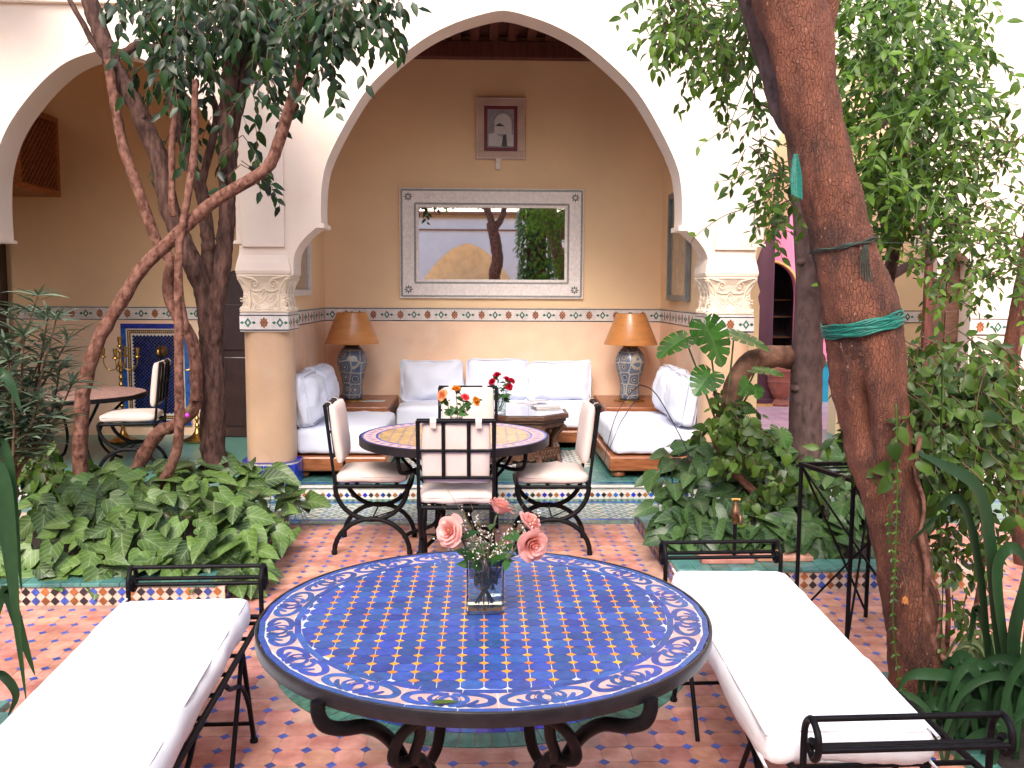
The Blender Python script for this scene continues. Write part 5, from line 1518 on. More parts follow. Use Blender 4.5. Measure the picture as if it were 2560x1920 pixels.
# ------------------------------------------------------------------ climbing and hanging foliage on the right
vt = thing('leafy_climber', 'tall mass of bright climbing foliage behind the leaning trunk', 'climber', W(2230, 1250, 5.6))
vt.location.z = .085
limb(vt, WP([(2240, 1250), (2235, 1000), (2215, 800), (2240, 600), (2260, 400), (2230, 200), (2260, 0), (2280, -200)], 5.6), .035, .025, m_bark, 'stem', 10, .1, 5, 70)
limb(vt, WP([(2240, 560), (2300, 430), (2360, 330), (2420, 300), (2500, 290)], 5.4), .016, .006, m_stem, 'stem', 8, .1, 5, 71)
limb(vt, WP([(2290, 560), (2295, 500), (2310, 440), (2350, 400), (2380, 380)], 5.0), .006, .004, m_stem, 'stem', 6, .1, 5, 72)
anch = [(2180, 120, 5.4, 110, .5), (2260, 200, 5.3, 130, .6), (2210, 330, 5.3, 110, .5), (2300, 330, 5.2, 120, .5), (2180, 450, 5.4, 80, .4), (2260, 440, 5.3, 100, .5), (2340, 430, 5.2, 80, .4), (2230, 560, 5.3, 70, .3), (2390, 230, 5.2, 70, .4), (2370, 90, 5.3, 90, .4), (2190, 0, 5.4, 120, .5), (2320, 0, 5.3, 110, .5), (2140, 250, 5.5, 60, .3), (2300, 500, 5.2, 50, .3)]
lst, tw = sprays(anch, 520, .072, .9, .5, (5, 9), .6, .75)
l2, t2_ = sprays([(2440, 380, 5.0, 70, .3), (2500, 480, 5.0, 60, .3), (2530, 560, 5.0, 50, .2), (2480, 600, 5.0, 60, .3), (2400, 560, 5.0, 60, .3), (2520, 330, 5.0, 50, .3), (2380, 660, 5.0, 50, .2), (2300, 700, 5.0, 40, .2), (2540, 680, 5.0, 50, .2), (2450, 50, 5.0, 30, .2), (2250, 640, 5.1, 40, .2)], 85, .062, 1.0, .35, (7, 12), .6, .4)
place_leaves(vt, lst+l2, L_vine, m_vine, 300, wr=.42)
tag(tw.build('twig', m_stem, vt, smooth=60), kind='stuff'); tag(t2_.build('twig', m_twig, vt, smooth=60), kind='stuff')
# crown of the leaning tree, left of its trunk
anch = [(1720, 60, 4.4, 60, .3), (1800, 80, 4.4, 70, .3), (1870, 100, 4.4, 60, .3), (1680, 20, 4.4, 50, .2), (1900, 200, 4.3, 40, .2), (1880, 30, 4.4, 60, .3), (1830, 150, 4.3, 40, .2), (1930, 130, 4.3, 40, .2), (1760, -40, 4.4, 130, .3)]
lst, tw = sprays(anch, 125, .060, .85, .55, (5, 9), .6, .6)
l2, t2_ = sprays([(1890, 260, 4.3, 26, .1), (1830, 330, 4.3, 16, .1), (1900, 360, 4.3, 40, .2), (1940, 430, 4.2, 30, .2), (1960, 520, 4.1, 30, .2), (1930, 580, 4.1, 25, .2), (1940, 490, 4.1, 25, .1)], 40, .052, .9, .5, (4, 8), .6, .5)
place_leaves(lt, lst+l2, L_vine, m_vine, 300, wr=.42)
tag(tw.build('twig', m_twig, lt, smooth=60), kind='stuff'); tag(t2_.build('twig', m_twig, lt, smooth=60), kind='stuff')
# long trailing shoots
def shoot(parent, pts, y, L, gap=.05, mat=m_vine, meshes=None, both=False, r=.0022, down=.3, nm='shoot'):
    p = bez(WP(pts, y), 8)
    b = MB(); b.tube(p, taper(len(p), r*1.3, r*.6), 5)
    acc, side = 0, 1
    for i in range(1, len(p)):
        d = (p[i]-p[i-1])
        acc += d.length
        if acc >= gap:
            acc = 0
            dn = d.normalized()
            for s in ((1, -1) if both else (side,)):
                sd = dn.cross(V((0, -1, .2))).normalized()*s
                b.leaf(p[i], dn*.5+sd*.9+V((0, -.3, -down))+rv()*.3, (V((0, -1, .8))+rv()*.5), L*U(.75, 1.15), L*.44)
            side = -side
    return tag(b.build(nm, mat, parent, smooth=180), kind='stuff')
for pts, y, L in (([(2010, 440), (1960, 470), (1880, 515), (1810, 540), (1745, 585), (1725, 610)], 4.1, .055), ([(1985, 400), (1900, 420), (1840, 445), (1785, 455)], 4.1, .055), ([(1960, 240), (1890, 265), (1820, 315), (1765, 355), (1740, 370)], 4.2, .05),
                  ([(1900, 130), (1830, 300), (1822, 350)], 4.2, .05), ([(1880, 190), (1900, 320), (1905, 380)], 4.2, .06), ([(1890, 480), (1885, 560), (1895, 610)], 4.2, .05), ([(2000, 480), (1960, 530), (1940, 590)], 4.0, .055)):
    shoot(lt, pts, y, L)
bu = thing('leafy_shrub', 'round leafy shrub clinging to the right side of the leaning trunk', 'shrub', W(2400, 1750, 3.9))
bu.location.z = .01
for k, pts in enumerate(([(2360, 1700), (2370, 1500), (2340, 1250), (2360, 1050), (2400, 900)], [(2400, 1720), (2460, 1400), (2470, 1200), (2500, 1000)], [(2330, 1600), (2310, 1300), (2300, 1100), (2290, 950)])):
    limb(bu, WP(pts, 3.9+.1*k), .013, .007, m_liana, 'stem', 8, .15, 5, 80+k)
anch = [(2290, 900, 3.8, 80, .25), (2390, 890, 3.9, 90, .3), (2480, 930, 4.0, 80, .3), (2260, 1010, 3.75, 80, .2), (2360, 1010, 3.8, 100, .3), (2470, 1050, 3.9, 100, .3), (2290, 1110, 3.75, 80, .2), (2400, 1130, 3.8, 100, .3), (2500, 1170, 3.9, 70, .3), (2330, 1190, 3.8, 60, .2), (2440, 1230, 3.9, 70, .2), (2530, 1010, 4.0, 60, .3), (2400, 1290, 3.9, 50, .2)]
lst, tw = sprays(anch, 370, .064, .85, .5, (4, 8), .55, .6)
l2, t2_ = sprays([(2360, 1380, 3.8, 50, .2), (2430, 1440, 3.8, 40, .2), (2400, 1520, 3.8, 45, .2), (2460, 1560, 3.8, 40, .2), (2270, 1240, 3.7, 25, .1), (2500, 1330, 3.9, 40, .1)], 34, .055, .8, .6, (4, 7), .6, .5)
place_leaves(bu, lst+l2, L_bush, m_bush, 300, wr=.46)
tag(tw.build('twig', m_twig, bu, smooth=60), kind='stuff'); tag(t2_.build('twig', m_twig, bu, smooth=60), kind='stuff')
for pts, y, L, g in (([(2240, 1010), (2243, 1200), (2238, 1400), (2232, 1550), (2245, 1680), (2270, 1770)], 3.38, .022, .028), ([(2357, 900), (2352, 1100), (2350, 1300), (2357, 1480), (2350, 1640), (2352, 1750)], 3.4, .026, .06), ([(2225, 1260), (2222, 1340), (2235, 1420)], 3.38, .02, .03)):
    shoot(bu, pts, y, L, g, m_bush, both=True, r=.003, down=.1, nm='hanging_shoot')
dt = thing('slender_tree', 'slender dark reddish stem at the edge beyond the round shrub', 'tree', W(2535, 1330, 5.4))
dt.location.z = .0
rough_trunk(dt, [(2560, 1420, 5.4, 46), (2545, 1250, 5.4, 44), (2530, 1100, 5.4, 44), (2520, 950, 5.4, 42), (2535, 820, 5.4, 36), (2556, 700, 5.4, 32), (2590, 500, 5.4, 30)], 'trunk', m_red, 18, 8, .005)
limb(dt, WP([(2530, 960), (2545, 860), (2565, 790)], 5.38), .03, .025, m_liana, seed=91)

# ------------------------------------------------------------------ monstera, strap leaves, oleander
def monstera_mesh():
    b = MB(); vs, fs = [], []
    def P_(x, t): return V((x, t, abs(x)*.22-.16*max(0, t)**2-.30*abs(x)**2))
    m_ = [0, .07, .16, .28, .42, .56, .70, .86]
    o_ = [(.07, -.20), (.40, -.27), (.60, -.06), (.64, .20), (.57, .45), (.45, .68), (.27, .90), (0, 1.08)]
    for s in (1, -1):
        def mp(x, t): return P_(s*x, t)
        for i in range(7):
            A, B = (0, m_[i]), (0, m_[i+1])
            oa, ob = o_[i], o_[i+1]
            L2 = lambda p, q_, f: (p[0]+(q_[0]-p[0])*f, p[1]+(q_[1]-p[1])*f)
            wa, wb = L2(A, oa, .42 if i else .1), L2(B, ob, .42 if i < 6 else 1)
            ca, cb = L2(L2(A, oa, .75), L2(B, ob, .75), .08), L2(L2(B, ob, .75), L2(A, oa, .75), .09)
            ea, eb = L2(oa, ob, .09 if i else 0), L2(ob, oa, .08 if i < 6 else 0)
            em = ((oa[0]+ob[0])/2*1.05, (oa[1]+ob[1])/2*1.04)
            poly = [A, wa, ca, ea, em, eb, cb, wb, B] if i < 6 else [A, wa, ca, ea, em, ob, B]
            n0 = len(vs)
            c_ = L2(L2(wa, wb, .5), em, .35)
            vs += [mp(*q_) for q_ in poly]+[mp(*c_)]
            k = len(poly)
            for j in range(k): fs.append((n0+j, n0+(j+1) % k, n0+k) if s > 0 else (n0+(j+1) % k, n0+j, n0+k))
    b.add(vs, fs, [(.5+v.x*.8, v.y) for v in vs])
    return b.build('split_leaf', m_mon, link=False, smooth=180)
mo = thing('monstera', 'monstera with big split leaves in front of the right pillar', 'plant', W(1815, 1180, 5.7))
mo.location.z = .085
mom = monstera_mesh()
root = W(1815, 1120, 5.7)
for (bx, by, y, tx, ty, ux, uz, L) in ((1765, 815, 5.55, 1815, 908, .45, .45, .245), (1712, 845, 5.6, 1622, 895, -.15, 1.0, .20), (1835, 838, 5.75, 1932, 866, .05, 1.3, .22), (1775, 935, 5.5, 1735, 985, -.3, .5, .16), (1870, 960, 5.5, 1845, 990, .4, .2, .10), (1885, 965, 5.6, 1895, 990, .2, .3, .10), (1950, 1075, 5.5, 1965, 1105, .4, .3, .13), (1890, 925, 5.6, 1950, 930, .2, .95, .16)):
    p, q_ = W(bx, by, y), W(tx, ty, y-.08)
    d = q_-p
    o = bpy.data.objects.new('split_leaf', mom); COL.objects.link(o); o.parent = mo
    o.matrix_local = frame(p-wloc(mo), d, V((ux, -.8 if uz < .9 else -.28, uz)), L)
    b = MB(); b.tube(bez([root+V((U(-.05, .05), U(-.05, .05), -.1)), root.lerp(p, .55)+V((0, .03, .02)), p], 6), taper(13, .008, .005), 6); b.build('stalk', m_stem, mo, smooth=60)
def ribbon_leaf(b, pts, w, y, tw=0.2, fold=.3, side=None):
    p = bez(WP(pts, y), 6)
    n = len(p)
    vs, uv = [], []
    for i, q_ in enumerate(p):
        t = i/(n-1)
        d = (p[min(i+1, n-1)]-p[max(i-1, 0)]).normalized()
        sd = d.cross(V((math.sin(tw*3*t), -1, .25))).normalized()
        nn = sd.cross(d)
        ww = w*y/FOC/2*(min(1, .55+1.2*t))*(1-max(0, (t-.55)/.45)**1.6)+.0006
        for s, u in ((-1, 0), (0, .5), (1, 1)):
            vs.append(q_+sd*ww*s+nn*abs(s)*ww*fold); uv.append((u, t))
    fs = []
    for i in range(n-1):
        for k in (0, 1): fs.append((3*i+k, 3*i+k+1, 3*i+4+k, 3*i+3+k))
    b.add(vs, fs, uv)
def strap_plant(name, label, base, leaves, y):
    t = thing(name, label, 'plant', W(base[0], base[1], y)); t.location.z = .012
    for pts, w, dy in leaves:
        b = MB(); ribbon_leaf(b, pts, w, y+dy); b.build('leaf', m_strap, t, smooth=180)
    return t
strap_plant('strap_leaf_plant', 'long dark strap leaves arching in at the edge by the shaded bench', (-70, 1800), [
    ([(-60, 1800), (-40, 1500), (-30, 1200), (-25, 1000), (0, 935), (25, 955), (42, 1000), (54, 1030)], 26, -.1), ([(-60, 1700), (-50, 1400), (-20, 1180), (8, 1200), (24, 1330), (40, 1540), (66, 1755)], 34, -.1),
    ([(-70, 1600), (-40, 1250), (-5, 1110), (22, 1160), (40, 1320), (54, 1480)], 24, -.05), ([(-40, 1650), (10, 1480), (30, 1510), (58, 1600), (88, 1690)], 26, .1), ([(-60, 1500), (-20, 1290), (8, 1300), (25, 1420), (32, 1540)], 30, .15), ([(-60, 1760), (-10, 1690), (20, 1700), (40, 1740), (20, 1790)], 22, .0)], 3.3)
strap_plant('strap_leaf_plant', 'tall green strap leaves rising at the edge right of the round shrub', (2520, 1790), [
    ([(2520, 1800), (2490, 1560), (2470, 1350), (2440, 1220), (2350, 1160), (2290, 1132)], 40, 0), ([(2545, 1820), (2530, 1600), (2560, 1450), (2575, 1300)], 44, -.1), ([(2480, 1800), (2465, 1600), (2445, 1420), (2410, 1270), (2370, 1250), (2330, 1300), (2270, 1360)], 26, .05),
    ([(2540, 1800), (2500, 1550), (2490, 1420), (2520, 1370), (2560, 1400), (2580, 1520)], 34, -.05), ([(2500, 1800), (2480, 1650), (2440, 1520), (2425, 1590), (2420, 1600)], 22, .1), ([(2530, 1850), (2555, 1700), (2570, 1550), (2590, 1400)], 40, -.2)], 3.35)
dl = thing('broad_strap_plant', 'low clump of dark arching leaves at the foot of the leaning trunk', 'plant', W(2420, 1850, 3.0)); dl.location.z = .012
rg = random.Random(5)
for k in range(46):
    bx, by = 2440+rg.uniform(-120, 110), 1880+rg.uniform(-40, 40)
    a = rg.uniform(-1, 1); h = rg.uniform(70, 230); w_ = rg.uniform(14, 34)
    pts = [(bx, by), (bx+a*45, by-h*.7), (bx+a*(95+h*.25), by-h), (bx+a*(150+h*.45), by-h*.78), (bx+a*(190+h*.5), by-h*.35)]
    b = MB(); ribbon_leaf(b, pts, w_, 3.02+rg.uniform(-.1, .25), rg.uniform(-.4, .4)); b.build('leaf', m_strap, dl, smooth=180)
for k, (pts, w) in enumerate((([(2440, 1800), (2390, 1700), (2330, 1685), (2270, 1690), (2235, 1740)], 30), ([(2440, 1830), (2440, 1720), (2500, 1700), (2540, 1780), (2550, 1830)], 28), ([(2380, 1660), (2400, 1640), (2440, 1680), (2450, 1720)], 36))):
    b = MB(); ribbon_leaf(b, pts, w, 3.1+.05*(k % 4)); b.build('leaf', m_strap, dl, smooth=180)
sg_ = thing('spider_plant', 'tuft of thin pale striped leaves behind the tall strap leaves', 'plant', W(2470, 1690, 3.7)); sg_.location.z = .012
m_spi = leaf_mat('pale_striped_leaf', (.20, .30, .10), rand=.4, rough=.45, trans=.25, young=(.4, .45, .25))
for k in range(46):
    a = U(-1, 1)
    x = 2470+U(-30, 30)
    b = MB(); ribbon_leaf(b, [(x, 1700), (x+a*45, 1630-U(0, 45)), (x+a*100, 1620+U(-30, 40)), (x+a*140, 1680+U(-20, 40))], 9, 3.7+U(-.15, .15)); b.build('leaf', m_spi, sg_, smooth=180)
ol = thing('oleander', 'grey-green oleander with narrow leaves at the left edge of the leafy bed', 'shrub', W(30, 1420, 4.95)); ol.location.z = .085
lst = []
tips = [(95, 740, 4.9), (140, 800, 4.9), (22, 780, 4.9), (170, 850, 5.0), (60, 840, 4.8), (110, 880, 4.9), (20, 900, 4.7), (150, 920, 5.0), (60, 960, 4.9), (180, 960, 5.0), (100, 1000, 4.8), (30, 1010, 4.8), (130, 1040, 4.9), (70, 1070, 4.8), (10, 850, 4.8), (-30, 950, 4.8), (120, 790, 4.95), (0, 1080, 4.8)]
sb = MB()
for px, py, y in tips:
    q_ = W(px, py, y)
    r0 = W(20+U(-10, 20), 1200, y)
    st = bez([r0, r0.lerp(q_, .5)+V((U(-.06, .06), U(-.05, .05), 0)), q_], 8)
    sb.tube(st, taper(len(st), .010, .004), 6)
    for i in range(5, len(st)):
        for k in range(3):
            a = U(0, 2*PI)
            d = (st[i]-st[i-1]).normalized()*.55+V((math.cos(a), math.sin(a), -.15+U(-.3, .2)))*.8
            lst.append((st[i], d, (Z0+rv()*.4), U(.13, .19)))
    for k in range(9):
        a = 2*PI*k/9+U(-.2, .2)
        lst.append((q_, V((math.cos(a), math.sin(a), U(-.1, 1.1))), Z0+rv()*.3, U(.10, .17)))
place_leaves(ol, lst, L_ole, m_ole, 300, wr=.14)
tag(sb.build('stem', m_twig, ol, smooth=60), kind='stuff')
limb(ol, WP([(38, 1250), (30, 1100), (20, 980), (35, 900), (60, 840)], 4.95), .016, .008, m_liana, 'stem', 8, .1, 5, 95)
limb(ol, WP([(30, 1300), (28, 1200), (18, 1120), (22, 1060)], 4.9), .02, .014, m_liana, 'stem', 8, .1, 5, 96)
iv = thing('ivy', 'dull green ivy at the back corner of the leafy bed', 'ivy', W(110, 1230, 5.9)); iv.location.z = .085
lst, tw = sprays([(80, 1120, 5.8, 50, .2), (140, 1130, 5.9, 50, .2), (100, 1190, 5.7, 60, .2), (160, 1200, 5.8, 40, .2)], 46, .085, .8, .45, (4, 7), .5, .5)
place_leaves(iv, lst, L_bush, m_bush, 300, wr=.6)
tag(tw.build('twig', m_twig, iv, smooth=60), kind='stuff')
vb = thing('climber', 'small-leaved climber wrapped round the gnarled arching stem', 'climber', W(1820, 1200, 5.55)); vb.location.z = .085
lst, tw = sprays([(1800, 980, 5.6, 30, .1), (1815, 1020, 5.6, 40, .12), (1820, 1070, 5.6, 45, .12), (1850, 1040, 5.6, 40, .12), (1790, 1060, 5.6, 30, .1), (1880, 1090, 5.6, 40, .1), (1840, 1130, 5.55, 40, .1), (1900, 1240, 5.5, 50, .1), (1960, 1180, 5.5, 50, .1)], 80, .07, .8, .5, (3, 6), .5, .6)
place_leaves(vb, lst, L_bush, m_bush, 300, wr=.44)
tag(tw.build('twig', m_twig, vb, smooth=60), kind='stuff')

# the tree and ivy column behind the camera, seen in the mirror
bt_ = thing('courtyard_tree', 'forked brown trunk seen in the mirror beside the ivy column', 'tree', (.23, -1.5, 0))
def straight(parent, pts, r0, r1, nm, mat, seed):
    return limb(parent, pts, r0, r1, mat, nm, 14, .1, 6, seed)
straight(bt_, [(.30, -1.5, 0), (.26, -1.5, 1.0), (.22, -1.5, 1.9), (.30, -1.5, 2.4), (.22, -1.5, 2.9), (.15, -1.5, 3.2)], .15, .12, 'trunk', m_liana, 101)
straight(bt_, [(.18, -1.5, 3.1), (.05, -1.5, 3.5), (-.3, -1.5, 3.65), (-1.2, -1.6, 3.75), (-2.1, -1.6, 3.8)], .09, .03, 'limb', m_liana, 102)
straight(bt_, [(.20, -1.5, 3.0), (.42, -1.5, 3.4), (.45, -1.5, 3.9), (.5, -1.4, 4.6)], .08, .05, 'limb', m_liana, 103)
lst = []
for k in range(420):
    p = V((U(-2.1, .3), -1.6+U(-.5, .5), 3.75+U(-.2, .6)))
    lst.append((p, V((U(-1, 1), U(-1, 1), -.8)), Z0+rv()*.5, U(.08, .13)))
ic = thing('ivy_column', 'column wrapped in yellow-green ivy, seen in the mirror right of the forked trunk', 'ivy', (1.15, -1.0, 0))
b = MB(); b.lathe([(.22, 0), (.22, 3.9)], 16, (1.15, -1.0, 0)); b.build('post', m_bark, ic, smooth=40)
b = MB()
for k in range(2600):
    a, z = U(0, 2*PI), U(.3, 4.1)
    r = (.34+.22*noise.noise(V((math.cos(a)*2, math.sin(a)*2, z*1.6))))*(.75+.25*U(0, 1))+.1
    p = V((1.15+r*math.cos(a), -1.0+r*math.sin(a), z))
    b.leaf(p, V((math.cos(a)*.6, math.sin(a)*.6, -.7))+rv()*.4, V((math.cos(a), math.sin(a), .6)), U(.09, .15), .07)
b.build('foliage', m_vine, ic, smooth=180)
b = MB()
for p, d, up, L in lst: b.leaf(p, d, up, L, L*.45)
tag(b.build('foliage', m_vine, bt_, smooth=180), kind='stuff')
# ------------------------------------------------------------------ flowers in glass vases
m_glass = glass_mat('clear_glass')
m_water = glass_mat('vase_water', (.86, .95, .9), 1.33)
def petal_mat(name, c, c2): return M(name, c, .55, col2=c2, scale=14, var=.1, coord='Object', sheen=.3)
m_pinkr = leaf_mat('pink_petal', (.86, .42, .40), rand=.1, rough=.55, trans=.3, young=(.92, .55, .52))
m_redr = leaf_mat('red_petal', (.55, .006, .035), rand=.25, rough=.5, trans=.25, young=(.66, .015, .06))
m_orr = leaf_mat('orange_petal', (.78, .20, .02), rand=.25, rough=.5, trans=.3, young=(.82, .42, .03))
m_peach = leaf_mat('peach_petal', (.80, .33, .16), rand=.15, rough=.5, trans=.3)
m_corr = leaf_mat('coral_petal', (.74, .07, .08), rand=.2, rough=.5, trans=.3)
m_rleaf = leaf_mat('rose_leaf', (.025, .085, .022), rand=.35, rough=.35, trans=.2, young=(.05, .14, .03))
m_rstem = M('rose_stem', (.05, .06, .022), .5, var=.3, scale=30)
L_rose = leaf_mesh('leaf', m_rleaf, *OVATE, fold=.2, droop=.25)
def bloom(c, ax, R, seed=0, tall=1.0):
    b = MB()
    ax = ax.normalized()
    e1 = ax.orthogonal().normalized(); e2 = ax.cross(e1)
    rg = random.Random(seed)
    def petal(a0, half, rb, rt, h0, h, lip, ph):
        nu, nv = 6, 5
        vs = []
        for j in range(nv+1):
            v = j/nv
            for i in range(nu+1):
                u = -1+2*i/nu
                w = half*(.55+.45*math.sin(PI*min(1, v*.75+.12)))
                a = a0+u*w
                edge = 1-.16*u*u*v*v
                r = R*(rb+(rt-rb)*v**.75+lip*v**5*(1-.3*u*u))+R*.03*math.sin(3*u+ph)*v
                z = R*tall*(h0+(h-h0)*v*edge-lip*.7*v**6)
                vs.append(c+(e1*math.cos(a)+e2*math.sin(a))*r+ax*z)
        b.add(vs, [(j*(nu+1)+i, j*(nu+1)+i+1, (j+1)*(nu+1)+i+1, (j+1)*(nu+1)+i) for j in range(nv) for i in range(nu)])
    for n, rb, rt, h0, h, lip, half in ((2, .02, .10, 0, .80, .0, 1.9), (3, .04, .22, -.1, .84, .03, 1.35), (4, .06, .38, -.2, .82, .08, 1.05), (5, .08, .56, -.3, .74, .16, .85), (5, .10, .74, -.38, .58, .24, .80), (6, .10, .88, -.42, .34, .26, .70)):
        o_ = rg.random()*6
        for k in range(n): petal(o_+2*PI*k/n+rg.uniform(-.12, .12), half, rb, rt*rg.uniform(.93, 1.07), h0, h*rg.uniform(.95, 1.05), lip*rg.uniform(.6, 1.4), rg.random()*6)
    return b
def rose(label, head, ax, R, mat, foot, seed, group, nleaf=3, Ll=.05, tall=1., name='rose', mid=None):
    head, foot, ax = V(head), V(foot), V(ax).normalized()
    t = thing(name, label, 'rose', foot, 0, group)
    bloom(head, ax, R, seed, tall).build('bloom', mat, t, smooth=80)
    b = MB()
    neck = head-ax*R*.42*tall
    st = bez([foot, mid if mid else foot.lerp(neck, .55)+V((0, 0, .01)), neck-ax*R*.5, neck], 6)
    b.tube(st, taper(len(st), .0022+R*.02, .0018+R*.03), 6)
    b.build('stem', m_rstem, t, smooth=60)
    b = MB()
    for k in range(5):
        a = 2*PI*k/5+seed
        e1 = ax.orthogonal().normalized(); e2 = ax.cross(e1)
        d = (e1*math.cos(a)+e2*math.sin(a))
        b.leaf(neck, d+ax*.25, ax, R*.6, R*.22)
    b.lathe([(R*.06, -R*.15), (R*.16, 0), (R*.1, R*.1)], 8, neck)
    b.build('sepals', m_rleaf, t, smooth=80)
    rg = random.Random(seed+5)
    for k in range(nleaf):
        p = st[int(len(st)*(.42+.38*k/max(1, nleaf)))]
        d = V((rg.uniform(-1, 1), rg.uniform(-1, .4), rg.uniform(-.2, .5)))
        o = bpy.data.objects.new('leaf', L_rose); COL.objects.link(o); o.parent = t
        o.matrix_local = frame(p-wloc(t), d, V((rg.uniform(-.4, .4), -.6, .8)), Ll*rg.uniform(.8, 1.2))
    return t
def sq_vase(x, y, z, hw, h, label, rz=0.):
    t = thing('vase', label, 'vase', (x, y, z), rz)
    b = MB()
    o, i_ = rrect(hw, hw, .006, 3), rrect(hw-.0045, hw-.0045, .004, 3)
    n = len(o)
    vs = [(p[0], p[1], 0) for p in o]+[(p[0], p[1], h) for p in o]+[(p[0], p[1], h) for p in i_]+[(p[0], p[1], .016) for p in i_]
    fs = [tuple(reversed(range(n))), tuple(range(3*n, 4*n))]
    for k in range(3):
        fs += [(k*n+q_, k*n+(q_+1) % n, (k+1)*n+(q_+1) % n, (k+1)*n+q_) for q_ in range(n)]
    b.add(vs, fs)
    b.build('glass', m_glass, t, smooth=40, world=False)
    b = MB(); b.prism(rrect(hw-.0042, hw-.0042, .004, 3), .0157, h*.66); b.build('water', m_water, t, smooth=40, world=False)
    return t
VX, VY = .003, 2.57
sq_vase(VX, VY, .7445, .0525, .155, 'square glass vase of pink roses on the blue table', .03)
FZ = .765
g1 = 'pink roses on the blue table'
rose('pink rose leaning out on the side of the chair cushions, its face turned to us', W(1128, 1328, 2.5), (-.5, -.75, .25), .041, m_pinkr, (VX+.018, VY-.01, FZ), 1, g1, 3, .06)
rose('topmost pink rose, seen from beneath its petals', W(1249, 1272, 2.62), (.35, .25, .85), .040, m_pinkr, (VX-.012, VY+.012, FZ), 2, g1, 2, .06)
rose('pink rose half hidden behind the lowest open bloom', W(1322, 1308, 2.64), (.6, -.1, .6), .037, m_pinkr, (VX-.02, VY+.0, FZ), 3, g1, 2, .06)
rose('lowest pink rose, wide open and hanging over the blue tiles', W(1327, 1360, 2.5), (.45, -.85, -.12), .046, m_pinkr, (VX-.026, VY-.012, FZ), 4, g1, 3, .06, 1.05)
t = thing('foliage_sprig', 'dark rose leaves crowding the mouth of the square vase', 'foliage', (VX, VY, FZ))
for k in range(14):
    a = 2*PI*k/14
    p = V((VX+.028*math.cos(a), VY+.028*math.sin(a), .885+U(-.02, .015)))
    o = bpy.data.objects.new('leaf', L_rose); COL.objects.link(o); o.parent = t
    o.matrix_local = frame(p-wloc(t), V((math.cos(a)*.8, math.sin(a)*.5-.2, U(.1, 1.0))), V((0, -1, .5))+rv()*.3, U(.05, .075))
for k in range(5):
    a = 2*PI*k/5
    p = V((VX+.02*math.cos(a), VY+.02*math.sin(a), .855))
    o = bpy.data.objects.new('leaf', L_rose); COL.objects.link(o); o.parent = t
    o.matrix_local = frame(p-wloc(t), V((math.cos(a)*.3, math.sin(a)*.3, -1)), V((0, -1, .2)), .045)
b = MB()
for k in range(11):
    a = 2*PI*k/11
    b.tube([(VX+.026*math.cos(a), VY+.026*math.sin(a), FZ), (VX-.012*math.cos(a), VY-.012*math.sin(a), .83), (VX-.024*math.cos(a+.5), VY-.02*math.sin(a), .89)], .0019, 5)
tag(b.build('stem', m_twig, t, smooth=60), kind='stuff')
t = thing('white_sprig', 'airy sprigs of tiny white blossom among the pink roses', 'flowers', (VX, VY, FZ))
b, fl = MB(), MB()
m_tw = M('straw_stem', (.20, .17, .06), .6, var=.3, scale=40)
m_tiny = M('tiny_white_blossom', (.78, .74, .70), .6)
for px, py in ((1108, 1208), (1122, 1228), (1104, 1260), (1140, 1290), (1155, 1270), (1172, 1240), (1085, 1340), (1165, 1330), (1180, 1310), (1190, 1340), (1210, 1330), (1235, 1320), (1262, 1345), (1270, 1330), (1285, 1320), (1300, 1310), (1345, 1290), (1355, 1282), (1175, 1370), (1160, 1360), (1225, 1350), (1250, 1360), (1200, 1300), (1195, 1280), (1338, 1225), (1185, 1400)):
    tip = W(px, py, VY+U(-.08, .03))
    q_ = bez([V((VX+U(-.03, .03), VY+U(-.02, .02), .80)), V((VX+(tip.x-VX)*.35, VY+(tip.y-VY)*.4, .80+(tip.z-.80)*.55)), tip], 10)
    b.tube(q_, taper(len(q_), .0010, .0004), 4)
    if py > 1262:
        for k in range(11, len(q_)):
            for _ in range(1):
                c = q_[k]+rv()*.013
                b.tube([q_[k], c], .0004, 3)
                d = rv()
                for s in range(3): fl.leaf(c, d+rv()*.9, rv(), .0055, .0034)
tag(b.build('stem', m_tw, t, smooth=60), kind='stuff'); tag(fl.build('blossom', m_tiny, t, smooth=80), kind='stuff')
# second vase
def round_vase(x, y, z, r0, r1, h, label):
    t = thing('vase', label, 'vase', (x, y, z))
    b = MB(); b.lathe([(0, 0), (r0, 0), (r1, h), (r1-.003, h), (r0-.003, .012), (0, .012)], 24, caps=False); b.build('glass', m_glass, t, smooth=40, world=False)
    b = MB(); b.lathe([(0, .0118), (r0-.0026, .0118), (r0+(r1-r0)*.7-.0026, h*.7), (0, h*.7)], 24, caps=False); b.build('water', m_water, t, smooth=40, world=False)
    return t
p = W(1140, 1060, 5.9)
X2, Y2 = p.x, 5.95
round_vase(X2, Y2, .7445, .034, .045, .12, 'round glass vase of orange roses on the yellow table')
g2 = 'orange and coral roses on the yellow table'
for k, (px, py, m_, ax, R, lab) in enumerate(((1106, 988, m_peach, (-.6, -.6, .4), .036, 'peach rose leaning furthest towards the left chair'), (1140, 973, m_orr, (0, -.3, .9), .029, 'yellow-orange rosebud standing highest over the yellow table'), (1163, 994, m_corr, (.3, -.6, .7), .027, 'coral red rosebud between the two orange ones'), (1189, 1003, m_orr, (.7, -.5, .4), .031, 'orange rose leaning furthest towards the carved table'))):
    rose(lab, W(px, py, Y2), ax, R, m_, (X2+U(-.015, .015), Y2+U(-.01, .01), .762), 20+k, g2, 4, .062)
t = thing('foliage_sprig', 'rose leaves filling the round vase on the yellow table', 'foliage', (X2, Y2, .762))
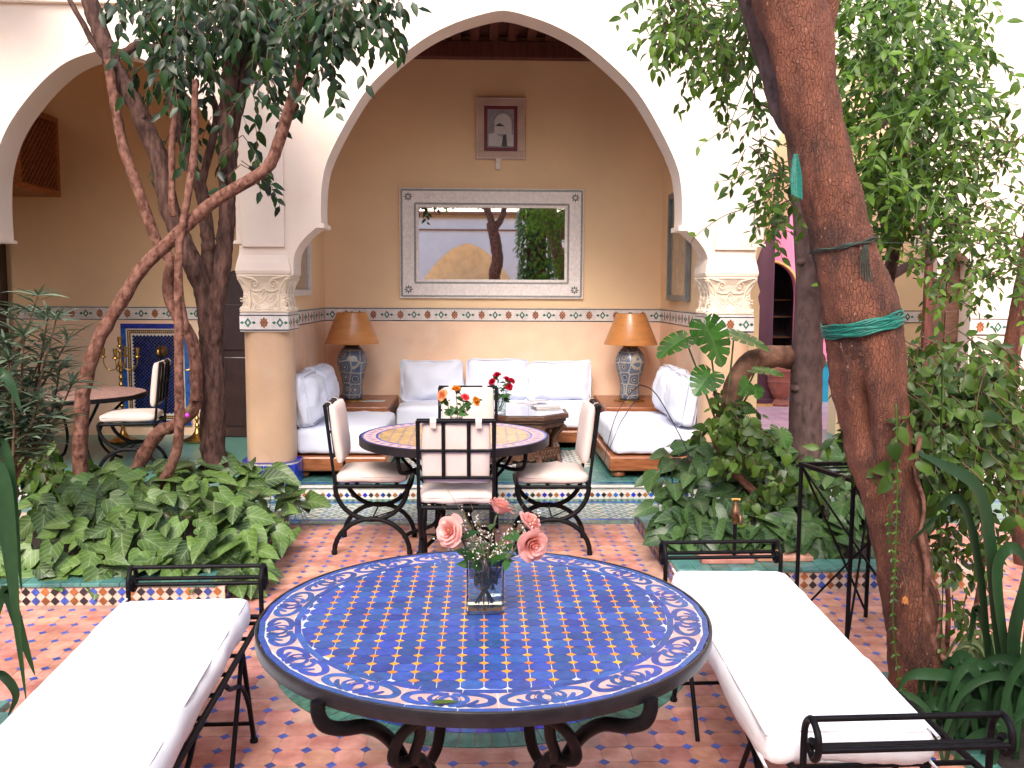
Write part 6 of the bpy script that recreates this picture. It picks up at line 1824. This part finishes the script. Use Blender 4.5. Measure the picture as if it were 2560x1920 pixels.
for k in range(12):
    a = 2*PI*k/12
    o = bpy.data.objects.new('leaf', L_rose); COL.objects.link(o); o.parent = t
    o.matrix_local = frame(V((X2+.02*math.cos(a), Y2+.02*math.sin(a), .85+.012*(k % 3)))-wloc(t), V((math.cos(a), math.sin(a)*.6-.2, U(-.5, .8))), V((0, -1, .5)), U(.05, .075))
p = W(1251, 1030, 8.25)
X3, Y3 = p.x, 8.25
round_vase(X3, Y3, .5555, .046, .05, .15, 'clear glass vase of red roses on the carved table')
for k, (px, py, ax, R) in enumerate(((1231, 955, (-.6, -.5, .5), .036), (1243, 938, (-.1, -.2, .9), .036), (1266, 948, (.3, -.3, .8), .031), (1279, 953, (.6, -.3, .6), .033), (1272, 966, (.4, -.8, .2), .034))):
    rose(('red rose lowest on the side of the orange roses', 'topmost red rose of the vase on the carved table', 'small red rose in the middle of the red bunch', 'red rose at the outer edge towards the magazines', 'red rose hanging lowest over the magazines')[k], W(px, py, Y3), ax, R, m_redr, (X3+U(-.02, .02), Y3+U(-.01, .01), .573), 40+k, 'red roses on the carved table', 4, .06)
t = thing('foliage_sprig', 'dark rose leaves under the red roses', 'foliage', (X3, Y3, .573))
for k in range(22):
    a = 2*PI*k/22*3
    o = bpy.data.objects.new('leaf', L_rose); COL.objects.link(o); o.parent = t
    o.matrix_local = frame(V((X3+.03*math.cos(a), Y3+.03*math.sin(a), .67+.006*(k % 14)))-wloc(t), V((math.cos(a), math.sin(a)*.6-.2, U(-.6, .8))), V((0, -1, .5)), U(.055, .085))
# papers
m_paper = M('magazine_paper', (.62, .58, .55), .5, var=.1, scale=20)
m_cover = M('magazine_cover', (.40, .36, .36), .25, col2=(.55, .48, .46), scale=12, coat=.5)
for i, (px, py, rz, w, h, th, lab) in enumerate(((1365, 1019, .25, .12, .09, .014, 'thick closed magazine at the corner of the carved table'), (1318, 1010, -.5, .09, .06, .006, 'thin splayed booklet by the red roses'), (1345, 1003, .35, .09, .06, .010, 'open leaflet behind the thick magazine'))):
    p = G(px, py, .5555)
    t = thing('magazine', lab, 'magazine', (p.x, p.y, .556), rz, 'papers on the carved table')
    b = MB(); b.box(-w, w, -h, h, .001, th); b.build('pages', m_paper, t, world=False)
    b = MB(); b.box(-w-.003, w+.003, -h-.003, h+.003, th+.0005, th+.002); b.build('cover', m_cover, t, world=False)
p = G(932, 1003, .541)
b = MB(); b.box(p.x-.12, p.x+.12, p.y-.05, p.y+.06, .5415, .545)
tag(b.build('leaflet', M('pale_blue_leaflet', (.45, .52, .55), .4)), 'pale leaflet lying on the corner table beside the lamp foot', 'leaflet')
p = G(1112, 1757, .745)
b = MB(); b.leaf(V((p.x-.035, p.y, .7465)), V((1, .05, 0)), Z0, .07, .02, .1, .0)
tag(b.build('fallen_leaf', m_vine, smooth=180), 'small fallen green leaf on the tiled border of the blue table', 'leaf')

# ------------------------------------------------------------------ garden tap and iron stand
tp_ = thing('garden_tap', 'brass garden tap on a thin upright pipe among the leaves', 'tap', (1.435, 5.11, .105))
x, y = 1.435, 5.11
m_obr = M('tarnished_brass', (.20, .11, .06), .4, var=.35, scale=40, metal=.8)
b = MB(); b.tube([(x, y, .11), (x, y, .37)], .011, 8); b.build('pipe', m_iron, tp_, smooth=60)
b = MB(); b.lathe([(.014, .335), (.017, .345), (.017, .365), (.026, .375), (.03, .395), (.025, .415), (.018, .43), (.013, .45), (.009, .47)], 14, (x, y, 0)); b.tube(bez([(x+.0, y-.01, .395), (x+.012, y-.045, .395), (x+.014, y-.06, .37), (x+.014, y-.062, .345)], 5), .011, 8); b.build('body', m_obr, tp_, smooth=60)
b = MB(); b.tube([(x-.024, y, .474), (x-.008, y, .478), (x+.008, y, .478), (x+.024, y, .474)], [.008, .005, .005, .008], 8); b.build('handle', M('yellow_handle', (.62, .33, .06), .4), tp_, smooth=60)
st_ = thing('iron_stand', 'tall black iron tray stand with crossed braces by the leaning trunk', 'stand', (1.8, 4.25, 0))
A_, B_, C_, D_ = V((1.572, 4.45, 0)), V((1.672, 4.05, 0)), V((2.05, 4.12, 0)), V((1.95, 4.50, 0))
zt = .815
def rail(p, q_, z, w=.012, h=.02, nm='top_rail'):
    b = MB(); d = (q_-p); L_ = d.length
    mt_ = Matrix.Translation(p+V((0, 0, z))) @ Matrix.Rotation(math.atan2(d.y, d.x), 4, 'Z')
    b.box(-w*.9, L_+w*.9, -w, w, -h, 0, mt_); return b.build(nm, m_iron, st_, bevel=.002)
rail(A_, B_, zt); rail(B_, C_, zt-.001); rail(C_, D_, zt-.0005); rail(D_, A_, zt-.0015)
for k in range(1, 4):
    b = MB(); b.tube([A_.lerp(B_, k/4)+V((0, 0, zt-.012)), D_.lerp(C_, k/4)+V((0, 0, zt-.012))], .005, 6); b.build('cross_bar', m_iron, st_)
for p in (A_, B_, C_, D_):
    b = MB(); b.tube([p+V((0, 0, .005)), p+V((0, 0, zt-.02))], .011, 8); b.build('leg', m_iron, st_, smooth=60)
for p, q_ in ((A_, C_), (D_, B_), (A_, D_), (B_, C_)):
    b = MB(); b.tube([p+V((.01, 0, zt-.03)), q_+V((0, 0, .03))], .006, 6); b.build('brace', m_iron, st_, smooth=60)
b = MB(); b.tube([C_+V((0, 0, zt-.03)), A_+V((0, 0, .03))], .006, 6); b.build('brace', m_iron, st_, smooth=60)

# bare dark stems bowing out in front of the right sofa
b = MB()
for pts in ([(1600, 962), (1570, 990), (1540, 1040), (1522, 1100), (1510, 1158)], [(1598, 990), (1575, 1020), (1550, 1060), (1535, 1095), (1520, 1130)]):
    q_ = bez(WP(pts, 5.6), 6); b.tube(q_, taper(len(q_), .0035, .0015), 5)
b.tube(bez([W(1600, 962, 5.6), W(1640, 985, 5.62), W(1700, 1090, 5.65), W(1740, 1180, 5.65)], 6), .0035, 5)
tag(b.build('dry_stem', m_black, smooth=60), 'dry dark stems bowing out of the bed in front of the right sofa', 'stem')

# ------------------------------------------------------------------ the left gallery
fp = thing('fountain_panel', 'dark blue mosaic wall panel with a brass mask in the left gallery', 'wall panel', (-3.48, YB-.02, .22))
x0, x1, z0, z1 = -3.83, -3.12, .21, 1.29
m_navy = M('navy_glaze', (.008, .016, .085), .25, var=.3, scale=30, rand=.5)
b = MB(); b.box(x0, x1, YB-.03, YB-.002, z0, z1); b.build('backing', m_groutw, fp)
def ring(nm, mt_, i0, i1, y, stuff=None):
    b = MB(); fr_rect(b, x0+i0, x1-i0, z0+i0, z1-i0, i1-i0, y, YB-.031); return b.build(nm, mt_, fp)
ring('blue_border', m_blue, .0, .052, YB-.036); ring('white_line', m_whitet, .055, .066, YB-.036); ring('black_band', m_black, .068, .102, YB-.034); ring('white_line', m_whitet, .104, .114, YB-.036)
b = MB()
for k in range(27):
    for z in (z0+.085, z1-.085): b.prism([(x0+.085+.0208*k-.010, z), (x0+.085+.0208*k, z-.010), (x0+.085+.0208*k+.010, z), (x0+.085+.0208*k, z+.010)], YB-.038, YB-.0335, mp=lambda u, v_, d_: (u, d_, v_))
for k in range(1, 44):
    for x in (x0+.085, x1-.085): b.prism([(x-.010, z0+.085+.0208*k), (x, z0+.075+.0208*k), (x+.010, z0+.085+.0208*k), (x, z0+.095+.0208*k)], YB-.038, YB-.0335, mp=lambda u, v_, d_: (u, d_, v_))
tag(b.build('gold_lozenge', m_ochre, fp), kind='stuff')
b = MB(); s_ = .026
for i in range(-30, 31):
    for j in range(-30, 31):
        cx_, cz_ = (x0+x1)/2+(i+j)*s_*.707, (z0+z1)/2+(i-j)*s_*.707
        if x0+.13 < cx_ < x1-.13 and z0+.13 < cz_ < z1-.13:
            h_ = s_*.66
            b.prism([(cx_-h_, cz_), (cx_, cz_-h_), (cx_+h_, cz_), (cx_, cz_+h_)], YB-.0345-U(0, .002), YB-.031, mp=lambda u, v_, d_: (u, d_, v_))
tag(b.build('navy_tile', m_navy, fp), kind='stuff')
c = V((-3.40, YB-.04, 1.0))
b = MB(); b.lathe([(.062, 0), (.062, .012), (.045, .03), (.03, .045)], 20); 
b.v = [(c.x+a, c.y-q_, c.z+w_) for a, w_, q_ in b.v]
b.build('mask_plate', m_obr, fp, smooth=40)
b = MB(); b.tube(bez([c+V((-.015, -.03, .05)), c+V((-.015, -.075, .02)), c+V((-.012, -.085, -.03)), c+V((-.012, -.06, -.05))], 4), [.012]*4+[.02]*5+[.012]*4, 8); b.build('spout', m_brass, fp, smooth=60)
def candelabra(x, y, label, rz):
    t = thing('candelabra', label, 'candelabra', (x, y, .105), rz, 'tall brass candelabra beside the blue panel')
    b = MB(); b.lathe([(.14, 0), (.15, .02), (.06, .06), (.03, .10), (.02, .14)], 18); b.build('foot', m_brass, t, smooth=50, world=False)
    b = MB()
    prof = [(.016, .12)]
    for k in range(9): prof += [(.013, .14+.07*k), (.026, .165+.07*k), (.013, .19+.07*k)]
    prof += [(.03, .80), (.016, .83), (.014, .90), (.022, .92), (.012, .94)]
    b.lathe(prof, 12); b.build('stem', m_brass, t, smooth=50, world=False)
    for k in range(5):
        a = 2*PI*k/4
        r = .165 if k < 4 else 0
        top = .93 if k < 4 else 1.04
        b = MB()
        if k < 4: b.tube(bez([(.012*math.cos(a), .012*math.sin(a), .80), (.05*math.cos(a), .05*math.sin(a), .745), (.11*math.cos(a), .11*math.sin(a), .735), (.155*math.cos(a), .155*math.sin(a), .79), (r*math.cos(a), r*math.sin(a), .87)], 5), .0065, 6)
        else: b.tube([(0, 0, .93), (0, 0, 1.0)], .009, 6)
        b.lathe([(.008, top-.08), (.034, top-.065), (.03, top-.055), (.014, top-.05), (.018, top-.03), (.024, top+.03), (.018, top+.03)], 10, (r*math.cos(a), r*math.sin(a), 0))
        b.build('candle_arm', m_brass, t, smooth=50, world=False)
    return t
candelabra(-3.66, 9.35, 'tall brass candelabra on the table side of the blue panel', .1)
candelabra(-2.93, 9.40, 'tall brass candelabra mostly hidden by the vine-like limbs', .3)
gt2 = thing('mosaic_table', 'round pinkish mosaic table in the shaded left gallery', 'table', (-3.60, 8.15, .105))
b = MB(); b.lathe([(0, .595), (.60, .595), (.60, .632), (0, .632)], 64, caps=False); b.build('iron_rim', m_iron, gt2, smooth=40, world=False)
m_gmos = M('dull_pink_mosaic', (.30, .16, .14), .35, col2=(.5, .32, .28), scale=40, stretch=(1, 1, 1))
b = MB()
for j in range(-12, 13):
    for i in range(-9, 10):
        x, y = .06*i, .046*j
        r_ = clip_circle([(x-.028, y-.021), (x+.028, y-.021), (x+.028, y+.021), (x-.028, y+.021)], .585)
        if r_ and area(r_) > 2e-4: b.prism(r_, .6325, .636)
tag(b.build('mosaic_tile', m_gmos, gt2, world=False), kind='stuff')
for k in range(4):
    a = PI/4+k*PI/2
    at = lambda r, z: (r*math.cos(a), r*math.sin(a), z)
    b = MB(); b.tube(bez([at(.50, .595), at(.40, .50), at(.25, .36), at(.20, .22), at(.27, .08), at(.40, .01)], 6), .013, 8); b.build('leg', m_iron, gt2, smooth=60, world=False)
for x, y, rz, lab in ((-2.98, 7.82, PI/2+.15, 'iron chair with white cushions showing between the tree limbs in the left gallery'), (-4.25, 7.7, -PI/2-.2, 'iron chair half lost behind the oleander in the left gallery')):
    o = copy_tree(ch); o.location = (x, y, .105); o.rotation_euler = (0, 0, rz); o['label'] = lab; o['group'] = 'iron chairs in the left gallery'
wr_ = thing('arched_cupboard', 'dark arch-topped wooden cupboard door between tree and pillar', 'cupboard', (-2.45, YB-.1, .1))
pr = [(-2.80, .105), (-2.80, 1.60)] + smooth_prof([(-2.80, 1.60), (-2.76, 1.74), (-2.62, 1.84), (-2.42, 1.88), (-2.22, 1.84), (-2.08, 1.74), (-2.04, 1.60)])[1:] + [(-2.04, .105)]
m_mahog = M('very_dark_mahogany', (.022, .0045, .003), .4, var=.3, scale=5, stretch=(6, 6, 1), coat=.2)
b = MB(); b.prism(pr, YB-.16, YB-.003, mp=lambda u, v_, d_: (u, d_, v_)); b.build('carcass', m_mahog, wr_, bevel=.008)
for x in (-2.745, -2.395):
    for z0_, z1_ in ((.22, .95), (1.02, 1.5)):
        b = MB(); b.box(x, x+.30, YB-.178, YB-.161, z0_, z1_); b.build('door_panel', m_mahog, wr_, bevel=.012)
b = MB(); b.lathe([(.012, 0), (.018, .012), (.01, .02)], 10, (-2.425, YB-.19, .95)); b.build('knob', m_brass, wr_, smooth=60)
la = thing('hanging_lantern', 'small pale fretted lantern hanging in the left gallery by the pillar', 'lantern', (-2.44, 8.9, 2.02))
b = MB(); b.tube([(-2.44, 8.9, 2.36), (-2.44, 8.9, 4.30)], .004, 5); b.build('chain', m_brass, la)
b = MB(); b.lathe([(.02, 2.36), (.035, 2.33), (.02, 2.30), (.03, 2.24), (.045, 2.2), (.03, 2.17)], 8, (-2.44, 8.9, 0)); b.build('cap', m_bone, la)
for k in range(6):
    a = k*PI/3
    b = MB(); b.tube([(-2.44+.04*math.cos(a), 8.9+.04*math.sin(a), 2.17), (-2.44+.05*math.cos(a), 8.9+.05*math.sin(a), 2.04)], .006, 5); b.build('frame_bar', m_bone, la)
b = MB(); b.lathe([(.038, 2.05), (.036, 2.165)], 6, (-2.44, 8.9, 0)); b.build('lantern_glass', M('amber_glass', (.4, .2, .07), .15), la)
b = MB(); b.lathe([(.055, 2.04), (.05, 2.03), (.02, 2.0), (.008, 1.97)], 8, (-2.44, 8.9, 0)); b.build('base', m_bone, la)
lb = thing('lattice_bay', 'reddish wooden lattice bay high on the wall of the left gallery', 'lattice box', (-4.9, 9.4, 2.6))
X_, Ya, Yb_, Za, Zb = -4.40, 8.90, YB-.002, 2.60, 3.40
b = MB(); b.box(-5.3, X_-.03, Ya+.02, Yb_, Za+.02, Zb-.02); b.build('inner_box', m_mahog, lb)
m_rw = M('orange_brown_wood', (.30, .085, .025), .45, col2=(.40, .13, .04), scale=4, stretch=(2, 2, 9))
for box_ in ((-5.3, X_, Ya, Yb_, Za-.0, Za+.06), (-5.3, X_, Ya, Yb_, Zb-.06, Zb)):
    b = MB(); b.box(*box_); b.build('frame_rail', m_rw, lb, bevel=.005)
for box_ in ((X_-.06, X_, Ya, Ya+.14, Za+.061, Zb-.061), (X_-.06, X_, Yb_-.06, Yb_, Za+.061, Zb-.061), (-5.3, -5.24, Ya, Ya+.06, Za+.061, Zb-.061)):
    b = MB(); b.box(*box_); b.build('frame_post', m_rw, lb, bevel=.005)
lat = MB(); lat.box(-.008, .008, -.011, .011, -.01, 1)
for s in (1, -1):
    for k in range(-9, 12):
        y0_, z0_ = Ya+.14+.075*k, Za+.06
        y1_, z1_ = y0_+.68, Zb-.06
        if s < 0: y0_, y1_ = y1_, y0_
        # clip to the opening
        p, q_ = V((X_-.02+.006*s, y0_, z0_)), V((X_-.02+.006*s, y1_, z1_))
        ya, yb = Ya+.135, Yb_-.055
        d = q_-p
        ts = sorted(((ya-p.y)/d.y, (yb-p.y)/d.y))
        t0, t1_ = max(0, ts[0]), min(1, ts[1])
        if t1_-t0 < .05: continue
        b = MB(); b.tube([p+d*t0, p+d*t1_], .010, 4); b.build('lattice_slat', m_rw, lb)
fd = thing('dark_door', 'dark wooden doorway at the far edge of the left gallery', 'door', (-5.4, YB-.06, .1))
b = MB(); b.box(-5.95, -5.04, YB-.10, YB-.003, .105, 2.25); b.build('door_leaf', m_mahog, fd, bevel=.006)
b = MB(); b.box(-5.06, -4.99, YB-.13, YB-.003, .105, 2.3); b.build('jamb', m_mahog, fd, bevel=.006)
for z0_ in (.25, 1.2):
    b = MB(); b.box(-5.5, -5.15, YB-.12, YB-.101, z0_, z0_+.8); b.build('door_panel', m_mahog, fd, bevel=.012)

# ------------------------------------------------------------------ small things
b = MB(); q_ = [W(2175, 606, 3.46), W(2300, 608, 3.9), W(2450, 610, 4.4), W(2620, 614, 5.0)]
b.tube(bez(q_, 5), .0014, 4)
tag(b.build('wire', m_cord, smooth=60), 'thin dark wire stretched level from the leaning trunk towards the white wall', 'wire')
fb = thing('flower_bud', 'tiny magenta bud on the crossing vine limbs', 'flower', W(468, 1038, 5.72))
c = W(468, 1038, 5.72)
b = MB(); b.lathe([(.004, -.016), (.012, -.01), (.014, 0), (.010, .010), (.003, .014)], 10, c); b.build('bud', M('magenta_petal', (.45, .03, .42), .5), fb, smooth=60)
b = MB(); b.tube([c+V((0, 0, .012)), c+V((.01, .06, .06))], .002, 5); b.build('stalk', m_stem, fb)
dfl = thing('dried_flower', 'small dried orange blossom hanging on the leaning trunk', 'flower', W(2263, 1497, 3.40))
c = W(2263, 1497, 3.40)
b = MB()
for k in range(9):
    a = 2*PI*k/9
    b.leaf(c+V((0, 0, .012)), V((math.cos(a)*.6, math.sin(a)*.6, -1)), V((math.cos(a), math.sin(a), .3)), .034, .014)
b.build('petals', M('dried_orange', (.42, .15, .03), .7), dfl, smooth=80)
b = MB(); b.tube(bez([c+V((0, 0, .012)), c+V((.006, .01, .05)), c+V((-.01, .02, .11))], 4), .0018, 5); b.build('stalk', m_twig, dfl)
